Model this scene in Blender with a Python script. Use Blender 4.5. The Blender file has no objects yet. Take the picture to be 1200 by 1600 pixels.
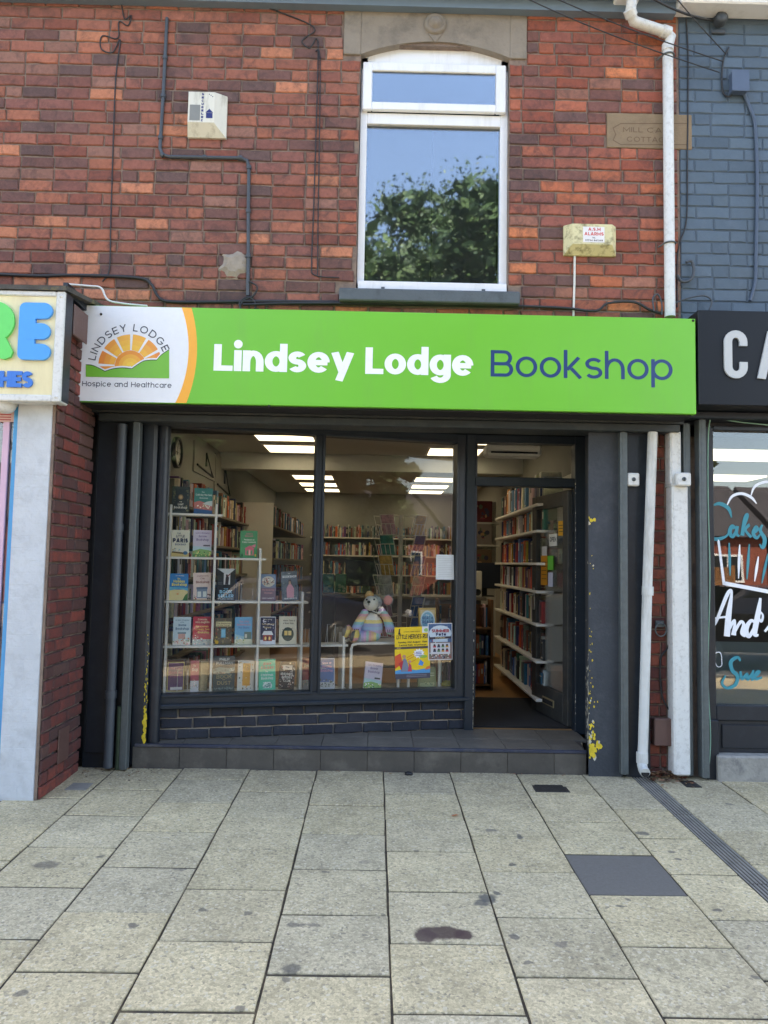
import bpy, bmesh, math, random
from mathutils import Matrix, Vector
RND = random.Random(11)
SC = bpy.context.scene
COL = SC.collection
# ------------------------------------------------------------------ camera
F = 1160.0
YAW, PIT, ROL = math.radians(.64), math.radians(3.95), math.radians(1.06)
CAM = Vector((0.0, -5.05, 1.41))
Fv = Vector((math.sin(YAW)*math.cos(PIT), math.cos(YAW)*math.cos(PIT), math.sin(PIT)))
r0 = Vector((math.cos(YAW), -math.sin(YAW), 0)); u0 = r0.cross(Fv)
Rv = r0*math.cos(ROL) + u0*math.sin(ROL); Uv = u0*math.cos(ROL) - r0*math.sin(ROL)
cd = bpy.data.cameras.new('camera'); cam = bpy.data.objects.new('camera', cd); COL.objects.link(cam)
cam.matrix_world = Matrix(((Rv.x, Uv.x, -Fv.x, CAM.x), (Rv.y, Uv.y, -Fv.y, CAM.y), (Rv.z, Uv.z, -Fv.z, CAM.z), (0, 0, 0, 1)))
cd.sensor_fit = 'VERTICAL'; cd.angle_y = 2*math.atan(800/F); cd.clip_start = .05; cd.clip_end = 900
SC.camera = cam
# ------------------------------------------------------------------ sky, sun, exposure
SUN_EL, SUN_ROT = math.radians(52), math.radians(-14)
W = bpy.data.worlds.new('World'); SC.world = W; W.use_nodes = True
wn = W.node_tree; wn.nodes.clear()
sky = wn.nodes.new('ShaderNodeTexSky'); sky.sky_type = 'NISHITA'; sky.sun_disc = False
sky.sun_elevation = SUN_EL; sky.sun_rotation = SUN_ROT; sky.dust_density = 1.3; sky.air_density = 1.0; sky.ozone_density = .8
bg = wn.nodes.new('ShaderNodeBackground'); bg.inputs[1].default_value = .15
wo = wn.nodes.new('ShaderNodeOutputWorld')
wn.links.new(sky.outputs[0], bg.inputs[0]); wn.links.new(bg.outputs[0], wo.inputs[0])
ld = bpy.data.lights.new('sun', 'SUN'); ld.energy = 4.8; ld.angle = math.radians(.6); ld.color = (1, .94, .85)
sun = bpy.data.objects.new('sun', ld); COL.objects.link(sun)
sdir = Vector((math.sin(SUN_ROT)*math.cos(SUN_EL), math.cos(SUN_ROT)*math.cos(SUN_EL), math.sin(SUN_EL)))
sun.rotation_euler = (-sdir).to_track_quat('-Z', 'Y').to_euler(); sun.location = (0, 0, 40)
VS = SC.view_settings
SC.display_settings.display_device = 'sRGB'
VS.view_transform = 'Standard'; VS.look = 'None'; VS.gamma = 1; VS.use_curve_mapping = False; VS.exposure = 2.62
try:
    VS.use_white_balance = True; VS.white_balance_temperature = 7800; VS.white_balance_tint = 15
except Exception: pass
SC.cycles.max_bounces = 9; SC.cycles.transparent_max_bounces = 24; SC.cycles.glossy_bounces = 3
SC.cycles.caustics_reflective = False; SC.cycles.caustics_refractive = False
SC.cycles.use_denoising = True
SC.cycles.sample_clamp_indirect = 6
# ------------------------------------------------------------------ projection of photo pixels onto real planes
def ray(px, py): return Fv + Rv*((px-600)/F) + Uv*((800-py)/F)
def onY(px, py, Y): d = ray(px, py); return CAM + d*((Y-CAM.y)/d.y)
def onX(px, py, X): d = ray(px, py); return CAM + d*((X-CAM.x)/d.x)
def onZ(px, py, Z=0., s=0.): d = ray(px, py); return CAM + d*((Z-CAM.z+s*CAM.y)/(d.z-s*d.y))
SLOPE = .031
def ground(px, py): return onZ(px, py, 0, SLOPE)
def gz(y): return SLOPE*y
WA = Vector((-1.558, .199)); WB = Vector((.733, .733)); WE = (WB-WA).normalized(); WN = Vector((-WE.y, WE.x)); WANG = math.atan2(WE.y, WE.x)
def S(px, py, v=0.):           # photo pixel on the slanted shop window plane -> (along, up)
    d = ray(px, py); n3 = Vector((WN.x, WN.y, 0)); o = Vector((WA.x, WA.y, 0)) + n3*v
    p = CAM + d*((o-CAM).dot(n3)/d.dot(n3))
    return (p-o).dot(Vector((WE.x, WE.y, 0))), p.z
def Sw(u, v, z): return Vector((WA.x+WE.x*u+WN.x*v, WA.y+WE.y*u+WN.y*v, z))
# ------------------------------------------------------------------ materials
def lin(c): return tuple(((x/255)/12.92 if x/255 <= .04045 else ((x/255+.055)/1.055)**2.4) for x in c)
MATS = {}
def nd(nt, t, **kw):
    n = nt.nodes.new(t)
    for k, v in kw.items(): setattr(n, k, v)
    return n
def mat(name, rgb=(128, 128, 128), rough=.6, metal=0., var=.12, scale=6., bump=.08, bscale=60., src='const', spec=.5, coords='pos', dirt=None, dirt_amt=.0, dirt_scale=3., streak=False, coat=0.):
    if name in MATS: return MATS[name]
    m = bpy.data.materials.new(name); m.use_nodes = True; nt = m.node_tree; nt.nodes.clear(); L = nt.links
    out = nd(nt, 'ShaderNodeOutputMaterial'); b = nd(nt, 'ShaderNodeBsdfPrincipled'); L.new(b.outputs[0], out.inputs[0])
    b.inputs['Roughness'].default_value = rough; b.inputs['Metallic'].default_value = metal
    b.inputs['Specular IOR Level'].default_value = spec; b.inputs['Coat Weight'].default_value = coat
    if src == 'obj': c = nd(nt, 'ShaderNodeObjectInfo').outputs['Color']
    elif src == 'attr': c = nd(nt, 'ShaderNodeAttribute', attribute_name='Col').outputs['Color']
    else:
        n = nd(nt, 'ShaderNodeRGB'); n.outputs[0].default_value = (*lin(rgb), 1); c = n.outputs[0]
    if coords == 'pos': P = nd(nt, 'ShaderNodeNewGeometry').outputs['Position']
    else: P = nd(nt, 'ShaderNodeTexCoord').outputs['Object']
    if var > 0:
        nz = nd(nt, 'ShaderNodeTexNoise'); nz.inputs['Scale'].default_value = scale; nz.inputs['Detail'].default_value = 6; nz.inputs['Roughness'].default_value = .65
        L.new(P, nz.inputs['Vector'])
        mr = nd(nt, 'ShaderNodeMapRange'); mr.inputs[1].default_value = .25; mr.inputs[2].default_value = .75; mr.inputs[3].default_value = 1-var; mr.inputs[4].default_value = 1+var
        L.new(nz.outputs[0], mr.inputs[0])
        mx = nd(nt, 'ShaderNodeVectorMath', operation='SCALE'); L.new(c, mx.inputs[0]); L.new(mr.outputs[0], mx.inputs['Scale']); c = mx.outputs[0]
    if dirt is not None:
        q = P
        if streak:
            mp = nd(nt, 'ShaderNodeMapping'); mp.inputs['Scale'].default_value = (1, 1, .18); L.new(P, mp.inputs[0]); q = mp.outputs[0]
        n2 = nd(nt, 'ShaderNodeTexNoise'); n2.inputs['Scale'].default_value = dirt_scale; n2.inputs['Detail'].default_value = 8; n2.inputs['Roughness'].default_value = .7
        L.new(q, n2.inputs['Vector'])
        m2 = nd(nt, 'ShaderNodeMapRange'); m2.inputs[1].default_value = .5; m2.inputs[2].default_value = .68; m2.inputs[3].default_value = 0; m2.inputs[4].default_value = dirt_amt
        L.new(n2.outputs[0], m2.inputs[0])
        mi = nd(nt, 'ShaderNodeMix', data_type='RGBA'); L.new(m2.outputs[0], mi.inputs[0]); L.new(c, mi.inputs[6]); mi.inputs[7].default_value = (*lin(dirt), 1); c = mi.outputs[2]
    L.new(c, b.inputs['Base Color'])
    if bump > 0:
        n3 = nd(nt, 'ShaderNodeTexNoise'); n3.inputs['Scale'].default_value = bscale; n3.inputs['Detail'].default_value = 5; L.new(P, n3.inputs['Vector'])
        bp = nd(nt, 'ShaderNodeBump'); bp.inputs['Strength'].default_value = bump; bp.inputs['Distance'].default_value = .01
        L.new(n3.outputs[0], bp.inputs['Height']); L.new(bp.outputs[0], b.inputs['Normal'])
        m4 = nd(nt, 'ShaderNodeMapRange'); m4.inputs[3].default_value = rough-.1; m4.inputs[4].default_value = rough+.12; L.new(n3.outputs[0], m4.inputs[0]); L.new(m4.outputs[0], b.inputs['Roughness'])
    MATS[name] = m; return m
def emit(name, rgb, s):
    m = bpy.data.materials.new(name); m.use_nodes = True; nt = m.node_tree; nt.nodes.clear()
    o = nd(nt, 'ShaderNodeOutputMaterial'); e = nd(nt, 'ShaderNodeEmission'); e.inputs[0].default_value = (*lin(rgb), 1); e.inputs[1].default_value = s
    nt.links.new(e.outputs[0], o.inputs[0]); return m
def glass(name, gain=1.0, tint=(1, 1, 1), smear=0., gcol=(1, 1, 1), rough=0.):
    m = bpy.data.materials.new(name); m.use_nodes = True; nt = m.node_tree; nt.nodes.clear(); L = nt.links
    o = nd(nt, 'ShaderNodeOutputMaterial'); t = nd(nt, 'ShaderNodeBsdfTransparent'); t.inputs[0].default_value = (*tint, 1)
    g = nd(nt, 'ShaderNodeBsdfGlossy'); g.inputs['Roughness'].default_value = rough; g.inputs[0].default_value = (*gcol, 1)
    fr = nd(nt, 'ShaderNodeFresnel'); fr.inputs[0].default_value = 1.5
    mu = nd(nt, 'ShaderNodeMath', operation='MULTIPLY', use_clamp=True); mu.inputs[1].default_value = gain; L.new(fr.outputs[0], mu.inputs[0])
    P = nd(nt, 'ShaderNodeNewGeometry').outputs['Position']
    nz = nd(nt, 'ShaderNodeTexNoise'); nz.inputs['Scale'].default_value = 1.6; L.new(P, nz.inputs['Vector'])
    bp = nd(nt, 'ShaderNodeBump'); bp.inputs['Strength'].default_value = .04; bp.inputs['Distance'].default_value = .02; L.new(nz.outputs[0], bp.inputs['Height']); L.new(bp.outputs[0], g.inputs['Normal'])
    mx = nd(nt, 'ShaderNodeMixShader'); L.new(mu.outputs[0], mx.inputs[0]); L.new(t.outputs[0], mx.inputs[1]); L.new(g.outputs[0], mx.inputs[2])
    last = mx
    if smear > 0:     # thin dust and wipe marks; the veil also paints a grey haze
        d = nd(nt, 'ShaderNodeBsdfDiffuse'); d.inputs[0].default_value = (.6, .6, .58, 1)
        n2 = nd(nt, 'ShaderNodeTexNoise'); n2.inputs['Scale'].default_value = 3.5; n2.inputs['Detail'].default_value = 9; n2.inputs['Distortion'].default_value = 1.2; L.new(P, n2.inputs['Vector'])
        mr = nd(nt, 'ShaderNodeMapRange'); mr.inputs[1].default_value = .45; mr.inputs[2].default_value = .8; mr.inputs[3].default_value = smear*.25; mr.inputs[4].default_value = smear*2.2; L.new(n2.outputs[0], mr.inputs[0])
        m2 = nd(nt, 'ShaderNodeMixShader'); L.new(mr.outputs[0], m2.inputs[0]); L.new(mx.outputs[0], m2.inputs[1]); L.new(d.outputs[0], m2.inputs[2]); last = m2
    L.new(last.outputs[0], o.inputs[0]); MATS[name] = m; return m
def brick_mat(name, src, soot=(70, 58, 58), amt=.7, paint=False):
    m = bpy.data.materials.new(name); m.use_nodes = True; nt = m.node_tree; nt.nodes.clear(); L = nt.links
    out = nd(nt, 'ShaderNodeOutputMaterial'); b = nd(nt, 'ShaderNodeBsdfPrincipled'); L.new(b.outputs[0], out.inputs[0]); b.inputs['Roughness'].default_value = .5 if paint else .88
    b.inputs['Specular IOR Level'].default_value = .35
    c = nd(nt, 'ShaderNodeObjectInfo').outputs['Color'] if src == 'obj' else nd(nt, 'ShaderNodeAttribute', attribute_name='Col').outputs['Color']
    P = nd(nt, 'ShaderNodeNewGeometry').outputs['Position']
    def noise(sc, det=6, dist=0., ro=.65):
        n = nd(nt, 'ShaderNodeTexNoise'); n.inputs['Scale'].default_value = sc; n.inputs['Detail'].default_value = det; n.inputs['Roughness'].default_value = ro; n.inputs['Distortion'].default_value = dist; L.new(P, n.inputs['Vector']); return n.outputs[0]
    def rng(x, a, bb, lo, hi):
        r = nd(nt, 'ShaderNodeMapRange'); r.inputs[1].default_value = a; r.inputs[2].default_value = bb; r.inputs[3].default_value = lo; r.inputs[4].default_value = hi; L.new(x, r.inputs[0]); return r.outputs[0]
    def mixc(f, a, col):
        mi = nd(nt, 'ShaderNodeMix', data_type='RGBA'); L.new(f, mi.inputs[0]); L.new(a, mi.inputs[6])
        if isinstance(col, tuple): mi.inputs[7].default_value = (*lin(col), 1)
        else: L.new(col, mi.inputs[7])
        return mi.outputs[2]
    s = nd(nt, 'ShaderNodeVectorMath', operation='SCALE'); L.new(c, s.inputs[0]); L.new(rng(noise(34, 5), .25, .75, .8 if not paint else .93, 1.2 if not paint else 1.07), s.inputs['Scale'])
    c = s.outputs[0]
    if not paint:
        ad = nd(nt, 'ShaderNodeMath', operation='ADD'); L.new(noise(11, 9, .6, .75), ad.inputs[0]); L.new(rng(noise(1.3, 4), .3, .7, -.1, .1), ad.inputs[1])
        if src == 'obj':
            ge = nd(nt, 'ShaderNodeSeparateXYZ'); L.new(nd(nt, 'ShaderNodeTexCoord').outputs['Generated'], ge.inputs[0])
            def edge(o, k):
                a1 = nd(nt, 'ShaderNodeMath', operation='SUBTRACT'); L.new(o, a1.inputs[0]); a1.inputs[1].default_value = .5
                a2 = nd(nt, 'ShaderNodeMath', operation='ABSOLUTE'); L.new(a1.outputs[0], a2.inputs[0]); return rng(a2.outputs[0], .5-k, .5, 0, .13)
            mxx = nd(nt, 'ShaderNodeMath', operation='MAXIMUM'); L.new(edge(ge.outputs[0], .07), mxx.inputs[0]); L.new(edge(ge.outputs[2], .2), mxx.inputs[1])
            ad2 = nd(nt, 'ShaderNodeMath', operation='ADD'); L.new(ad.outputs[0], ad2.inputs[0]); L.new(mxx.outputs[0], ad2.inputs[1]); ad = ad2
        c = mixc(rng(ad.outputs[0], .47, .68, 0, amt), c, soot)
        c = mixc(rng(noise(70, 3), .66, .74, 0, .35), c, (196, 150, 126))
    else:
        c = mixc(rng(noise(5, 8), .55, .75, 0, .22), c, (120, 132, 148))
    L.new(c, b.inputs['Base Color'])
    bp = nd(nt, 'ShaderNodeBump'); bp.inputs['Strength'].default_value = .45 if not paint else .3; bp.inputs['Distance'].default_value = .006; L.new(noise(85, 6), bp.inputs['Height']); L.new(bp.outputs[0], b.inputs['Normal'])
    MATS[name] = m; return m

G_SHOP = glass('shop_glass', .6, (.98, .985, .98), .011)
G_UP = glass('house_glass', 3.9, (.9, .93, .93), 0, (.8, .9, 1), .022)
BR_O, BR_A = brick_mat('brick_single', 'obj'), brick_mat('brick_joined', 'attr')
PB_O = brick_mat('painted_brick', 'obj', paint=True)
M_MORT = mat('mortar', (132, 114, 102), .95, var=.35, scale=9, bump=.5, bscale=120, dirt=(84, 74, 70), dirt_amt=.75, dirt_scale=6)
M_MORT2 = mat('painted_mortar', (76, 92, 106), .7, var=.1, bump=.3)
M_PRINT = mat('print', src='attr', rough=.35, var=.03, scale=30, bump=0)
M_MATT = mat('matt_print', src='attr', rough=.6, var=.05, scale=20, bump=0)
M_FRAME = mat('anthracite_paint', (30, 40, 49), .4, var=.18, scale=5, bump=.05, bscale=30, dirt=(64, 70, 76), dirt_amt=.14, dirt_scale=14)
M_RENDER = mat('dark_render', (53, 59, 66), .7, var=.14, scale=4, bump=.35, bscale=70, dirt=(92, 94, 100), dirt_amt=.25, dirt_scale=9)
M_NAVY = mat('navy_paint', (27, 34, 43), .4, var=.12, bump=.05, dirt=(70, 78, 86), dirt_amt=.15, dirt_scale=11)
M_GALV = mat('galvanised_steel', (98, 106, 108), .55, metal=.5, var=.16, scale=22, bump=.06, dirt=(84, 88, 88), dirt_amt=.5, dirt_scale=7, streak=True)
M_UPVC = mat('white_upvc', (232, 234, 236), .3, var=.03, bump=0, dirt=(168, 166, 156), dirt_amt=.28, dirt_scale=8, streak=True)
M_DIRTYW = mat('dirty_white', (214, 216, 214), .45, var=.06, bump=.04, dirt=(140, 138, 130), dirt_amt=.38, dirt_scale=34)
M_WPIPE = mat('worn_white_pipe', (205, 208, 206), .45, var=.07, scale=9, bump=.05, dirt=(132, 130, 122), dirt_amt=.5, dirt_scale=12, streak=True)
M_GPIPE = mat('grey_pipe', (66, 73, 80), .5, var=.14, bump=.08)
M_CABLE = mat('cable_sheath', (44, 45, 48), .6, var=.2, bump=0)
M_CABLEW = mat('cable_white', (214, 214, 208), .5, var=.1, bump=0)
M_STONE = mat('lintel_stone', (138, 128, 116), .9, var=.16, scale=5, bump=.4, bscale=50, dirt=(82, 76, 72), dirt_amt=.6, dirt_scale=3.2)
M_SAND = mat('sandstone', (138, 118, 94), .9, var=.1, scale=7, bump=.3, bscale=90, dirt=(104, 84, 66), dirt_amt=.4, dirt_scale=5)
M_SILLG = mat('grey_sill', (84, 92, 98), .7, var=.12, bump=.15, dirt=(56, 60, 64), dirt_amt=.5, dirt_scale=9)
M_TILE = mat('porch_tile', (62, 62, 66), .62, var=.2, scale=9, bump=.15, bscale=50, src='obj', dirt=(128, 122, 112), dirt_amt=.4, dirt_scale=4)
M_GROUT = mat('tile_grout', (84, 80, 76), .9, var=.2)
M_WHITEP = mat('pilaster_white', (194, 200, 206), .8, var=.1, scale=5, bump=.6, bscale=40, dirt=(156, 160, 164), dirt_amt=.4, dirt_scale=7)
M_CREAM = mat('cream_panel', (232, 221, 178), .35, var=.05, scale=2, bump=0, dirt=(196, 182, 140), dirt_amt=.45, dirt_scale=3, streak=True)
M_CREAMWALL = mat('interior_cream', (150, 150, 142), .8, var=.05, bump=.05)
M_CEIL = mat('ceiling_tile', (186, 187, 182), .85, var=.05, scale=12, bump=.1)
M_SHELFW = mat('white_board', (228, 227, 220), .45, var=.05, bump=0)
M_WOOD = mat('wood_board', (128, 88, 52), .5, var=.25, scale=4, bump=.08)
M_FLOOR = mat('wood_floor', (170, 128, 84), .4, var=.18, scale=3, bump=.05)
M_BLACK = mat('black_plastic', (24, 26, 30), .4, var=.1, bump=0)
M_BOOK = mat('book_cloth', src='obj', rough=.5, var=.15, scale=40, bump=0)
M_BOOKA = mat('book_cloth_joined', src='attr', rough=.5, var=.15, scale=40, bump=0)
M_PAGES = mat('page_block', (214, 202, 172), .8, var=.12, scale=90, bump=0)
M_WIRE = mat('wire_white', (222, 222, 218), .35, var=.04, bump=0)
M_ROOF = mat('roof_slate', (70, 68, 72), .8, var=.25, scale=3, bump=.3)
M_DARK = mat('dark_cavity', (26, 27, 30), .8, var=.2)
M_MOSS = mat('weathered_flashing', (78, 76, 72), .9, var=.3, scale=14, bump=.5, bscale=60, dirt=(150, 138, 84), dirt_amt=.5, dirt_scale=12)
M_ASPH = mat('road_asphalt', (74, 74, 75), .9, var=.18, scale=30, bump=.4, bscale=200)
M_CHAN = mat('drain_concrete', (142, 138, 130), .85, var=.15, scale=16, bump=.3, bscale=120, dirt=(70, 68, 64), dirt_amt=.5, dirt_scale=8)
M_IRON = mat('cast_iron', (52, 50, 48), .7, metal=.3, var=.25, bump=.3)
M_BROWN = mat('brown_plastic', (98, 72, 66), .5, var=.12, bump=.05)
M_YELLOWP = mat('old_yellow_paint', (214, 188, 52), .6, var=.25, scale=40, bump=.2)
M_FLAKE = mat('paint_flake', (196, 190, 172), .8, var=.2, scale=40, bump=.2)
M_CEMENT = mat('cement_patch', (150, 140, 128), .95, var=.2, scale=18, bump=.5, bscale=70)
M_LAMP = emit('lamp_diffuser', (255, 246, 214), .55)
# ------------------------------------------------------------------ mesh builder
MW = {}
def mw(o): return MW.get(o.name, Matrix.Identity(4)) if o else Matrix.Identity(4)
class MB:
    def __init__(s): s.v, s.f, s.c, s.m, s.sm = [], [], [], [], []
    def add(s, vs, fs, col=None, mi=0, smooth=False):
        n = len(s.v); s.v += [tuple(v) for v in vs]
        for f in fs: s.f.append([i+n for i in f]); s.c.append(col); s.m.append(mi); s.sm.append(smooth)
        return s
    def box(s, x0, x1, y0, y1, z0, z1, ch=0., col=None, mi=0, xf=None):
        if x0 > x1: x0, x1 = x1, x0
        if y0 > y1: y0, y1 = y1, y0
        if z0 > z1: z0, z1 = z1, z0
        lo, hi = (x0, y0, z0), (x1, y1, z1)
        ch = min(ch, (x1-x0)*.45, (y1-y0)*.45, (z1-z0)*.45)
        if ch <= 0:
            vs = [(hi[0] if i & 1 else lo[0], hi[1] if i & 2 else lo[1], hi[2] if i & 4 else lo[2]) for i in range(8)]
            fs = [(0, 4, 6, 2), (1, 3, 7, 5), (0, 1, 5, 4), (2, 6, 7, 3), (0, 2, 3, 1), (4, 5, 7, 6)]
        else:
            vs, idx = [], {}
            for i in range(8):
                for a in range(3):
                    p = []
                    for k in range(3):
                        h = i >> k & 1; q = hi[k] if h else lo[k]
                        p.append(q if k == a else q+(-ch if h else ch))
                    idx[i, a] = len(vs); vs.append(tuple(p))
            fs = []
            for a in range(3):
                b, c = (a+1) % 3, (a+2) % 3
                for h in (0, 1):
                    q = [h << a, h << a | 1 << b, h << a | 1 << b | 1 << c, h << a | 1 << c]
                    f = [idx[i, a] for i in q]; fs.append(f if h else f[::-1])
                for hb in (0, 1):
                    for hc in (0, 1):
                        i0 = hb << b | hc << c; i1 = i0 | 1 << a
                        fs.append([idx[i0, b], idx[i0, c], idx[i1, c], idx[i1, b]])
            for i in range(8): fs.append([idx[i, 0], idx[i, 1], idx[i, 2]])
        if xf is not None: vs = [xf @ Vector(v) for v in vs]
        return s.add(vs, fs, col, mi)
    def tube(s, pts, r, n=8, col=None, mi=0, caps=True, smooth=True, sq=False):
        pts = [Vector(p) for p in pts]; m = len(pts); rs = r if isinstance(r, (list, tuple)) else [r]*m
        vs, fs = [], []; up = None
        for i in range(m):
            t = (pts[min(i+1, m-1)]-pts[max(i-1, 0)]).normalized()
            if up is None: up = Vector((0, 0, 1)) if abs(t.z) < .9 else Vector((1, 0, 0))
            a = t.cross(up).normalized(); b = a.cross(t).normalized(); up = b
            for k in range(n):
                th = 2*math.pi*(k+(.5 if sq else 0))/n; vs.append(pts[i]+(a*math.cos(th)+b*math.sin(th))*rs[i])
        for i in range(m-1):
            for k in range(n): fs.append((i*n+k, i*n+(k+1) % n, (i+1)*n+(k+1) % n, (i+1)*n+k))
        s.add(vs, fs, col, mi, smooth)
        if caps: s.add([vs[k] for k in range(n)], [tuple(range(n))[::-1]], col, mi); s.add(vs[-n:], [tuple(range(n))], col, mi)
        return s
    def ell(s, c, r, nu=16, nv=10, col=None, mi=0, rot=None, fn=None):
        vs, fs = [], []
        for j in range(nv+1):
            ph = math.pi*j/nv
            for i in range(nu):
                th = 2*math.pi*i/nu; p = Vector((math.sin(ph)*math.cos(th), math.sin(ph)*math.sin(th), math.cos(ph)))
                k = fn(p) if fn else 1
                p = Vector((p.x*r[0], p.y*r[1], p.z*r[2]))*k
                if rot: p = rot @ p
                vs.append(p+Vector(c))
        for j in range(nv):
            for i in range(nu): fs.append((j*nu+i, (j+1)*nu+i, (j+1)*nu+(i+1) % nu, j*nu+(i+1) % nu))
        return s.add(vs, fs, col, mi, True)
    def lathe(s, prof, c, axis='Z', n=20, col=None, mi=0, smooth=True):
        vs, fs = [], []
        for r, h in prof:
            for k in range(n):
                t = 2*math.pi*k/n; a, b = r*math.cos(t), r*math.sin(t)
                vs.append(Vector(c)+(Vector((a, b, h)) if axis == 'Z' else Vector((a, h, b)) if axis == 'Y' else Vector((h, a, b))))
        for j in range(len(prof)-1):
            for k in range(n): fs.append((j*n+k, j*n+(k+1) % n, (j+1)*n+(k+1) % n, (j+1)*n+k))
        return s.add(vs, fs, col, mi, smooth)
    def prism(s, pts, mp, d0, d1, col=None, mi=0):
        n = len(pts); a = [mp(p[0], p[1], d0) for p in pts]; b = [mp(p[0], p[1], d1) for p in pts]
        return s.add(a+b, [tuple(range(n)), tuple(range(2*n-1, n-1, -1))]+[(i, (i+1) % n, n+(i+1) % n, n+i) for i in range(n)], col, mi)
    def build(s, name, m, parent=None, recalc=True):
        me = bpy.data.meshes.new(name)
        inv = mw(parent).inverted() if parent else None
        vs = [inv @ Vector(v) for v in s.v] if parent else s.v
        me.from_pydata([tuple(v) for v in vs], [], s.f)
        for x in (m if isinstance(m, (list, tuple)) else [m]): me.materials.append(x)
        me.polygons.foreach_set('material_index', s.m); me.polygons.foreach_set('use_smooth', s.sm)
        if any(c is not None for c in s.c):
            at = me.attributes.new('Col', 'FLOAT_COLOR', 'CORNER'); buf = []
            for f, c in zip(s.f, s.c): buf += (list(c)+[1.0] if c is not None else [.5, .5, .5, 1])*len(f)
            at.data.foreach_set('color', buf)
        if recalc:
            b = bmesh.new(); b.from_mesh(me); bmesh.ops.recalc_face_normals(b, faces=b.faces); b.to_mesh(me); b.free()
        o = bpy.data.objects.new(name, me); COL.objects.link(o)
        if parent: o.parent = parent; MW[o.name] = mw(parent).copy()
        return o
def tag(o, label, cat=None, group=None, kind=None):
    if label: o['label'] = label
    if cat: o['category'] = cat
    if group: o['group'] = group
    if kind: o['kind'] = kind
    return o
def thing(name, label, cat, loc=(0, 0, 0), rz=0., group=None):
    o = bpy.data.objects.new(name, None); COL.objects.link(o); o.location = loc; o.rotation_euler = (0, 0, rz)
    MW[o.name] = Matrix.Translation(Vector(loc)) @ Matrix.Rotation(rz, 4, 'Z')
    o.empty_display_size = .1
    return tag(o, label, cat, group)
def one(mb, name, m, label, cat, group=None): return tag(mb.build(name, m), label, cat, group)
def struct(name, mb, m): return tag(mb.build(name, m), None, None, None, 'structure')
def place(name, me, parent, loc, scale=(1, 1, 1), rot=(0, 0, 0), col=None):
    o = bpy.data.objects.new(name, me); COL.objects.link(o)
    if parent: o.parent = parent
    o.location = loc; o.scale = scale; o.rotation_euler = rot
    if col: o.color = (*col, 1)
    return o
def obj_col(o, rgb): o.color = (*lin(rgb), 1); return o
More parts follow.
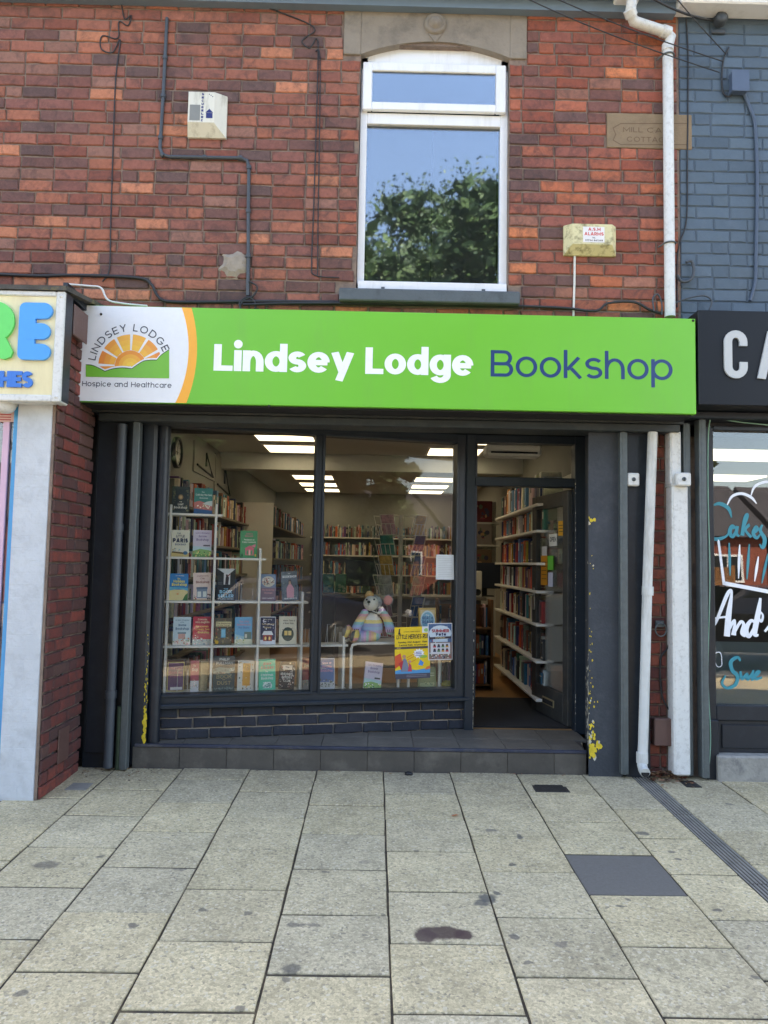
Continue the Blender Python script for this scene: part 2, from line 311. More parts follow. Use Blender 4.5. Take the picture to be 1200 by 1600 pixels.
# ------------------------------------------------------------------ lettering drawn with a pen
XH, CH, AS, DS = .55, .70, .745, -.2
def arc(cx, cy, rx, ry, a0, a1, n=0):
    n = n or max(4, int(abs(a1-a0)/15)); return [(cx+rx*math.cos(math.radians(a0+(a1-a0)*i/n)), cy+ry*math.sin(math.radians(a0+(a1-a0)*i/n))) for i in range(n+1)]
def glyph(ch, a, b):
    """skeleton strokes and advance width for pen half-width a (sideways) and b (upright)"""
    st = []; X = XH; ln = lambda *p: st.append(list(p))
    bw = .5+a*.9; br, bry = bw/2-a, X/2-b
    def bowl(x0=0.): st.append(arc(x0+bw/2, X/2, br, bry, 0, 360, 28))
    def caps_bowl(x0, y0, y1, w): ry = (y1-y0)/2; st.append([(x0, y1), (w-a-ry*.95, y1)]+arc(w-a-ry*.95, (y0+y1)/2, ry*.95, ry, 90, -90)+[(x0, y0)])
    w = bw
    cw = .62+a*.7; T = CH-b
    if ch == 'a' or ch == 'd' or ch == 'q' or ch == 'g':
        bowl(); x = bw-a
        if ch == 'a': ln((x, 0), (x, X))
        elif ch == 'd': ln((x, 0), (x, AS))
        elif ch == 'q': ln((x, DS), (x, X))
        else: st.append([(x, X), (x, .02)]+arc(bw/2, .02, br, .02-DS-b, 0, -155))
    elif ch in 'bp': bowl(); ln((a, 0 if ch == 'b' else DS), (a, AS if ch == 'b' else X))
    elif ch == 'c': st.append(arc(bw/2, X/2, br, bry, 42, 318)); w = bw*.93
    elif ch == 'e': st.append(arc(bw/2, X/2, br, bry, 0, 318)); ln((a*1.2, X/2-b*.1), (bw-a*.6, X/2-b*.1))
    elif ch == 'o': bowl()
    elif ch == 'f': w = .3+a; st.append([(.1+a, 0), (.1+a, AS-.15)]+arc(.1+a+.13, AS-.15, .13, .15-b, 180, 80)); ln((0, X-b), (w, X-b))
    elif ch in 'hnmru':
        aw = .46+a*.9; ry = min(.25, X/2-b+.03); r = aw/2-a
        if ch == 'h': ln((a, 0), (a, AS))
        elif ch != 'u': ln((a, 0), (a, X))
        if ch in 'hn': st.append([(a, X-ry-b-.02)]+arc(aw/2, X-ry-b, r, ry, 180, 0)+[(aw-a, 0)]); w = aw
        elif ch == 'u': st.append([(a, X), (a, ry+b)]+arc(aw/2, ry+b, r, ry, 180, 360)+[(aw-a, X)]); ln((aw-a, X), (aw-a, 0)); w = aw
        elif ch == 'm':
            aw = .42+a*.8; r = aw/2-a
            for k in (0, 1): o = k*(aw-2*a); st.append(arc(o+aw/2, X-ry-b, r, ry, 180, 0)+[(o+aw-a, 0)])
            w = 2*aw-2*a
        else: st.append(arc(.24+a, X-ry-b, .24, ry, 180, 85)); w = .27+a
    elif ch == 'i' or ch == 'j':
        ln((a, 0 if ch == 'i' else DS), (a, X)); st.append(('dot', a, X+.06+max(a, .055), max(a*1.15, .055))); w = 2*a
    elif ch == 'k': ln((a, 0), (a, AS)); ln((2*a*.9, .22), (.34+a*.9, X)); ln((.13+a*1.2, .26), (.38+a, 0)); w = .4+a*1.7
    elif ch == 'l': ln((a, 0), (a, AS)); w = 2*a
    elif ch in 'sS':
        hh = X if ch == 's' else CH; sw = (.4 if ch == 's' else .5)+a*.7; H = hh-2*b; rx = sw/2-a
        st.append(arc(sw/2, b+H*.75, rx, H/4, 28, 270)+arc(sw/2, b+H*.25, rx, H/4, 90, -152)[1:]); w = sw
    elif ch == 't': w = .3+a; ln((.1+a, 0), (.1+a, X+.15)); ln((0, X-b), (w, X-b))
    elif ch in 'vy':
        w = .46+a*1.5; ln((a, X), (w/2, 0 if ch == 'v' else .03)); ln((w-a, X), (w/2, 0) if ch == 'v' else (w/2-(w/2-a)*.42, DS))
    elif ch == 'w': w = .74+a*2; q = (w-2*a)/4; st.append([(a, X), (a+q, b), (a+2*q, X), (a+3*q, b), (a+4*q, X)])
    elif ch == 'x': w = .44+a*1.4; ln((a, X), (w-a, 0)); ln((a, 0), (w-a, X))
    elif ch == 'z': w = .42+a; st.append([(.03, X-b), (w-a, X-b), (a, b), (w-.02, b)])
    elif ch == 'A': w = .64+a*1.2; ln((a, 0), (w/2, CH)); ln((w-a, 0), (w/2, CH)); ln((w*.24, .2), (w*.76, .2))
    elif ch == 'B': w = .52+a; ln((a, 0), (a, CH)); caps_bowl(a, T*.52, T, w-.03); caps_bowl(a, b, T*.52, w)
    elif ch in 'CGOQ':
        w = .7+a*.8; rx, ry = w/2-a, CH/2-b
        if ch in 'OQ': st.append(arc(w/2, CH/2, rx, ry, 0, 360, 32))
        elif ch == 'C': st.append(arc(w/2, CH/2, rx, ry, 42, 318))
        else: st.append(arc(w/2, CH/2, rx, ry, 45, 360)+[(w/2+.04, CH/2)])
        if ch == 'Q': ln((w*.6, .18), (w*.95, -.04))
    elif ch == 'D': w = .62+a; ln((a, 0), (a, CH)); st.append([(a, T), (w*.42, T)]+arc(w*.42, CH/2, w*.58-a, CH/2-b, 90, -90)+[(a, b)])
    elif ch in 'EF':
        w = .44+a; ln((a, 0), (a, CH)); ln((a, T), (w, T)); ln((a, CH*.5), (w*.92, CH*.5))
        if ch == 'E': ln((a, b), (w, b))
    elif ch == 'H': w = .56+a; ln((a, 0), (a, CH)); ln((w-a, 0), (w-a, CH)); ln((a, CH/2), (w-a, CH/2))
    elif ch == 'I': w = 2*a; ln((a, 0), (a, CH))
    elif ch == 'J': w = .4+a; st.append([(w-a, CH), (w-a, .2)]+arc(w/2, .2, w/2-a, .2-b, 0, -170))
    elif ch == 'K': w = .56+a; ln((a, 0), (a, CH)); ln((a, .24), (w-a, CH)); ln((.2+a, .36), (w-a, 0))
    elif ch == 'L': w = .4+a; ln((a, 0), (a, CH)); ln((a, b), (w, b))
    elif ch == 'M': w = .7+a; st.append([(a, 0), (a, CH-b), (w/2, .18), (w-a, CH-b), (w-a, 0)])
    elif ch == 'N': w = .58+a; st.append([(a, 0), (a, CH-b), (w-a, b), (w-a, CH)])
    elif ch in 'PR':
        w = .5+a; ln((a, 0), (a, CH)); caps_bowl(a, CH*.42, T, w)
        if ch == 'R': ln((w*.5, CH*.42), (w-a*.6, 0))
    elif ch == 'T': w = .52+a; ln((w/2, 0), (w/2, CH)); ln((0, T), (w, T))
    elif ch == 'U': w = .56+a; r = w/2-a; st.append([(a, CH), (a, r+b)]+arc(w/2, r+b, r, r, 180, 360)+[(w-a, CH)])
    elif ch == 'V': w = .6+a*1.2; st.append([(a, CH), (w/2, b), (w-a, CH)])
    elif ch == 'W': w = .9+a*1.6; q = (w-2*a)/4; st.append([(a, CH), (a+q, b), (a+2*q, CH-b), (a+3*q, b), (a+4*q, CH)])
    elif ch == 'X': w = .56+a; ln((a, 0), (w-a, CH)); ln((a, CH), (w-a, 0))
    elif ch == 'Y': w = .56+a; ln((a, CH), (w/2, .32)); ln((w-a, CH), (w/2, .32)); ln((w/2, .34), (w/2, 0))
    elif ch == 'Z': w = .54+a; st.append([(.03, T), (w-a, T), (a, b), (w-.02, b)])
    elif ch == '0': w = .5+a; st.append(arc(w/2, CH/2, w/2-a, CH/2-b, 0, 360, 26))
    elif ch == '1': w = .2+2*a; ln((w-a, 0), (w-a, CH)); ln((w-a, T), (.02, CH*.8))
    elif ch in '235689': w = .46+a; H = CH-2*b; rx = w/2-a; st.append(arc(w/2, b+H*.72, rx, H*.28, 160 if ch in '235' else 0, -90 if ch in '235' else 360)+arc(w/2, b+H*.25, rx, H*.25, 90, -160 if ch in '235' else -270)[1:])
    elif ch == '4': w = .52+a; ln((w*.7, 0), (w*.7, CH)); st.append([(w*.7, CH-b), (a, .2), (w, .2)])
    elif ch == '7': w = .48+a; st.append([(0, T), (w-a, T), (w*.35, 0)])
    elif ch == '.': st.append(('dot', a+.02, a+.02, a+.02)); w = 2*a+.04
    elif ch == "'": ln((a, CH), (a, CH-.16)); w = 2*a
    elif ch == '-': ln((0, .27), (.25, .27)); w = .25
    elif ch == '!': ln((a, .2), (a, CH)); st.append(('dot', a, a, a)); w = 2*a
    else: return [], .26
    return st, w
def ribbon(pts, a, b):
    pts = [p for i, p in enumerate(pts) if i == 0 or abs(p[0]-pts[i-1][0])+abs(p[1]-pts[i-1][1]) > 1e-6]
    n = len(pts); closed = n > 3 and abs(pts[0][0]-pts[-1][0])+abs(pts[0][1]-pts[-1][1]) < 1e-6
    Lp, Rp = [], []
    def off(dx, dy):
        l = math.hypot(dx, dy) or 1; nx, ny = -dy/l, dx/l; q = math.sqrt((a*nx)**2+(b*ny)**2) or 1; return a*a*nx/q, b*b*ny/q, nx, ny
    for i in range(n):
        if closed: p, q = pts[(i-1) % (n-1)], pts[(i+1) % (n-1)]
        else: p, q = pts[max(i-1, 0)], pts[min(i+1, n-1)]
        if not closed and 0 < i < n-1 or closed:
            d1 = (pts[i][0]-p[0], pts[i][1]-p[1]); d2 = (q[0]-pts[i][0], q[1]-pts[i][1])
            l1, l2 = math.hypot(*d1) or 1, math.hypot(*d2) or 1
            t = (d1[0]/l1+d2[0]/l2, d1[1]/l1+d2[1]/l2); cs = math.hypot(*t)/2
            if cs < .2: t = d1; cs = 1
            ox, oy, _, _ = off(*t); k = min(1/cs, 2.2); ox *= k; oy *= k
        else: ox, oy, _, _ = off(q[0]-p[0], q[1]-p[1])
        Lp.append((pts[i][0]+ox, pts[i][1]+oy)); Rp.append((pts[i][0]-ox, pts[i][1]-oy))
    return [(Lp[i], Lp[i+1], Rp[i+1], Rp[i]) for i in range(n-1)]
def text_polys(s, a, b=None, sp=None, italic=0.):
    b = a if b is None else b; sp = .1 if sp is None else sp; out = []; x = 0
    for c in s:
        st, w = glyph(c, a, b); polys = []
        for k, t in enumerate(st):
            if t[0] == 'dot': q = [[(t[1]+t[3]*math.cos(2*math.pi*i/14), t[2]+t[3]*math.sin(2*math.pi*i/14)) for i in range(14)]]
            else: q = ribbon(t, a, b)
            polys.append((k, [[(x+px+italic*py, py) for px, py in p] for p in q]))
        out += polys; x += w+sp
    return out, x-sp
def put_text(mb, s, x0, x1, y, mp, col, a=.05, b=None, sp=None, h=None, d=.0004, mi=0, k0=0, thick=0., italic=0.):
    """text from x0 to x1 with its baseline at y on a surface; mp(x, y, out) places points; h: cap height, else natural"""
    P, w = text_polys(s, a, b, sp, italic); sx = (x1-x0)/w; sy = sx if h is None else h/CH
    for k, polys in P:
        for _i, p in enumerate(polys):
            q = [(x0+u*sx, y+v*sy) for u, v in p]
            if thick: mb.prism(q, mp, 0, thick+k*d, col, mi)
            else: mb.add([mp(u, v, d*(k0+1+k*.35)+_i*1.2e-5) for u, v in q], [tuple(range(len(q)))], col, mi)
def flat(mb, pts, mp, col, k, d=.0004, mi=0): mb.add([mp(u, v, d*(k+1)) for u, v in pts], [tuple(range(len(pts)))], col, mi)
def oval(cx, cy, rx, ry, n=20): return [(cx+rx*math.cos(2*math.pi*i/n), cy+ry*math.sin(2*math.pi*i/n)) for i in range(n)]
def rect(x0, y0, x1, y1): return [(x0, y0), (x1, y0), (x1, y1), (x0, y1)]
def spline(pts, n=8):
    o = []; P = [pts[0]]+list(pts)+[pts[-1]]
    for i in range(1, len(P)-2):
        for k in range(n):
            t = k/n; o.append(tuple(.5*(2*P[i][j]+(P[i+1][j]-P[i-1][j])*t+(2*P[i-1][j]-5*P[i][j]+4*P[i+1][j]-P[i+2][j])*t*t+(3*P[i][j]-P[i-1][j]-3*P[i+1][j]+P[i+2][j])*t**3) for j in range(len(P[0]))))
    o.append(tuple(pts[-1])); return o
BR_N = [0]
def brush(mb, pts, mp, col, k, d=.0004, n=7):
    """a hand-lettered stroke: (x, y, width) control points"""
    s = spline(pts, n)
    for i in range(len(s)-1):
        pass
    L, R = [], []
    for i, p in enumerate(s):
        q0, q1 = s[max(i-1, 0)], s[min(i+1, len(s)-1)]; dx, dy = q1[0]-q0[0], q1[1]-q0[1]; l = math.hypot(dx, dy) or 1; w = abs(p[2])/2
        L.append((p[0]-dy/l*w, p[1]+dx/l*w)); R.append((p[0]+dy/l*w, p[1]-dx/l*w))
    BR_N[0] = (BR_N[0]+1) % 12
    for i in range(len(s)-1):
        e = d*(k+1)+BR_N[0]*3e-5+i*1.0e-6*((i % 7)+1)*3
        mb.add([mp(*L[i], e), mp(*L[i+1], e), mp(*R[i+1], e), mp(*R[i], e)], [(0, 1, 2, 3)], col)
# ================================================================== THE PLACE
# ------------------------------------------------------------------ bricks
def brick_geo(w, h, p, R, ch=.0055, jit=.003):
    pts = [(-w/2, -h/2), (-w/6, -h/2), (w/6, -h/2), (w/2, -h/2), (w/2, h/2), (w/6, h/2), (-w/6, h/2), (-w/2, h/2)]
    pts = [(x+R.uniform(-jit, jit), z+R.uniform(-jit, jit)) for x, z in pts]; n = len(pts)
    k = [1-2*ch/w-R.uniform(0, .01), 1-2*ch/h-R.uniform(0, .03)]
    vs = [(x, 0, z) for x, z in pts]+[(x, -p+ch, z) for x, z in pts]+[(x*k[0], -p-R.uniform(-.0012, .0012), z*k[1]) for x, z in pts]
    fs = []
    for o in (0, n): fs += [(o+i, o+n+i, o+n+(i+1) % n, o+(i+1) % n) for i in range(n)]
    fs += [(2*n, 2*n+7, 2*n+6, 2*n+1), (2*n+1, 2*n+6, 2*n+5, 2*n+2), (2*n+2, 2*n+5, 2*n+4, 2*n+3)]
    return vs, fs
_bm = {}
def brick_meshes(w, h, p, m, n=7, **kw):
    key = (w, h, p, m.name)
    if key not in _bm:
        R = random.Random(int(w*1e4)); o = []
        for _ in range(n):
            vs, fs = brick_geo(w, h, p, R, **kw); me = bpy.data.meshes.new('brick'); me.from_pydata(vs, [], [f[::-1] for f in fs]); me.materials.append(m)
            o.append((me, vs, fs))
        _bm[key] = o
    return _bm[key]
RED = [((166, 92, 68), 6), ((154, 86, 68), 7), ((142, 82, 70), 6), ((124, 80, 72), 4), ((178, 98, 66), 4), ((206, 120, 76), 2), ((108, 78, 74), 3), ((156, 102, 84), 3), ((146, 76, 58), 4)]
GREYB = [((80, 97, 111), 3), ((77, 94, 108), 3), ((82, 99, 112), 2)]
DARKB = [((50, 55, 64), 3), ((46, 50, 60), 3), ((56, 58, 66), 2)]
def pick(pal, R, x=0): return lin(R.choices([p[0] for p in pal], [p[1] for p in pal])[0])
def lay(parent, base, ang, u0, u1, z0, z1, course, L, holes, m1, mA, pal, cap=300, joint=.01, proud=.014, headers=.12, seed=1, seen=None, rest='brick_remainder', bond=.5, shade=None):
    """courses of bricks on a wall face; base+ang: the face's frame (x along, y into the wall)"""
    R = random.Random(seed); M = Matrix.Translation(Vector(base)) @ Matrix.Rotation(ang, 4, 'Z'); inv = mw(parent).inverted() if parent else Matrix.Identity(4)
    h = course-joint; S_, H_ = brick_meshes(L-joint, h, proud, m1), brick_meshes(L/2-joint, h, proud, m1)
    todo = []; r = 0; z = z0
    while z+course*.6 < z1:
        ivs = [(u0, u1)]
        for a, b, c, d in holes:
            if c < z+course-.012 and d > z+.012:
                ivs = [q for s, e in ivs for q in ((s, min(e, a)), (max(s, b), e)) if q[1]-q[0] > .02]
        u = u0-L*((r*bond) % 1)-R.uniform(0, .02)
        while u < u1:
            w = L/2 if R.random() < headers else L
            for s, e in ivs:
                a, b = max(u, s), min(u+w, e)
                if b-a > .035: todo.append((a, b, z))
            u += w
        z += course; r += 1
    def key(t):
        p = M @ Vector(((t[0]+t[1])/2, 0, t[2])); 
        if seen and not seen(p): return 1e6+p.z
        return (p-CAM).length
    todo.sort(key=key); rem = MB()
    for i, (a, b, z) in enumerate(todo):
        w = b-a-joint; me, vs, fs = R.choice(S_ if w > L*.62 else H_); w0 = (L if w > L*.62 else L/2)-joint
        col = pick(pal, R); k = R.uniform(.88, 1.12); col = tuple(min(1, c*k) for c in col)
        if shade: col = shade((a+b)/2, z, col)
        loc = M @ Vector(((a+b)/2, 0, z+course/2)); rot = R.uniform(-.004, .004); dy = R.uniform(-.0015, .0015)
        if i < cap and (not seen or key((a, b, z)) < 1e6):
            place('brick', me, parent, inv @ loc, (w/w0, 1+dy*60, 1), (0, rot, ang), col)
        else:
            X = Matrix.Translation(loc) @ Matrix.Rotation(ang, 4, 'Z') @ Matrix.Rotation(rot, 4, 'Y')
            rem.add([X @ Vector((v[0]*w/w0, v[1], v[2])) for v in vs], [f[::-1] for f in fs], col)
    if rem.v: tag(rem.build(rest, mA, parent, recalc=False), None, None, None, 'stuff')
def holed(mb, u0, u1, z0, z1, holes, y0, y1, mp=None):
    us = sorted({u0, u1}|{h for a in holes for h in a[:2] if u0 < h < u1}); zs = sorted({z0, z1}|{h for a in holes for h in a[2:] if z0 < h < z1})
    for i in range(len(us)-1):
        for j in range(len(zs)-1):
            cu, cz = (us[i]+us[i+1])/2, (zs[j]+zs[j+1])/2
            if any(a < cu < b and c < cz < d for a, b, c, d in holes): continue
            mb.box(us[i], us[i+1], y0, y1, zs[j], zs[j+1])
def inview(p, m=25):
    v = p-CAM; z = v.dot(Fv)
    if z <= .1: return False
    x, y = 600+F*v.dot(Rv)/z, 800-F*v.dot(Uv)/z
    return -m < x < 1200+m and -m < y < 1600+m

# ------------------------------------------------------------------ bookshop building
XL, XR = -1.945, 2.105           # party lines
shop = thing('bookshop_building', 'red brick terraced building with the bookshop on its ground floor', 'building', (0, .1, 0))
WX0, WX1, WZ0, WZ1 = -.168, .892, 3.30, 5.03
LT = [-.292, 1.014, 5.015, 5.346]; SL = [-.28, .962, 3.2, 3.3]
n0 = onY(948, 184, 0); n1 = onY(1081, 237, 0); NS = [n0.x, n1.x, 2.935+.085*round((n1.z-2.935)/.085)-.004, 2.935+.085*round((n0.z-2.935)/.085)-.004]
holesU = [(WX0, WX1, WZ0, WZ1), tuple(LT), tuple(SL)]
ZE = 5.335
mb = MB(); holed(mb, -3.4, XR, 2.9, 5.6, [(WX0, WX1, WZ0, 5.1)], .006, .24)
upw = mb.build('upper_wall', M_MORT, shop)
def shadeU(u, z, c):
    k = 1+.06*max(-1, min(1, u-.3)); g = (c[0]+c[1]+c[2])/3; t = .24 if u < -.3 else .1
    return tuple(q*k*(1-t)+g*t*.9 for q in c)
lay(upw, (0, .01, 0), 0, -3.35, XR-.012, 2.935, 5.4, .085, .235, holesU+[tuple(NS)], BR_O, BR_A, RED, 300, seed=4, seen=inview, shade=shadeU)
# arched stone head
mb = MB(); N = 22; ac = onY(680, 66, 0).z; ae = 5.018
for i in range(N):
    xa, xb = WX0+(WX1-WX0)*i/N, WX0+(WX1-WX0)*(i+1)/N
    za, zb = [ae+(ac-ae)*(1-((x-(WX0+WX1)/2)/((WX1-WX0)/2))**2) for x in (xa, xb)]
    y0, y1 = -.008, .2
    mb.add([(xa, y0, za), (xb, y0, zb), (xb, y0, LT[3]), (xa, y0, LT[3]), (xa, y1, za), (xb, y1, zb)], [(0, 1, 2, 3), (0, 4, 5, 1)])
mb.box(LT[0], WX0, -.008, .2, LT[2], LT[3], .004); mb.box(WX1, LT[1], -.008, .2, LT[2], LT[3], .004); mb.box(WX0, WX1, .1, .2, ac+.002, LT[3]-.002)
lint = mb.build('stone_lintel', M_STONE, shop)
c = onY(680, 40, 0); mb = MB()
mb.lathe([(.078, .01), (.078, -.016), (.06, -.03), (.052, -.022), (.045, -.024), (.035, -.042), (.012, -.05), (0, -.05)], (c.x, -.006, c.z), 'Y', 24)
mb.prism([(c.x-.05, c.z-.07), (c.x+.05, c.z-.07), (c.x, ac-.01)], lambda x, z, d: Vector((x, -.0085-d, z)), 0, .006)
mb.build('carved_boss', M_STONE, lint)
# upstairs window
wf = MB(); 
f0 = onY(565.3, 96.3, .06); f1 = onY(790, 449.3, .06); fx0, fx1 = -.165, .893; fz0, fz1 = 3.37, 5.035; yf0, yf1 = .05, .12
t0 = onY(680, 180, .06).z; t1 = onY(680, 197, .06).z; gx0 = onY(571, 320, .06).x; gx1 = onY(780.5, 320, .06).x; gb = onY(676, 442, .06).z
wf.box(fx0, gx0, yf0, yf1, fz0, fz1, .004); wf.box(gx1, fx1, yf0, yf1, fz0, fz1, .004)
wf.box(gx0, gx1, yf0, yf1, fz0, gb, .004); wf.box(gx0, gx1, yf0, yf1, t1, t0+.002, .004)
uf = wf.build('upstairs_window', M_UPVC, shop)
sh = MB(); a0 = onY(567.5, 98, .03); a1 = onY(790, 178, .03); b0 = onY(582, 112, .03); b1 = onY(774, 165, .03)
a0x, a1x, b0x, b1x = a0.x, a1.x, b0.x, b1.x
sh.box(a0x, b0x, .015, .049, a1.z, a0.z, .006); sh.box(b1x, a1x, .015, .049, a1.z, a0.z, .006)
sh.box(b0x, b1x, .015, .049, b0.z, a0.z, .006); sh.box(b0x, b1x, .015, .049, a1.z, b1.z, .006)
sh.build('fanlight_sash', M_UPVC, uf)
ap = MB(); zt = a0.z
for i in range(N):
    xa, xb = fx0+.004+(fx1-fx0-.008)*i/N, fx0+.004+(fx1-fx0-.008)*(i+1)/N
    za, zb = [5.02+(ac+.04-5.02)*(1-((x-(WX0+WX1)/2)/((WX1-WX0)/2))**2) for x in (xa, xb)]
    ap.add([(xa, .045, zt-.02), (xb, .045, zt-.02), (xb, .045, max(zb, zt-.01)), (xa, .045, max(za, zt-.01))], [(0, 1, 2, 3)])
ap.box(fx0, fx1, .046, .1, t0, zt-.018); 
ap = MB(); 
for i in range(N):
    xa, xb = fx0+.004+(fx1-fx0-.008)*i/N, fx0+.004+(fx1-fx0-.008)*(i+1)/N
    za, zb = [5.0+(ac+.02-5.0)*(1-((x-(WX0+WX1)/2)/((WX1-WX0)/2))**2) for x in (xa, xb)]
    ap.add([(xa, .05, zt-.03), (xb, .05, zt-.03), (xb, .05, zb+.03), (xa, .05, za+.03), (xa, .11, zt-.03), (xb, .11, zt-.03), (xb, .11, zb+.03), (xa, .11, za+.03)], [(0, 1, 2, 3), (3, 2, 6, 7)])
ap.build('arched_head_panel', M_UPVC, uf)
pn = MB(); pn.box(gx0-.008, gx1+.008, .08, .086, gb-.008, t1+.008); pn.build('pane', G_UP, uf)
pn = MB(); pn.box(b0x-.006, b1x+.006, .03, .036, b1.z-.006, b0.z+.006); pn.build('pane', G_UP, uf)
bl = MB(); zz = gb+.01
M_SLAT = mat('blind_slat', (96, 100, 106), .5, var=.05, bump=0)
while zz < t1-.01:
    bl.box(gx0+.01, (gx0+gx1)/2-.003, .15, .152, zz, zz+.0245, xf=Matrix.Translation((0, .151, zz)) @ Matrix.Rotation(.25, 4, 'X') @ Matrix.Translation((0, -.151, -zz)))
    bl.box((gx0+gx1)/2+.003, gx1-.01, .15, .152, zz, zz+.0245, xf=Matrix.Translation((0, .151, zz)) @ Matrix.Rotation(.25, 4, 'X') @ Matrix.Translation((0, -.151, -zz))); zz += .024
tag(bl.build('blind_slats', M_SLAT, uf), None, None, None, 'stuff')
mb = MB(); mb.box(SL[0], SL[1], -.085, .12, SL[2], SL[3]-.012, .008); mb.box(fx0+.01, fx1-.01, -.005, .06, SL[3]-.011, fz0, .004, mi=1)
for x in (.02, .72): mb.box(x-.012, x+.012, -.012, -.004, SL[3]+.008, SL[3]+.026, mi=0)
mb.build('window_sill', [M_SILLG, M_UPVC], shop)
# room behind the upstairs window
mb = MB(); mb.box(-.6, 1.3, 2.2, 2.25, 3.2, 5.4); mb.box(-.62, -.6, .25, 2.2, 3.2, 5.4); mb.box(1.3, 1.32, .25, 2.2, 3.2, 5.4); mb.box(-.6, 1.3, .25, 2.2, 3.15, 3.2); mb.box(-.6, 1.3, .25, 2.2, 5.4, 5.45)
mb.build('upstairs_room', M_DARK, shop)
# carved name stone in the brickwork
ns = MB(); ns.box(NS[0], NS[1], -.006, .1, NS[2], NS[3], .004); nso = ns.build('name_stone', M_SAND, shop)
pm = lambda x, z, d: Vector((x, -.0065-d, z))
mb = MB(); q = [onY(px, py, -.006) for px, py in ((970, 193), (1075, 193), (1075, 226), (970, 226), (958, 219), (962, 210), (958, 200))]
q = [(p.x, p.z) for p in q]; q.append(q[0])
for p in ribbon(q, .003, .003): flat(mb, p, pm, lin((104, 80, 56)), 0)
l1, l2 = onY(973, 207, 0), onY(1053, 207, 0); put_text(mb, 'MILL CARR', l1.x, l2.x, l1.z, pm, lin((106, 82, 58)), .05, h=.037)
l1, l2 = onY(979, 222, 0), onY(1054, 222, 0); put_text(mb, 'COTTAGES', l1.x, l2.x, l1.z, pm, lin((106, 82, 58)), .05, h=.037)
mb.build('carved_lettering', M_MATT, nso)
# cement-filled flue hole
c = onY(367, 413, 0); R = random.Random(3); mb = MB(); k = 18; rr = [.11*R.uniform(.75, 1.15) for _ in range(k)]
mb.add([(c.x, -.022, c.z)]+[(c.x+rr[i]*.55*math.cos(6.283*i/k), -.02, c.z+rr[i]*.55*math.sin(6.283*i/k)) for i in range(k)]+[(c.x+rr[i]*math.cos(6.283*i/k), .001, c.z+rr[i]*math.sin(6.283*i/k)) for i in range(k)],
       [(0, 1+i, 1+(i+1) % k) for i in range(k)]+[(1+i, 1+k+i, 1+k+(i+1) % k, 1+(i+1) % k) for i in range(k)])
mb.build('cement_patch', M_CEMENT, shop)
# eaves, gutter and roof
M_GUT = mat('gutter_paint', (112, 130, 146), .4, var=.08, bump=.05)
mb = MB(); gx = 2.06
mb.box(-3.4, gx, -.07, .0, ZE+.0, ZE+.2); mb.box(-3.4, gx, -.2, -.07, ZE+.075, ZE+.2, .01); mb.build('eaves_board', M_GUT, shop)
def roof(parent, x0, x1):
    mb = MB(); ez, rz_, ey, ry_, by = 5.52, 8.3, -.22, 4.6, 9.4
    mb.add([(x0, ey, ez), (x1, ey, ez), (x1, ry_, rz_), (x0, ry_, rz_), (x1, by, ez), (x0, by, ez)], [(0, 1, 2, 3), (3, 2, 4, 5), (0, 3, 5), (1, 4, 2), (0, 5, 4, 1)])
    mb.build('roof', M_ROOF, parent)
roof(shop, -3.4, XR)
# hidden shell of the building
mb = MB(); mb.box(-2.15, -2.0, .3, 9.2, 0, 5.5); mb.box(2.0, 2.1, .3, 9.2, 0, 5.5); mb.box(-2.0, 2.0, 9.1, 9.2, 0, 5.5); mb.box(-2.0, 2.0, .26, 9.1, 2.86, 2.9)
mb.build('party_walls', M_DARK, shop)

# ------------------------------------------------------------------ shopfront
def lw(mb_pts): return mb_pts
front = shop
XF = Matrix.Translation((WA.x, WA.y, 0)) @ Matrix.Rotation(WANG, 4, 'Z')     # window frame: x along, y into shop
TZ = .155
def sbox(mb, u0, u1, v0, v1, z0, z1, ch=.004, mi=0): mb.box(u0, u1, v0, v1, z0, z1, ch, None, mi, XF)
U1 = (WB-WA).length
# dark engineering-brick riser under the window
ubL = S(228, 1107)[1]; ubR = S(727, 1094)[1]; ZB = (ubL+ubR)/2
mb = MB(); sbox(mb, -.02, U1, .02, .12, TZ-.1, ZB+.02, 0); ris = mb.build('stall_riser', mat('riser_mortar', (168, 158, 148), .95, var=.25, scale=14, bump=.3), shop)
lay(ris, (WA.x+WN.x*.02, WA.y+WN.y*.02, 0), WANG, -.01, U1, TZ-.002, ZB+.01, (ZB-TZ+.004)/3, .222, [], brick_mat('riser_brick', 'obj', (30, 32, 36), .3), BR_A, DARKB, 200, seed=9, headers=0, joint=.012, proud=.02)
# window frame
gl = [S(264, 670, .03), S(493, 680, .03), S(248, 1086, .03), S(484, 1079, .03)]; gr = [S(509, 681, .03), S(712, 693, .03), S(497, 1079, .03), S(708, 1073.5, .03)]
uL = (gl[0][0]+gl[2][0])/2; uM0 = (gl[1][0]+gl[3][0])/2; uM1 = (gr[0][0]+gr[2][0])/2; uR = (gr[1][0]+gr[3][0])/2
zT = (gl[0][1]+gl[1][1]+gr[0][1]+gr[1][1])/4; zBt = (gl[2][1]+gl[3][1]+gr[2][1]+gr[3][1])/4
ZH = 2.43
wfm = MB(); sbox(wfm, -.03, uL, -.01, .1, ZB, ZH); sbox(wfm, uL, U1+.03, -.01, .1, zT, ZH); sbox(wfm, uL, U1+.03, -.01, .1, ZB+.0005, zBt)
sbox(wfm, uR, U1+.06, -.012, .102, ZB, ZH)
wfr = wfm.build('shop_window', M_FRAME, shop)
mb = MB(); sbox(mb, uM0, uM1, -.004, .09, zBt, zT); mb.build('mullion', M_FRAME, wfr)
mb = MB()     # raised glazing beads and the projecting sill
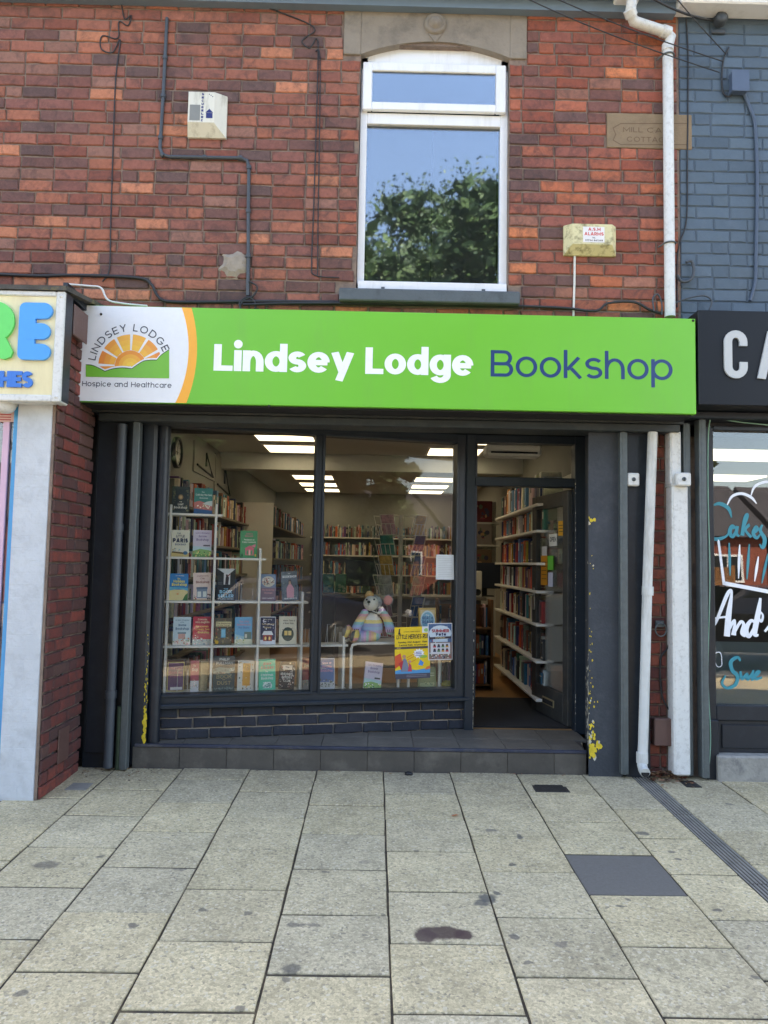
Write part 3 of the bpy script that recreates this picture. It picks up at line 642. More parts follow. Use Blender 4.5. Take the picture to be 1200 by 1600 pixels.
for a, b in ((uL, uM0), (uM1, uR)):
    sbox(mb, a-.018, a, -.02, -.0105, zBt-.018, zT+.018, .003); sbox(mb, b, b+.018, -.02, -.0105, zBt-.018, zT+.018, .003)
    sbox(mb, a, b, -.02, -.0105, zBt-.018, zBt, .003); sbox(mb, a, b, -.02, -.0105, zT, zT+.018, .003)
mb.build('glazing_bead', M_FRAME, wfr)
mb = MB(); sbox(mb, -.02, U1+.02, -.045, -.011, ZB-.004, ZB+.03, .008); mb.build('window_ledge', M_FRAME, wfr)
mb = MB(); sbox(mb, uL-.01, uM0+.008, .03, .036, zBt-.01, zT+.01, 0); mb.build('pane', G_SHOP, wfr)
mb = MB(); sbox(mb, uM1-.008, uR+.01, .03, .036, zBt-.01, zT+.01, 0); mb.build('pane', G_SHOP, wfr)
# pilaster between guide rail and window, with worn yellow paint on its edge
mb = MB(); p0 = onY(218, 1000, .06).x; p1 = Sw(-.03, 0, 0).x
mb.box(p0-.06, p0+.05, .1, .3, 0, 2.5, .02); mb.tube([(p0+.085, .17, TZ-.1), (p0+.085, .17, 2.5)], .045, 12); mb.build('pilaster', M_NAVY, shop)
# door frame, transom light and door
YD = .72
dj = [onY(727, 900, YD).x, onY(741, 900, YD).x, onY(897, 900, YD).x, onY(908.5, 900, YD).x]
zt0, zt1 = onY(820, 693, YD).z, onY(820, 746.5, YD).z; zd = onY(820, 760.5, YD).z
df = MB(); df.box(dj[0], dj[1], YD-.03, YD+.09, TZ-.02, ZH, .004); df.box(dj[2], dj[3]+.05, YD-.03, YD+.09, TZ-.02, ZH, .004)
df.box(dj[1], dj[2], YD-.025, YD+.085, zd, zt1, .004); df.box(dj[1], dj[2], YD-.025, YD+.085, zt0, ZH, .004)
dfo = df.build('door_frame', M_FRAME, shop)
mb = MB(); mb.box(dj[1]-.005, dj[2]+.005, YD+.02, YD+.026, zt1-.005, zt0+.005); mb.build('transom_pane', G_SHOP, dfo)
# open door leaf, hinged on the far jamb
hx = dj[2]-.012; fe = onZ(845, 1115, TZ); LWd = .76; DA = math.radians(101)
hb = Vector((hx, YD+.06, 0)); ddir = Vector((fe.x-hx, fe.y-(YD+.06), 0)).normalized(); dang = math.atan2(ddir.y, ddir.x)
DX = Matrix.Translation(hb) @ Matrix.Rotation(dang, 4, 'Z'); dz0, dz1 = TZ+.02, zd-.012
M_DOOR = mat('door_grey_brown', (52, 54, 54), .5, var=.2, scale=7, bump=.1, dirt=(104, 98, 86), dirt_amt=.3, dirt_scale=9)
def dbox(mb, a, b, c, d, e, f, ch=.003, mi=0): mb.box(a, b, c, d, e, f, ch, None, mi, DX)
mb = MB(); T_ = .022
dbox(mb, 0, .1, -T_, T_, dz0, dz1); dbox(mb, LWd-.1, LWd, -T_, T_, dz0, dz1); dbox(mb, .1, LWd-.1, -T_, T_, dz1-.12, dz1); dbox(mb, .1, LWd-.1, -T_, T_, dz0, dz0+.23)
door = mb.build('door', M_DOOR, shop)
mb = MB(); dbox(mb, .095, LWd-.095, -.003, .003, dz0+.225, dz1-.115, 0); mb.build('door_pane', G_SHOP, door)
mb = MB()
for s in (-1, 1):
    mb.tube([DX @ Vector((LWd-.05, s*T_, 1.16)), DX @ Vector((LWd-.05, s*(T_+.045), 1.16)), DX @ Vector((LWd-.16, s*(T_+.05), 1.16))], .009, 8)
    dbox(mb, LWd-.07, LWd-.03, s*T_, s*(T_+.006), 1.03, 1.22, .002)
mb.build('door_handle', mat('brushed_chrome', (190, 192, 190), .3, metal=.9, var=.05, bump=0), door)
mb = MB()
for s in (-1, 1): dbox(mb, .26, .5, s*T_, s*(T_+.008), dz0+.09, dz0+.15, .003); dbox(mb, .275, .485, s*(T_+.0085), s*(T_+.011), dz0+.102, dz0+.138, .001, 1)
mb.build('letter_slot', [mat('brass_slot', (150, 140, 110), .45, metal=.6, var=.1), M_DARK], door)
st = MB(); dmp = lambda x, z, d: DX @ Vector((x, .0036+d, z)); dmp2 = lambda x, z, d: DX @ Vector((x, -.0036-d, z))
ext = onX
for (a, b, c_, d_, col) in ((.13, .23, 1.66, 1.78, (222, 164, 48)), (.26, .42, 1.58, 1.68, (226, 226, 220)), (.46, .6, 1.25, 1.5, (206, 140, 40)), (.47, .58, 1.5, 1.58, (210, 212, 214)), (.33, .45, 1.38, 1.5, (96, 190, 70)), (.34, .44, 1.24, 1.36, (196, 200, 220))):
    flat(st, rect(a, c_, b, d_), dmp, lin(col), 0); flat(st, rect(a, c_, b, d_), dmp2, lin(col), 0)
put_text(st, 'OPEN', .405, .275, 1.615, dmp, lin((30, 32, 36)), .08, h=.04, k0=1)
for k in range(5): flat(st, rect(.475, 1.3+k*.035, .585, 1.308+k*.035), dmp, lin((120, 70, 20)), 1)
for k in range(3): flat(st, rect(.14, 1.69+k*.025, .22, 1.697+k*.025), dmp, lin((90, 60, 20)), 1)
st.build('door_stickers', M_PRINT, door)
# splayed dark reveal and rendered column beside the door
mb = MB(); cx0, cx1 = 1.47, 1.70
pts = [(cx0, .05), (cx1, .05), (cx1, .85), (dj[3]+.045, .85), (dj[3]+.02, YD-.031)]
mb.prism(pts, lambda x, y, d: Vector((x, y, d)), -.02, 2.5); colm = mb.build('rendered_column', M_RENDER, shop)
R = random.Random(8); fl = MB()      # flakes of old yellow paint down the arris
for zc, n, sp, big in ((1.72, 8, .04, .013), (1.42, 5, .06, .006), (.9, 10, .2, .005), (.55, 18, .16, .006), (.27, 26, .09, .012), (.17, 18, .05, .018), (1.15, 4, .2, .005)):
    for _ in range(n):
        z = zc+R.gauss(0, sp*.6); w = big*R.uniform(.4, 1.3); x = cx0+abs(R.gauss(0, .018)) if zc > .3 else cx0+abs(R.gauss(0, .032))
        if z < .06: continue
        p = [(x+w*R.uniform(.4, 1)*math.cos(6.283*i/7), z+w*1.6*R.uniform(.4, 1)*math.sin(6.283*i/7)) for i in range(7)]
        p = [(max(a, cx0+.001), b) for a, b in p]
        fl.prism(p, lambda a, b, d: Vector((a, .0495-d, b)), 0, R.uniform(.0008, .003), mi=0 if R.random() < .8 else 1)
tag(fl.build('paint_flakes', [M_YELLOWP, M_FLAKE], colm), None, None, None, 'stuff')
fl = MB()
for _ in range(70):
    z = abs(R.gauss(.3, .35))+.17; y = .07+R.random()**2*.5; f = (y-.05)/(YD-.031-.05); x = cx0+(dj[3]+.02-cx0)*f
    w = R.uniform(.004, .012); fl.prism([(w*R.uniform(.4, 1)*math.cos(6.283*i/6), w*1.7*R.uniform(.4, 1)*math.sin(6.283*i/6)) for i in range(6)], lambda a, b, d: Vector((x-.0006-d, y+a, z+b)), 0, .001)
tag(fl.build('paint_flakes', M_FLAKE, colm), None, None, None, 'stuff')
fl = MB()
for zc, n, sp, big in ((.5, 30, .12, .007), (.3, 40, .08, .012), (.22, 26, .05, .013), (.8, 10, .12, .005)):
    for _ in range(n):
        z = zc+R.gauss(0, sp*.7); w = big*R.uniform(.4, 1.2); x = p0+.045+R.gauss(0, .006)
        if z < .05: continue
        fl.prism([(x+w*.7*R.uniform(.4, 1)*math.cos(6.283*i/6), z+w*2*R.uniform(.4, 1)*math.sin(6.283*i/6)) for i in range(6)], lambda a, b, d: Vector((a, .0995-d, b)), 0, R.uniform(.0006, .003))
tag(fl.build('yellow_paint_streak', M_YELLOWP, shop), None, None, None, 'stuff')
fl = MB()     # chipped white edges of door jamb
for xx, n in ((dj[1], 60), (dj[2], 40)):
    for _ in range(n):
        z = TZ+abs(R.gauss(.05, .35)) if xx == dj[1] else TZ+R.uniform(.05, 1.9); w = R.uniform(.002, .007)
        fl.prism([(xx-.003*(1 if xx == dj[1] else -1)+w*.7*R.uniform(.3, 1)*math.cos(6.283*i/6), z+w*2.2*R.uniform(.4, 1)*math.sin(6.283*i/6)) for i in range(6)], lambda a, b, d: Vector((a, YD-.0305-d, b)), 0, .001)
tag(fl.build('paint_chips', M_FLAKE, dfo), None, None, None, 'stuff')
# side panel at the far end of the front, recessed
mb = MB(); mb.box(-1.944, p0-.06, .08, .14, 0, 2.5); a = onY(150, 900, .05).x
mb.box(-1.93, -1.76, .068, .0795, .1, 2.4, .006); spn = mb.build('side_panel', M_NAVY, shop)
# lintel zone: roller-shutter housing, slatted bottom bar, head boards
mb = MB(); mb.box(-1.94, 2.1, -.04, .5, 2.40, 2.44); mb.box(-1.9, 2.08, -.03, .16, 2.345, 2.3995, .006)
hz0 = onY(600, 665, 0).z
mb.box(-1.64, 1.72, .02, .075, hz0, 2.3445, .01); mb.box(-1.64, 1.72, .012, .0195, hz0+.02, hz0+.035, .003); mb.box(-1.64, 1.72, .006, .0195, hz0+.055, hz0+.066, .003)
mb.build('shutter_housing', mat('shutter_steel', (52, 58, 60), .5, metal=.3, var=.2, scale=4, bump=.1, dirt=(86, 88, 84), dirt_amt=.4, dirt_scale=9), shop)
mb = MB(); mb.box(-1.94, 2.1, .15, 1.0, 2.44, 2.9); mb.build('front_beam', M_DARK, shop)
# galvanised guide rails
def rail(parent, x0, x1, y0, y1, z0, z1):
    mb = MB(); mb.box(x0, x1, y0, y1, z0, z1, .004); w = x1-x0
    mb.box(x0+w*.3, x0+w*.62, y0-.002, y0-.0005, z0, z1); return mb.build('shutter_rail', M_GALV, parent)
rail(shop, -1.672, -1.625, .0, .07, .01, 2.345); rail(shop, 1.675, 1.726, .0, .07, .03, 2.345)
# porch: tiled step and floor
por = MB(); pz = TZ-.013
por.add([(x, y, z) for x, y in ((-1.62, .105), (1.47, .105), (1.62, 1.2), (-1.62, 1.2)) for z in (-.1, pz)], [(0, 1, 3, 2), (2, 3, 5, 4), (4, 5, 7, 6), (6, 7, 1, 0), (1, 7, 5, 3), (0, 2, 4, 6)])
porch = por.build('porch_step', M_GROUT, shop)
R = random.Random(21); tm = {}
def tile_obj(x0, x1, y0, y1, z0, z1, col):
    me = bpy.data.meshes.new('tile'); m_ = MB().box(-(x1-x0)/2, (x1-x0)/2, -(y1-y0)/2, (y1-y0)/2, -(z1-z0)/2, (z1-z0)/2, .002)
    key = tuple(round(q, 3) for q in (x1-x0, y1-y0, z1-z0))
    if key not in tm: me.from_pydata([tuple(v) for v in m_.v], [], m_.f); me.materials.append(M_TILE); tm[key] = me
    o = place('tile', tm[key], porch, Vector(((x0+x1)/2, (y0+y1)/2, (z0+z1)/2))-mw(shop).translation, (1, 1, 1), (R.uniform(-.003, .003), 0, 0), (lambda kq: tuple(c*kq*(col or 1) for c in lin((100, 95, 88))))(R.uniform(.9, 1.1)))
tw = .318; x = -1.615
ntile = 0
while x < 1.45:
    x1 = min(x+tw, 1.468); tile_obj(x+.0012, x1-.0012, .092, .104, -.02, TZ-.016, .62); x += tw
yt = .108
for row in range(2):
    x = -1.615 if row == 0 else -1.615
    while x < 1.6:
        x1 = min(x+tw, 1.47 if row == 0 else 1.58); y1 = yt+.318
        cxm = (x+x1)/2; wy = WA.y+(cxm-WA.x)*math.tan(WANG)
        yy = min(y1, wy+.12) if cxm < dj[0] else min(y1, YD+.06)
        if yy-yt > .04 and x1-x > .03: tile_obj(x+.0014, x1-.0014, yt+.0014, yy-.0014, TZ-.02, TZ, 0)
        x += tw
    yt += .318
mb = MB(); mb.box(-1.6, 1.468, .088, .118, TZ+.0005, TZ+.005, .002); mb.box(-1.6, 1.468, .0865, .0915, TZ-.013, TZ+.004, .001)
mb.build('step_nosing', mat('nosing_metal', (64, 70, 88), .4, metal=.5, var=.2, scale=9, bump=.05, dirt=(140, 138, 132), dirt_amt=.3, dirt_scale=5), porch)
def letters(parent, s, x0, x1, y, mp, col, a=.05, b=None, sp=.1, h=None, d=.0004):
    # one part per letter
    _, tot = text_polys(s, a, b, sp); sx = (x1-x0)/tot; x = 0
    for ch in s:
        _, w = text_polys(ch, a, b, sp); mb = MB(); put_text(mb, ch, x0+x*sx, x0+(x+w)*sx, y, mp, col, a, b, sp, h, d); mb.build('letter', M_PRINT, parent); x += w+sp
# ------------------------------------------------------------------ bookshop fascia sign
YS = -.25
GREEN, WHITE_, ORANGE, NAVYC = lin((106, 190, 62)), lin((228, 232, 236)), lin((248, 176, 66)), lin((38, 66, 116))
SX0, SX1, SZ0, SZ1 = -1.958, 2.096, 2.426, 3.067
fs = thing('fascia_sign', 'long green fascia sign reading Lindsey Lodge Bookshop over the shop window', 'shop sign', (0, YS, SZ0))
smp = lambda x, z, d: Vector((x, YS-d, z))
def sp(px, py): p = onY(px, py, YS); return p.x, p.z
mb = MB(); mb.box(SX0, SX1, YS, -.045, SZ0, SZ1, .004, GREEN); mb.build('sign_tray', mat('green_vinyl', src='attr', rough=.36, var=.035, scale=1.6, bump=.02, bscale=2.5, dirt=(120, 150, 90), dirt_amt=.14, dirt_scale=5, streak=True), fs)
mb = MB(); mb.box(SX0+.02, SX1-.02, YS+.03, -.04, SZ0-.012, SZ0-.001, 0); mb.box(SX0, SX1, -.044, .0, SZ0-.01, SZ1-.05); mb.build('sign_backing', M_DARK, fs)
def arc_edge(pa, pb, pc, n=16):      # circle through three sign points
    (ax, ay), (bx, by), (cx, cy) = pa, pb, pc
    d = 2*(ax*(by-cy)+bx*(cy-ay)+cx*(ay-by)); ux = ((ax*ax+ay*ay)*(by-cy)+(bx*bx+by*by)*(cy-ay)+(cx*cx+cy*cy)*(ay-by))/d; uy = ((ax*ax+ay*ay)*(cx-bx)+(bx*bx+by*by)*(ax-cx)+(cx*cx+cy*cy)*(bx-ax))/d
    r = math.hypot(ax-ux, ay-uy); o = []
    for i in range(n+1): z = SZ0+.003+(SZ1-SZ0-.006)*i/n; o.append((ux+math.sqrt(max(0, r*r-(z-uy)**2)), z))
    return o
ei = arc_edge(sp(284, 481), sp(294.7, 539.7), sp(274, 629.5)); eo = arc_edge(sp(299.5, 481.4), sp(308, 540.6), sp(290.7, 631))
mb = MB()
for i in range(len(ei)-1):
    mb.add([smp(SX0+.003, ei[i][1], .0005), smp(*ei[i], .0005), smp(*ei[i+1], .0005), smp(SX0+.003, ei[i+1][1], .0005)], [(0, 1, 2, 3)], WHITE_)
    mb.add([smp(*ei[i], .0005), smp(*eo[i], .0005), smp(*eo[i+1], .0005), smp(*ei[i+1], .0005)], [(0, 1, 2, 3)], ORANGE)
mb.build('white_end_panel', M_PRINT, fs)
mb = MB()
x0, zb = sp(333.5, 579); x1, _ = sp(553, 579); zc = sp(333.5, 537.5)[1]; hC = zc-zb
letters(fs, 'Lindsey', x0, x1, zb, smp, lin((240, 243, 248)), .1, .07, .03, hC, .0006)
x0, _ = sp(570.6, 581); x1, _ = sp(739.5, 583)
letters(fs, 'Lodge', x0, x1, zb, smp, lin((240, 243, 248)), .1, .07, .03, hC, .0006)
x0, _ = sp(766.5, 585); x1, _ = sp(1051, 590)
letters(fs, 'Bookshop', x0, x1, zb, smp, NAVYC, .047, .043, .062, hC, .0006)

# sunrise emblem
mb = MB(); sc0 = sp(203.6, 571.4); K = (SX1-SX0)/(1087-124)
def ring(r0, r1, a0, a1, c0, c1, k, n=6):
    for j in range(3):
        ra, rb = r0+(r1-r0)*j/3, r0+(r1-r0)*(j+1)/3; t = (j+.5)/3; c = tuple(c0[q]*(1-t)+c1[q]*t for q in range(3))
        for i in range(n):
            b, e = math.radians(a0+(a1-a0)*i/n), math.radians(a0+(a1-a0)*(i+1)/n)
            flat(mb, [(sc0[0]+rr*math.cos(an), sc0[1]+rr*math.sin(an)) for rr, an in ((ra, b), (rb, b), (rb, e), (ra, e))], smp, c, k, .0005)
YEL, ORG = lin((250, 204, 78)), lin((232, 132, 66))
for a in range(-30, 210, 30):
    f = abs(a+15-90)/100; ring(24.4*K, 49.5*K, max(a+2.6, -10), min(a+27.4, 190), tuple(YEL[q]*(1-f*.5)+ORG[q]*f*.5 for q in range(3)), tuple(YEL[q]*(1-min(1, f+.35))+ORG[q]*min(1, f+.35) for q in range(3)), 1)
for j in range(4):
    c = tuple(YEL[q]*(1-(j/3)**1.3)+lin((238, 150, 60))[q]*(j/3)**1.3 for q in range(3)); ring(24.2*K*j/4, 24.2*K*(j+1)/4, -50, 230, c, c, 1, 16)
cr = lambda x, y: sp(100+x/5.4545, 470+y/5.4545)
hl = spline([(187, 545), (240, 550), (300, 575), (350, 602)], 5)[:-1]+spline([(350, 602), (420, 580), (500, 572), (578, 580)], 5)[:-1]+spline([(578, 580), (620, 550), (680, 515), (740, 506), (790, 506)], 4)[:-1]+spline([(790, 506), (830, 462), (897, 416)], 5)
top = [cr(*p) for p in hl]; bot = [cr(p[0], 648+14*(p[0]-187)/710) for p in hl]; low = [cr(p[0], p[1]+60) for p in hl]
for i in range(len(top)-1):
    flat(mb, [top[i], top[i+1], bot[i+1], bot[i]], smp, lin((112, 186, 66)), 4, .0005)
for off, c, k, w in ((-9, WHITE_, 3, .012), (0, lin((44, 70, 44)), 5, .0055)):
    q = [cr(p[0], p[1]+off) for p in hl]
    for i in range(len(q)-1): flat(mb, [(q[i][0], q[i][1]-w/2), (q[i+1][0], q[i+1][1]-w/2), (q[i+1][0], q[i+1][1]+w/2), (q[i][0], q[i][1]+w/2)], smp, c, k, .0005)
q0, q1 = cr(187, 560), cr(600, 670)     # keep the lowest rays behind the hills on white
ad = 172.0; hT = 11.6*K; rT = 54.5*K
def arc_text(s, a_start, a_end, r, h, col, pen, k):
    P = []; tot = 0
    for ch in s:
        polys, w = text_polys(ch, pen); P.append((polys, tot, w)); tot += w+.12
    tot -= .12; s_ = h/CH
    for polys, x, w in P:
        an = math.radians(a_start+(a_end-a_start)*((x+w/2)/tot)); t = an-math.pi/2; cx, cz = sc0[0]+r*math.cos(an), sc0[1]+r*math.sin(an)
        for kk, pp in polys:
            for p in pp: flat(mb, [(cx+(u-w/2)*s_*math.cos(t)-v*s_*math.sin(t), cz+(u-w/2)*s_*math.sin(t)+v*s_*math.cos(t)) for u, v in p], smp, col, k+kk*.3, .0005)
arc_text('LINDSEY LODGE', 173, 24, rT, hT, lin((34, 44, 66)), .047, 3)
x0, z0 = sp(128.4, 603.3); x1, _ = sp(268, 604); put_text(mb, 'Hospice and Healthcare', x0, x1, z0, smp, lin((36, 46, 68)), .048, None, .1, 8.1*K, .0005, k0=1)
mb.build('emblem', M_PRINT, fs)
mb = MB()
for px, py in ((158, 491), (420, 635), (1083, 501)): x, z = sp(px, py); mb.lathe([(.009, 0), (.008, -.004), (0, -.006)], (x, YS-.0005, z), 'Y', 8)
mb.build('fixing_screw', M_IRON, fs)

# ------------------------------------------------------------------ discount shop next door (projecting front)
YN = -.56; dsh = thing('discount_shop_building', 'neighbouring shop with white painted pilaster and projecting brick return', 'building', (-2.6, .1, 0))
NX = -1.955; px0 = onY(14, 900, YN).x
mb = MB(); zt = onY(90, 629, YN).z
R = random.Random(5)
mb.box(px0, NX-.022, YN, YN+.12, -.2, 2.6, .006); pil = mb.build('pilaster', M_WHITEP, dsh)
mb = MB()         # painted brick courses just showing through the paint
z = -.01; r = 0
while z < 2.33:
    x = px0+.004+(0 if r % 2 else -.11)
    while x < NX-.03:
        a, b = max(x, px0+.003), min(x+.22, NX-.024)
        if b-a > .02: mb.box(a, b-.003, YN-.0004-R.uniform(0, .0014), YN+.01, z+.0015+R.uniform(-.001, .001), z+.0715, .0008)
        x += .222
    z += .0735; r += 1
tag(mb.build('painted_brickwork', M_WHITEP, pil), None, None, None, 'stuff')
mb = MB(); mb.box(NX-.2, NX-.006, YN+.121, .02, -.2, 2.9); mb.box(NX-.0215, NX-.006, YN+.002, YN+.12, -.2, 2.9); rw = mb.build('return_wall', M_MORT, dsh)
rw_red = [((118, 62, 56), 4), ((104, 58, 54), 4), ((132, 68, 58), 3), ((92, 62, 58), 3), ((98, 70, 64), 2), ((92, 60, 58), 2)]
lay(rw, (NX-.002, YN+.004, 0), math.pi/2, 0, .60, -.02, 2.9, .0775, .235, [], BR_O, BR_A, rw_red, 300, seed=17, headers=.3)
mb = MB(); a = onX(92, 1165, NX); mb.box(NX+.012, NX+.02, -.34, -.18, .13, .34, .003); mb.build('meter_flap', M_BROWN, rw)
# sign box of the shop next door
ds = thing('lightbox_sign', 'cream lightbox sign with green R and blue E in bubble letters', 'shop sign', (-2.4, -.68, 2.3))
YB = -.68; q1 = onY(100, 455, YB); q2 = onY(95, 628, YB); bx1, bz0, bz1 = (q1.x+q2.x)/2, q2.z, q1.z; bx0 = -3.4
mb = MB(); fw = .052
mb.box(bx1-fw, bx1, YB, YN-.004, bz0, bz1, .006); mb.box(bx0, bx1-fw, YB, YB+.1, bz0, bz0+fw*.8, .006); mb.box(bx0, bx1-fw, YB, YB+.1, bz1-fw*.6, bz1, .006)
for zc in (bz0+.03, bz1-.03): mb.lathe([(.011, 0), (.009, -.005), (0, -.006)], (bx1-.024, YB, zc), 'Y', 8)
mb.build('sign_frame', M_DIRTYW, ds)
mb = MB(); mb.box(bx0, bx1-fw+.004, YB+.012, YB+.03, bz0+.02, bz1-.02, .003); mb.build('sign_face', M_CREAM, ds)
bmp = lambda x, z, d: Vector((x, YB+.011-d, z))
def bp_(px, py): p = onY(px, py, YB+.01); return p.x, p.z
def rrect(x0, y0, x1, y1, r, n=5):
    r = min(r, (x1-x0)/2, (y1-y0)/2); o = []
    for cx, cy, a in ((x1-r, y1-r, 0), (x0+r, y1-r, 90), (x0+r, y0+r, 180), (x1-r, y0+r, 270)):
        o += [(cx+r*math.cos(math.radians(a+90*i/n)), cy+r*math.sin(math.radians(a+90*i/n))) for i in range(n+1)]
    return o
BLUE, BG = lin((58, 158, 232)), lin((86, 214, 104)); BLU2 = lin((36, 116, 206))
mb = MB(); (ex0, ez1), (ex1, ez0) = bp_(33.5, 474), bp_(80, 564)
mb.prism(rrect(ex0, ez0, ex0+(ex1-ex0)*.5, ez1, .035), bmp, 0, .02, BLUE)
H = ez1-ez0
for k, (f0_, f1_, xw) in enumerate(((.72, 1., 1.), (.36, .64, .96), (0., .28, .99))):
    mb.prism(rrect(ex0+.01, ez0+H*f0_, ex0+(ex1-ex0)*xw, ez0+H*f1_, .06), bmp, 0, .0204+k*.0004, BLUE)
mb.build('letter_e', M_PRINT, ds)
mb = MB(); rx1 = bp_(23.5, 520)[0]; rw_ = .215; rx0 = rx1-rw_
mb.prism(rrect(rx0, ez0, rx0+.1, ez1, .04), bmp, 0, .02, BG)
bowl = arc(rx0+.11, ez0+H*.66, .105, H*.34, -90, 90, 14)
inn = arc(rx0+.09, ez0+H*.66, .03, H*.09, -90, 90, 14)
for i in range(14): mb.prism([bowl[i], bowl[i+1], inn[i+1], inn[i]], bmp, 0, .0206, BG)
mb.prism(rrect(rx0+.04, ez0+H*.72, rx0+.12, ez1, .02), bmp, 0, .0208, BG); mb.prism(rrect(rx0+.04, ez0+H*.33, rx0+.12, ez0+H*.58, .02), bmp, 0, .0208, BG)
lg = [(rx0+.08, ez0+H*.42), (rx0+.16, ez0+H*.42), (rx1, ez0+H*.14), (rx1-.01, ez0+H*.04), (rx1-.05, ez0), (rx1-.09, ez0+H*.03)]
mb.prism(lg, bmp, 0, .0212, BG); mb.build('letter_r', M_PRINT, ds)
mb = MB(); (hx0, hz0), (hx1, _) = bp_(-24, 604.5), bp_(51.5, 604.5)
put_text(mb, 'CHES', hx0, hx1, hz0, bmp, BLU2, .125, .085, .0, bp_(0, 580)[1]-hz0, .0005, thick=.012); mb.build('small_lettering', M_PRINT, ds)
mb = MB()        # dark side and flashing above the sign box
mb.add([(bx1+.001, YB+.02, bz0+.01), (bx1+.001, YB+.02, bz1+.0), (bx1+.001, YN+.0, bz1+.0), (bx1+.001, YN+.0, bz0+.01), (bx1-.02, YB+.02, bz0+.01), (bx1-.02, YB+.02, bz1), (bx1-.02, YN+.0, bz1), (bx1-.02, YN+.0, bz0+.01)], [(0, 1, 2, 3), (4, 7, 6, 5), (0, 4, 5, 1), (1, 5, 6, 2), (2, 6, 7, 3), (3, 7, 4, 0)])
mb.box(NX+.002, NX+.03, YN+.003, -.005, 3.03, bz1+.1); mb.build('side_cheek', M_NAVY, ds)
mb = MB(); mb.add([(bx0, YB-.012, bz1+.002), (bx1+.01, YB-.012, bz1+.002), (bx1+.01, .0, bz1+.115), (bx0, .0, bz1+.115), (bx0, YB-.012, bz1+.03), (bx1+.01, YB-.012, bz1+.03), (bx1+.01, .0, bz1+.14), (bx0, 0, bz1+.14)], [(0, 1, 2, 3), (4, 7, 6, 5), (0, 4, 5, 1), (1, 5, 6, 2), (2, 6, 7, 3), (3, 7, 4, 0)])
mb.build('top_flashing', M_MOSS, ds)
a = onY(103, 482, -.46); b = onY(131, 527, -.46)
jb = thing('junction_box', 'brown square box on the brick return beside the cream sign', 'junction box', (NX+.03, -.4, 2.85))
mb = MB(); mb.box(NX+.004, NX+.05, -.5, -.3, 2.80, 2.975, .01); mb.build('box_body', M_BROWN, jb); mb = MB(); mb.box(NX+.051, NX+.06, -.51, -.29, 2.79, 2.985, .006); mb.build('lid', M_BROWN, jb)
# window of the discount shop
wx1 = px0-.002
mb = MB(); mb.box(wx1-.03, wx1, YN+.02, YN+.08, .2, 2.34, .003); mb.box(wx1-.1, wx1-.06, YN+.035, YN+.075, .2, 2.34, .003, None, 1); mb.box(-3.4, wx1-.03, YN+.02, YN+.1, -.1, .2, .003, None, 2)
mb.build('window_frame', [mat('sky_blue_paint', (60, 158, 214), .4, var=.05), mat('pink_paint', (214, 178, 200), .5, var=.05), M_NAVY], dsh)
mb = MB(); mb.box(-3.4, wx1-.03, YN+.05, YN+.056, .2, 2.34); mb.build('window_pane', glass('disc_glass', 1.2), dsh)
mb = MB(); mb.box(-3.4, wx1-.02, .3, .34, 0, 2.6); mb.build('window_backing', mat('display_backing', (120, 112, 118), .8, var=.4, scale=4), dsh)
mb = MB(); sg0, sg1 = onY(2, 640, YN+.04), onY(27, 660, YN+.04); mb.box(sg0.x-.02, wx1-.032, YN+.03, YN+.035, sg1.z, sg0.z, 0, lin((206, 170, 160)))
nm = lambda x, z, d: Vector((x, YN+.0298-d, z))
for k in range(5): flat(mb, rect(sg0.x, sg1.z+.01+k*.016, wx1-.05, sg1.z+.016+k*.016), nm, lin((176, 50, 48)), 1)
mb.build('red_notice', M_MATT, dsh)
cm = thing('dome_camera', 'small white dome fitting under the cream lightbox sign', 'camera', (px0-.06, YN-.02, 2.3)); mb = MB(); mb.ell((px0-.06, YN-.03, 2.318), (.06, .06, .05), 14, 8); mb.build('dome', M_DIRTYW, cm); mb = MB(); mb.lathe([(.065, 0), (.065, .02), (0, .02)], (px0-.06, YN-.03, 2.318), 'Z', 14); mb.build('base', M_DIRTYW, cm)
mb = MB(); mb.box(-6, -3.41, .006, .2, -.2, 5.6); mb.box(-6, -3.41, YN, .0, -.3, 3.0); mb.box(-3.4, NX-.2, .02, .24, 2.3, 2.9); mb.build('front_wall', BR_A if False else mat('plain_brickwork', (128, 72, 60), .9, var=.3, scale=8, bump=.4), dsh); roof(dsh, -9, -3.41)
# waste pipes, rail etc. in the recess
def pipe_thing(name, label, cat, pts, r, m, collars=(), clips=(), group=None, n=12, cm_=None):
    t = thing(name, label, cat, pts[-1], 0, group); mb = MB(); mb.tube(pts, r, n); mb.build('pipe', m, t)
    for p, d, rr, l in collars: mb = MB(); d = Vector(d).normalized(); mb.tube([Vector(p)-d*l/2, Vector(p)+d*l/2], rr, n); mb.build('collar', m, t)
    for p in clips:
        mb = MB(); p = Vector(p); mb.tube([p+Vector((-r-.03, .03, -.012)), p+Vector((-r-.018, .0, -.01))]+[p+Vector((-(r+.005)*math.cos(a_), -(r+.005)*math.sin(a_), 0)) for a_ in [math.pi*i/8 for i in range(9)]], .006, 6); mb.build('clip', cm_ or M_GALV, t)
    return t
a = onY(190, 680, .0); b = onY(172, 1192, .0); xx = (a.x+b.x)/2-.012
pipe_thing('soil_pipe', 'dark grey painted pipe up the recess beside the shutter rail', 'pipe', [(xx, .02, 2.33), (xx, .02, .02)], .032, M_GPIPE, [((xx, .02, 1.62), (0, 0, 1), .038, .05), ((xx, .02, .5), (0, 0, 1), .038, .05)])
pipe_thing('short_pipe', 'short mossy green stub of pipe at the foot of the grey pipe', 'pipe', [(xx+.068, .03, .42), (xx+.068, .03, .01)], .024, mat('mossy_pipe', (60, 76, 58), .7, var=.3, scale=20, bump=.2))
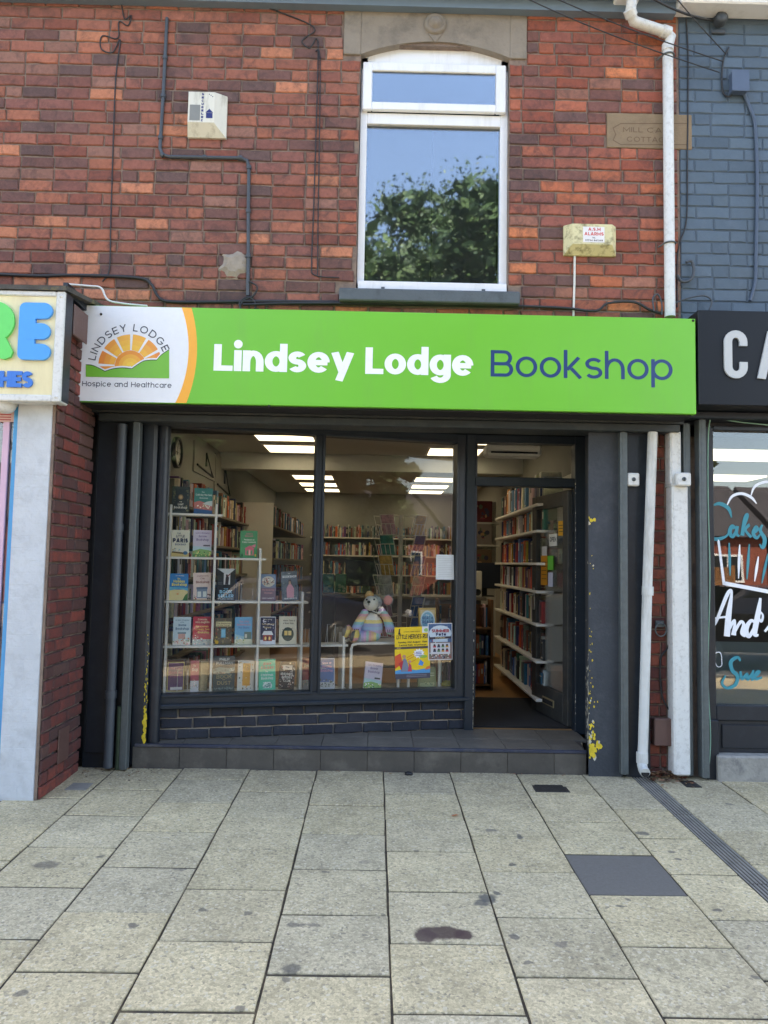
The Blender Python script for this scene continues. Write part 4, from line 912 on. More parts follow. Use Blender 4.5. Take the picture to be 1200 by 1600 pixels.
# ------------------------------------------------------------------ strip between bookshop and cafe
mb = MB(); mb.box(1.70, 2.26, .10, .3, -.05, 2.42); stw = mb.build('party_wall_strip', M_MORT, shop)
s0, s1 = onY(1020, 950, .1).x, onY(1052, 950, .1).x
lay(stw, (0, .1, 0), 0, s0-.06, 2.02, -.03, 2.42, .085, .235, [], BR_O, BR_A, [((128, 66, 54), 4), ((112, 62, 54), 4), ((98, 58, 54), 3), ((142, 78, 62), 2)], 120, seed=31, headers=.4)
mb = MB(); mb.box(1.727, s0-.04, .05, .1, 0, 2.4, .004); mb.build('painted_strip', M_NAVY, shop)
p = [onY(1019, 676, -.0), onY(1011, 900, -.0), onY(1004, 1160, -.0), onY(1002.5, 1188, -.0)]
y = -.01; pts = [Vector((q.x, y, q.z)) for q in p]; e = pts[-1]
el = pts+[e+Vector((-.004, -.012, -.03)), e+Vector((-.006, -.04, -.05)), e+Vector((-.006, -.075, -.06))]
wp = pipe_thing('waste_pipe', 'leaning white waste pipe with an open shoe end above the drain channel', 'pipe', el, .033, M_WPIPE, [((pts[1].x, y, pts[1].z-.1), (pts[2]-pts[1]), .0385, .06), ((pts[3].x, y, pts[3].z+.02), (0, 0, 1), .038, .07)], [], n=14)
mb = MB(); mb.lathe([(.028, 0), (.0, .0)], el[-1]+Vector((0, -.001, 0)), 'Y', 14); mb.build('dark_mouth', M_DARK, wp)
a, b = onY(1050, 950, .0), onY(1075.5, 950, .0); z1 = onY(1057, 673, 0).z
dp = thing('boxed_downpipe', 'broad white boxed pipe between the brick strip and the cafe rail', 'pipe', (a.x, 0, .03))
mb = MB(); mb.box(a.x, b.x, -.02, .1, .03, 1.98, .012); mb.box(a.x-.004, a.x+.072, -.005, .1, 1.985, z1, .01); mb.build('pipe_casing', M_DIRTYW, dp)
mb = MB(); mb.box(a.x-.003, b.x-.03, -.024, .1, 1.972, 1.99, .003); mb.build('collar', M_WPIPE, dp)
for nm_, px, py, w, lab in (('key_switch', 993, 748, .042, 'small white key switch box beside the galvanised bookshop rail'), ('key_switch', 1065.5, 749.5, .05, 'small white key switch box fixed on the boxed white pipe')):
    p = onY(px, py, -.03); t = thing(nm_, lab, 'switch', (p.x, -.03, p.z), 0, 'shutter key switches'); yb = .05 if px < 1000 else -.0205
    mb = MB(); mb.box(p.x-w, p.x+w, yb-.045, yb-.0005, p.z-.045, p.z+.045, .008); mb.build('switch_box', M_DIRTYW, t)
    mb = MB(); mb.lathe([(.014, 0), (.014, -.004), (0, -.004)], (p.x, yb-.0455, p.z), 'Y', 14); mb.box(p.x-.003, p.x+.003, yb-.0505, yb-.0498, p.z-.01, p.z+.01, 0, None, 1); mb.build('key_barrel', [M_GALV, M_DARK], t)
p = onY(1030.5, 980, .08); hr = thing('wall_ring', 'small metal tethering ring hanging on the narrow brick strip', 'ring', (p.x, .08, p.z)); mb = MB(); mb.box(p.x-.03, p.x+.03, .07, .085, p.z+.0, p.z+.045, .004); mb.build('plate', M_GALV, hr); mb = MB(); mb.tube([(p.x+.038*math.cos(6.283*i/20), .055, p.z-.015+.045*math.sin(6.283*i/20)) for i in range(21)], .005, 6); mb.build('ring', M_GALV, hr)
p0_, p1_ = onY(1019, 1121, .07), onY(1051, 1164, .07); mb = MB(); mb.box(p0_.x, p1_.x, .03, .085, p1_.z, p0_.z, .006); vb = mb.build('vent_cover', M_BROWN); tag(vb, 'plain brown cover plate low on the brick strip between white pipes', 'cover')
rail(shop, 2.125, 2.175, .03, .1, .02, 2.42)
# ------------------------------------------------------------------ cafe next door
cafe = thing('cafe_building', 'neighbouring building with blue grey painted bricks and cafe front', 'building', (2.9, .1, 0))
mb = MB(); mb.box(XR+.002, 4.2, .006, .24, 2.9, 5.6); cu = mb.build('upper_wall', M_MORT2, cafe)
lay(cu, (0, .0065, 0), 0, XR-.002, 4.1, 2.935, 5.36, .0855, .24, [], PB_O, brick_mat('painted_joined', 'attr', paint=True), GREYB, 300, seed=44, headers=.1, seen=inview, joint=.007, proud=.0075)
mb = MB(); mb.box(2.06, 4.4, -.16, .0, ZE+.02, ZE+.11, .01); mb.box(2.06, 4.4, -.2, -.16, ZE+.06, ZE+.2, .01); mb.build('white_gutter', M_UPVC, cafe); roof(cafe, XR+.01, 9)
mb = MB(); mb.box(4.21, 9, .006, .3, -.2, 5.6); mb.build('side_wall', mat('plain_painted', (78, 94, 116), .6), cafe)
CX0 = onY(1090, 560, YS).x; cz0, cz1 = onY(1090, 632, YS).z, onY(1090, 484, YS).z
cs = thing('cafe_sign', 'black fascia sign with raised grey capitals beside the green sign', 'shop sign', (3, YS, cz0))
mb = MB(); mb.box(CX0+.006, 4.4, YS, .0, cz0, cz1, .004); mb.build('sign_tray', mat('black_sign', (17, 22, 29), .45, var=.05, bump=0, spec=.3), cs)
mb = MB(); cc = lambda px, py: (onY(px, py, YS).x, onY(px, py, YS).z)
LG = lin((186, 190, 190)); (x0, z0), (x1, z1_) = cc(1131, 591), cc(1166, 518); w_ = x1-x0; h_ = z1_-z0
pth = [(x1-.026, z0+h_*.68), (x1-.026, z1_-.075)]+arc((x0+x1)/2, z1_-.075, w_/2-.026, .053, 0, 180, 10)+[(x0+.026, z0+.075)]+arc((x0+x1)/2, z0+.075, w_/2-.026, .053, 180, 360, 10)+[(x1-.026, z0+h_*.34)]
for q in ribbon(pth, .026, .024): mb.prism(q, smp, 0, .014, LG)
mb.build('letter_c', M_PRINT, cs)
mb = MB(); xa, xb = cc(1184, 590)[0], cc(1228, 590)[0]; xm = (xa+xb)/2
for q in ribbon([(xa+.02, z0), (xm, z1_)], .027, .02)+ribbon([(xb-.02, z0), (xm, z1_)], .027, .02): mb.prism(q, smp, 0, .014, LG)
mb.prism(rect(xa+.05, z0+.07, xb-.05, z0+.11), smp, 0, .0135, LG); mb.build('letter_a', M_PRINT, cs)
mb = MB(); mb.box(CX0+.01, 4.4, -.06, .1, cz0-.05, cz0-.002, .006); mb.box(2.1, 4.3, .1, .6, 2.34, 2.9); mb.build('head_board', M_NAVY, cafe)
rail(cafe, 2.213, 2.262, -.02, .06, .02, 2.44)
yc = .09; c0 = onY(1113, 900, yc).x; cfz1, cfz0 = onY(1150, 668, yc).z, onY(1150, 1101, yc).z; cpz = onY(1150, 1003, yc).z
mb = MB(); mb.box(2.263, c0, .05, .14, .0, 2.4, .004); mb.box(c0, 4.2, .05, .14, cfz1, 2.38, .004); mb.box(c0, 4.2, .05, .14, cfz0-.1, cfz0, .004); mb.build('window_frame', M_NAVY, cafe)
mb = MB(); a = onY(1120, 1175, .08); mb.box(c0-.01, 4.2, .07, .14, a.z, cfz0-.102, .004); mb.box(c0+.04, 2.9, .06, .0695, a.z+.03, cfz0-.13, .004); mb.build('stall_panel', M_NAVY, cafe)
mb = MB(); mb.box(2.262, c0+.0, .02, .0495, .0, onY(1112, 1125, .03).z, .004); mb.build('plinth_block', M_NAVY, cafe)
mb = MB(); g0 = onY(1119, 1214, .02); mb.box(g0.x, 4.2, -.02, .3, -.05, a.z-.001, .012); mb.build('stone_threshold', mat('worn_stone', (150, 148, 142), .9, var=.25, scale=9, bump=.4, bscale=60, dirt=(96, 96, 98), dirt_amt=.7, dirt_scale=12), cafe)
mb = MB(); mb.box(c0, 4.2, yc, yc+.006, cfz0, cfz1); cpane = mb.build('window_pane', glass('cafe_glass', 1.3, (.82, .86, .87)), cafe)
mb = MB(); mb.box(c0, 4.2, yc+.008, yc+.009, cfz0, cpz); mb.build('frosted_film', mat('frosted_film', (126, 146, 154), .5, var=.06, scale=2, bump=0), cpane)
# cafe interior
mb = MB(); mb.box(2.3, 6.5, 5.0, 5.1, 0, 2.5); mb.box(2.27, 2.3, .3, 5, 0, 2.5); mb.box(6.5, 6.6, .3, 5, 0, 2.5); mb.build('cafe_room', mat('cafe_wall', (66, 74, 84), .8, var=.1), cafe)
mb = MB(); mb.box(2.3, 6.5, .62, 5.0, 2.5, 2.55); mb.build('cafe_ceiling', M_CEIL, cafe)
mb = MB(); mb.box(2.3, 6.5, .15, 5.0, -.1, .1); mb.build('cafe_floor', M_FLOOR, cafe)
for (xa, xb, ya, yb) in ((2.75, 3.95, 1.6, 2.2), (3.3, 4.5, 3.4, 3.9)):
    t = thing('ceiling_light', 'bright ceiling light panel seen through the cafe window, %s' % ('first from the glass' if ya < 2 else 'deeper inside'), 'ceiling light', ((xa+xb)/2, ya, 2.49), 0, 'cafe ceiling lights'); mb = MB(); mb.box(xa, xb, ya, yb, 2.482, 2.499); mb.build('diffuser', M_LAMP, t)
# vinyl graphics on the cafe glass
TEAL = lin((22, 140, 158)); VW = lin((236, 242, 250)); gm = lambda x, z, d: Vector((x, yc-d, z))
def cp(px, py): p = onY(px, py, yc); return p.x, p.z
def c8(x, y): return cp(900+x/2.6667, 640+y/2.6667)
def stroke(mb, pts, col, k, wpx=None): brush(mb, [(*c8(p[0], p[1]), (p[2] if len(p) > 2 else wpx)/2.6667*.00435) for p in pts], gm, col, k, .0005)
mb = MB()
stroke(mb, [(568, 400, 6), (600, 392, 16), (635, 412, 16), (648, 450, 5)], TEAL, 0); stroke(mb, [(566, 535, 14), (590, 540, 16), (625, 528, 10), (640, 505, 5)], TEAL, 0)
stroke(mb, [(566, 395, 9), (556, 420, 16), (548, 470, 20), (556, 515, 18), (570, 535, 14)], TEAL, 1)
stroke(mb, [(628, 402, 4), (650, 362, 11), (690, 350, 12), (730, 366, 12), (752, 392, 5)], VW, 0); stroke(mb, [(728, 360, 4), (745, 320, 11), (785, 302, 12), (815, 305, 11)], VW, 1)
for s in ([(662, 495, 14), (650, 486, 16), (640, 510, 18), (652, 530, 14), (668, 505, 12)], [(672, 485, 14), (668, 515, 14), (680, 528, 8)], [(688, 520, 6), (712, 450, 13), (712, 435, 9), (702, 455, 13), (692, 525, 17)], [(700, 500, 10), (722, 480, 13), (706, 502, 10), (730, 532, 13)], [(734, 520, 8), (756, 500, 12), (748, 488, 11), (738, 515, 15), (752, 535, 13), (766, 520, 6)], [(776, 480, 8), (768, 505, 14), (786, 540, 18), (778, 575, 15), (764, 560, 6)]):
    stroke(mb, s, TEAL, 1)
mb.add([gm(*c8(*p), .0006) for p in ((588, 542), (598, 542), (622, 722), (611, 730))], [(0, 1, 2, 3)], VW); mb.add([gm(*c8(*p), .0006) for p in ((611, 730), (622, 716), (830, 756), (830, 772))], [(0, 1, 2, 3)], VW)
for x0_, y0_, x1_, y1_, c in ((638, 555, 642, 692, TEAL), (682, 562, 677, 704, VW), (722, 560, 712, 708, TEAL), (760, 612, 744, 716, VW), (800, 600, 774, 724, TEAL)):
    stroke(mb, [(x0_, y0_, 5), ((x0_+x1_)/2, (y0_+y1_)/2, 12), (x1_, y1_, 4)], c, 0)
mb.build('vinyl_cupcake', M_PRINT, cpane); mb = MB()
for s in ([(566, 905, 10), (585, 880, 13), (630, 770, 16), (648, 760, 10), (636, 850, 24), (628, 945, 26)], [(575, 870, 8), (610, 865, 9), (640, 862, 9)], [(628, 935, 12), (650, 890, 14), (662, 880, 8), (656, 940, 22)], [(656, 935, 12), (684, 886, 13), (698, 895, 14), (692, 930, 18), (706, 945, 10)], [(748, 888, 12), (728, 880, 14), (708, 915, 22), (720, 945, 16), (745, 905, 14)], [(768, 785, 10), (758, 850, 22), (744, 930, 22), (760, 940, 8)], [(770, 842, 8), (760, 866, 11), (772, 882, 11), (778, 858, 9), (768, 842, 6)], ):
    stroke(mb, s, VW, 2)
mb.build('vinyl_word', M_PRINT, cpane); mb = MB()
for s in ([(684, 1048, 8), (672, 1032, 13), (645, 1050, 16), (650, 1085, 16), (672, 1110, 16), (664, 1145, 15), (630, 1160, 12), (608, 1140, 11), (622, 1108, 7)], [(684, 1090, 10), (692, 1122, 14), (712, 1100, 10), (714, 1125, 14), (736, 1095, 9)], [(738, 1085, 9), (734, 1130, 12)], [(752, 1110, 8), (764, 1092, 10), (750, 1095, 10), (748, 1122, 13), (775, 1115, 8)]):
    stroke(mb, s, TEAL, 3)
mb.build('vinyl_word', M_PRINT, cpane); mb = MB()
stroke(mb, [(572, 1035, 3), (580, 1015, 4), (600, 1012, 4), (607, 1035, 3)], VW, 3); stroke(mb, [(576, 1040, 3), (588, 1070, 3), (606, 1066, 3), (606, 1036, 3)], VW, 3)
stroke(mb, [(786, 925, 10), (815, 890, 14)], VW, 2); mb.build('vinyl_small_cupcake', M_PRINT, cpane)
# ------------------------------------------------------------------ downpipe, alarms, cables
q = [onY(px, py, y) for px, py, y in ((989, -14, -.16), (985, 20, -.15), (990, 33, -.12), (1003, 38, -.1), (1040, 50, -.06), (1048, 58, -.05), (1048.5, 75, -.05), (1041.5, 495, -.05))]
q[-1].x = q[-2].x = (q[-1].x+q[-2].x)/2+.0
dpp = pipe_thing('downpipe', 'speckled white rainwater pipe with a swan neck down the party line', 'pipe', [q[-1], q[6], q[5], q[4], q[3], q[2], q[1], q[0]][::-1], .036, M_DIRTYW,
    [(q[1], q[1]-q[2], .042, .05), (q[4], q[4]-q[3], .042, .06), ((q[6].x, -.05, q[6].z+.0), (0, 0, 1), .041, .05)], [(q[6].x, -.05, q[6].z-.06), (q[6].x, -.05, onY(1043, 381, -.05).z)], n=14)
mb = MB(); mb.box(q[0].x-.11, q[0].x+.06, -.24, -.05, ZE+.05, ZE+.2, .01); mb.build('gutter_outlet', M_UPVC, dpp)
# left alarm box
p0a, p1a = onY(293, 143, -.07), onY(351, 210, -.07); ax0, ax1, az0, az1 = p0a.x, p1a.x, p1a.z, p0a.z
al = thing('alarm_box', 'dirty white square alarm box with vertical blue lettering on the red bricks', 'alarm box', ((ax0+ax1)/2, 0, az0), 0, 'alarm boxes')
def pyramid(mb, x0, x1, z0, z1, y0, y1, in_l, in_r, in_t, in_b, yl=.02):
    mb.add([(x0, y0, z0), (x1, y0, z0), (x1, y0, z1), (x0, y0, z1), (x0, y0-yl, z0), (x1, y0-yl, z0), (x1, y0-yl, z1), (x0, y0-yl, z1), (x0+in_l, y1, z0+in_b), (x1-in_r, y1, z0+in_b), (x1-in_r, y1, z1-in_t), (x0+in_l, y1, z1-in_t)],
           [(0, 1, 5, 4), (1, 2, 6, 5), (2, 3, 7, 6), (3, 0, 4, 7), (4, 5, 9, 8), (5, 6, 10, 9), (6, 7, 11, 10), (7, 4, 8, 11), (8, 9, 10, 11), (0, 3, 2, 1)])
M_ALARM = mat('aged_alarm_plastic', (214, 212, 198), .5, var=.05, bump=.03, dirt=(136, 128, 106), dirt_amt=.6, dirt_scale=16, streak=True)
mb = MB(); pyramid(mb, ax0, ax1, az0, az1, -.004, -.085, .012, .075, .01, .075); mb.build('alarm_case', M_ALARM, al)
am = lambda x, z, d: Vector((x, -.0852-d, z)); fx0_, fx1_, fz0_, fz1_ = ax0+.012, ax1-.075, az0+.075, az1-.01
mb = MB(); flat(mb, rect(fx0_+.012, fz0_+.012, fx0_+.085, fz0_+.125), am, lin((128, 130, 126)), 0)
mb.build('alarm_label', M_MATT, al); mb = MB()
for i, ch in enumerate('SECURELEC'): put_text(mb, ch, fx0_+.092, fx0_+.108, fz1_-.025-i*.0235, am, lin((36, 50, 110)), .11, h=.016)
tag(mb.build('alarm_lettering', M_MATT, al), None, None, None, 'stuff'); mb = MB()
mb.prism([(fx1_-.06, fz0_+.07), (fx1_-.006, fz0_+.07), (fx1_-.033, fz0_+.098)], am, 0, .001, lin((30, 44, 108))); flat(mb, rect(fx1_-.055, fz0_+.03, fx1_-.01, fz0_+.068), am, lin((30, 44, 108)), 1)
for i in range(3): flat(mb, rect(fx1_-.04+i*.012, fz1_-.02-i*.008, fx1_-.034+i*.012, fz1_-.012-i*.008), am, lin((60, 66, 90)), 0)
tag(mb.build('alarm_logo', M_MATT, al), None, None, None, 'stuff')
p0a, p1a = onY(883, 349, -.06), onY(965, 397, -.06); ax0, ax1, az0, az1 = p0a.x, p1a.x, p1a.z, p0a.z
al = thing('alarm_box', 'mossy cream oblong alarm box reading A.S.M ALARMS beside the white downpipe', 'alarm box', ((ax0+ax1)/2, 0, az0), 0, 'alarm boxes')
mb = MB(); pyramid(mb, ax0, ax1, az0, az1, -.004, -.085, .045, .045, .012, .055)
mb.build('alarm_case', mat('mossy_cream', (212, 204, 160), .6, var=.08, bump=.1, dirt=(96, 88, 56), dirt_amt=.8, dirt_scale=19), al)
mb = MB(); lx0, lz1 = onY(911, 354, -.085).x, onY(911, 354, -.085).z; lx1, lz0 = onY(944.5, 379, -.085).x, onY(944.5, 379, -.085).z
flat(mb, rect(lx0, lz0, lx1, lz1), am, lin((226, 224, 224)), 0); mb.build('alarm_label', M_MATT, al); mb = MB(); RD = lin((206, 52, 52)); w_ = lx1-lx0; h_ = lz1-lz0
put_text(mb, 'A.S.M', lx0+w_*.24, lx0+w_*.82, lz0+h_*.74, am, RD, .08, h=h_*.2, k0=1); put_text(mb, 'ALARMS', lx0+w_*.06, lx0+w_*.96, lz0+h_*.44, am, RD, .08, h=h_*.21, k0=1)
put_text(mb, 'TEL', lx0+w_*.42, lx0+w_*.58, lz0+h_*.25, am, lin((60, 50, 60)), .07, h=h_*.08, k0=1); put_text(mb, '01724 841248', lx0+w_*.1, lx0+w_*.92, lz0+h_*.07, am, lin((60, 50, 60)), .07, h=h_*.11, k0=1)
tag(mb.build('alarm_lettering', M_MATT, al), None, None, None, 'stuff')
def cable(name, label, cat, px, r, m, Y=-.012, clips=0, sm=True, group=None, n=6):
    P = [onY(a, b, (c[0] if c else Y)) for a, b, *c in px]; P = [Vector(p) for p in spline([tuple(p) for p in P], 5)] if sm else P
    if not clips: return one(MB().tube(P, r, n), name, m, label, cat, group)
    t = thing(name, label, cat, P[0], 0, group); MB().tube(P, r, n).build('conduit', m, t)
    for i in range(clips):
        k = int((i+.5)*len(P)/clips); k = min(max(k, 1), len(P)-2); d = (P[k+1]-P[k-1]).normalized(); MB().tube([P[k]-d*.012, P[k]+d*.012], r*1.45, n).build('clip', m, t)
    return t
cable('cable_conduit', 'grey conduit stepping down the bricks past the square alarm box', 'conduit', [(261, 28), (258, 90), (255, 150), (251, 215), (250, 232), (254, 242), (264, 245), (320, 246), (376, 247), (386, 251), (389, 262), (388, 330), (388, 400), (387, 462)], .0125, M_GPIPE, -.014, 9, False, 'cables on the brick wall', 8)
cable('cable', 'thick dark cable running along the bricks above the green sign', 'cable', [(-10, 428), (60, 431), (120, 430), (214, 434), (236, 444), (246, 462), (262, 471), (320, 472), (385, 471), (450, 471), (530, 472)], .011, M_CABLE, -.016, group='cables on the brick wall')
cable('cable', 'dark cable sagging below the window sill towards the downpipe', 'cable', [(380, 476), (450, 474), (530, 474), (600, 475), (700, 476), (800, 478), (880, 481), (930, 486), (950, 474), (990, 472), (1015, 484), (1034, 490)], .009, M_CABLE, -.03, group='cables on the brick wall')
cable('cable', 'thin cable loop hanging down the bricks beside the cement patch', 'cable', [(190, 8), (195, 30), (205, 24), (200, 40), (186, 34), (184, 60), (160, 56), (158, 76), (176, 82), (188, 62), (181, 120), (177, 220), (173, 350), (171, 420), (160, 440)], .0045, M_CABLE, -.009, group='cables on the brick wall')
cable('cable', 'thin cable dropping beside the upstairs window to the sill', 'cable', [(400, 6), (440, 20), (480, 36), (492, 48), (478, 58), (472, 66), (484, 75), (495, 60), (497, 90), (494, 200), (490, 330), (487, 410), (492, 430), (530, 434)], .0045, M_CABLE, -.009, group='cables on the brick wall')
cable('cable', 'second thin cable close to the upstairs window frame on the bricks', 'cable', [(493, 80), (500, 90), (499, 220), (497, 340), (496, 432)], .004, M_CABLE, -.009, group='cables on the brick wall')
cable('cable', 'white cable dropping from the mossy alarm box to the sign', 'cable', [(898, 396), (897.5, 440), (896, 494)], .008, M_CABLEW, -.012, group='cables on the brick wall')
cable('cable', 'tangled black cable knot on the bricks below the grey conduit', 'cable', [(389, 440), (402, 448), (396, 462), (380, 470), (376, 484), (392, 488), (400, 476), (388, 464), (374, 474), (384, 490), (404, 482)], .006, M_CABLE, -.022, group='cables on the brick wall')
cable('cable', 'frayed white wire draped over the top corner of the green sign', 'cable', [(104, 444, -.1), (140, 447, -.1), (158, 450, -.12), (168, 468, -.14), (190, 474, -.16), (230, 478, -.2)], .007, M_CABLEW, -.1, group='cables on the brick wall')
cable('cable', 'brown wire sagging from the lightbox to the green sign corner', 'cable', [(104, 448, -.1), (120, 470, -.2), (135, 478, -.2)], .005, M_CABLE, -.1, group='cables on the brick wall')
cable('cable', 'dark cable down the party line beside the white downpipe', 'cable', [(1072, 30), (1075, 80), (1075, 160), (1074, 240), (1073, 340), (1062, 380), (1058, 410), (1058, 480)], .005, M_CABLE, -.008, group='cables on the painted wall')
cable('cable', 'cable looping down the painted wall from the painted junction box', 'cable', [(1162, 146), (1172, 170), (1180, 200), (1183, 290), (1181, 400), (1180, 440), (1172, 470)], .012, mat('painted_cable', (70, 86, 106), .5), -.012, group='cables on the painted wall')
cable('cable', 'coiled grey cable end sticking out of the painted wall', 'cable', [(1058, 430), (1066, 440), (1080, 436), (1084, 420), (1080, 408), (1072, 410)], .01, M_GPIPE, -.03, group='cables on the painted wall')
cable('cable', 'looping pale cables over the black sign top by the downpipe', 'cable', [(1054, 474), (1075, 466), (1100, 462), (1112, 470), (1108, 484)], .0055, M_GPIPE, -.05, group='cables on the painted wall')
cable('cable', 'pale thin cable curling up beside the downpipe foot', 'cable', [(1022, 486), (1020, 466), (1028, 460), (1034, 474), (1034, 492)], .0055, M_GPIPE, -.05, group='cables on the painted wall')
# telephone bracket and its overhead wires
p = onY(1124, 33, -.03); tb = thing('cable_bracket', 'round insulated cable bracket high on the painted wall', 'bracket', (p.x, 0, p.z))
mb = MB(); mb.lathe([(.035, -.01), (.048, -.03), (.03, -.05), (.045, -.07), (.02, -.085), (0, -.085)], (p.x, .0, p.z), 'Y', 16); mb.build('insulator', M_GPIPE, tb); mb = MB(); mb.box(p.x-.05, p.x+.05, -.02, .0, p.z-.08, p.z-.05, .004); mb.build('plate', M_GPIPE, tb)
j0, j1 = onY(1144, 110, -.06), onY(1170, 142, -.06); b_ = thing('painted_junction_box', 'small painted junction box on the blue grey bricks', 'junction box', (j0.x, 0, j1.z)); mb = MB(); mb.box(j0.x, j1.x, -.06, -.003, j1.z, j0.z, .006); mb.build('box_body', mat('painted_box', (76, 92, 114), .5), b_); mb = MB(); mb.box(j0.x-.004, j1.x+.004, -.066, -.0605, j1.z-.004, j0.z+.004, .002); mb.build('lid', MATS['painted_box'], b_)
cable('cable', 'cable hanging in a hook below the telephone wires on the painted wall', 'cable', [(1139, 74), (1130, 95), (1128, 130), (1132, 148), (1142, 150), (1146, 138)], .006, M_CABLE, -.012, group='cables on the painted wall')
for i, (a, lab) in enumerate((((1118, 33), 'thick overhead cable from the eaves to the round bracket'), ((1134, 84), 'uppermost thin telephone wire crossing to the painted wall'), ((1130, 96), 'middle thin telephone wire crossing to the painted wall'), ((1124, 113), 'lowest thin telephone wire crossing to the painted wall'))):
    p = onY(a[0], a[1], -.02); e = p+Vector((-2.6, -.6, .62)) if i else onY(1010, -8, -.25)
    if i == 1: e = p+Vector((-1.4, -.9, .72))
    n_ = 12; pts = [p.lerp(e, k/n_)+Vector((0, 0, -.1*math.sin(math.pi*k/n_)*(1 if i else .3))) for k in range(n_+1)]
    one(MB().tube(pts, .008 if not i else .004, 6), 'overhead_cable', M_CABLE, lab, 'cable', 'overhead wires')
cable('cable', 'thin cable down the return wall corner past the white pilaster', 'cable', [(104, 530, -.3), (100, 640, -.3), (98, 800, -.3), (97, 950, -.3), (96, 1060, -.3), (86, 1130, -.34), (78, 1215, -.4)], .009, M_CABLE, -.3, group='cables on the return wall')
cable('cable', 'pale green cable looping down beside the cafe rail', 'cable', [(1200, 664, .02), (1160, 660, .02), (1120, 655, .0), (1108, 664, .0), (1106, 760, .0), (1109, 900, .0), (1106, 1050, .0), (1110, 1150, .0), (1107, 1205, .0)], .0045, mat('green_wire', (126, 170, 150), .5), 0, group='cables on the painted wall')
cable('cable', 'dark cable creeping down the brick strip between the white pipes', 'cable', [(1042, 660), (1043, 760), (1044, 900), (1046, 1000), (1032, 1030), (1034, 1085), (1046, 1110)], .006, M_CABLE, .078, group='cables on the brick strip')
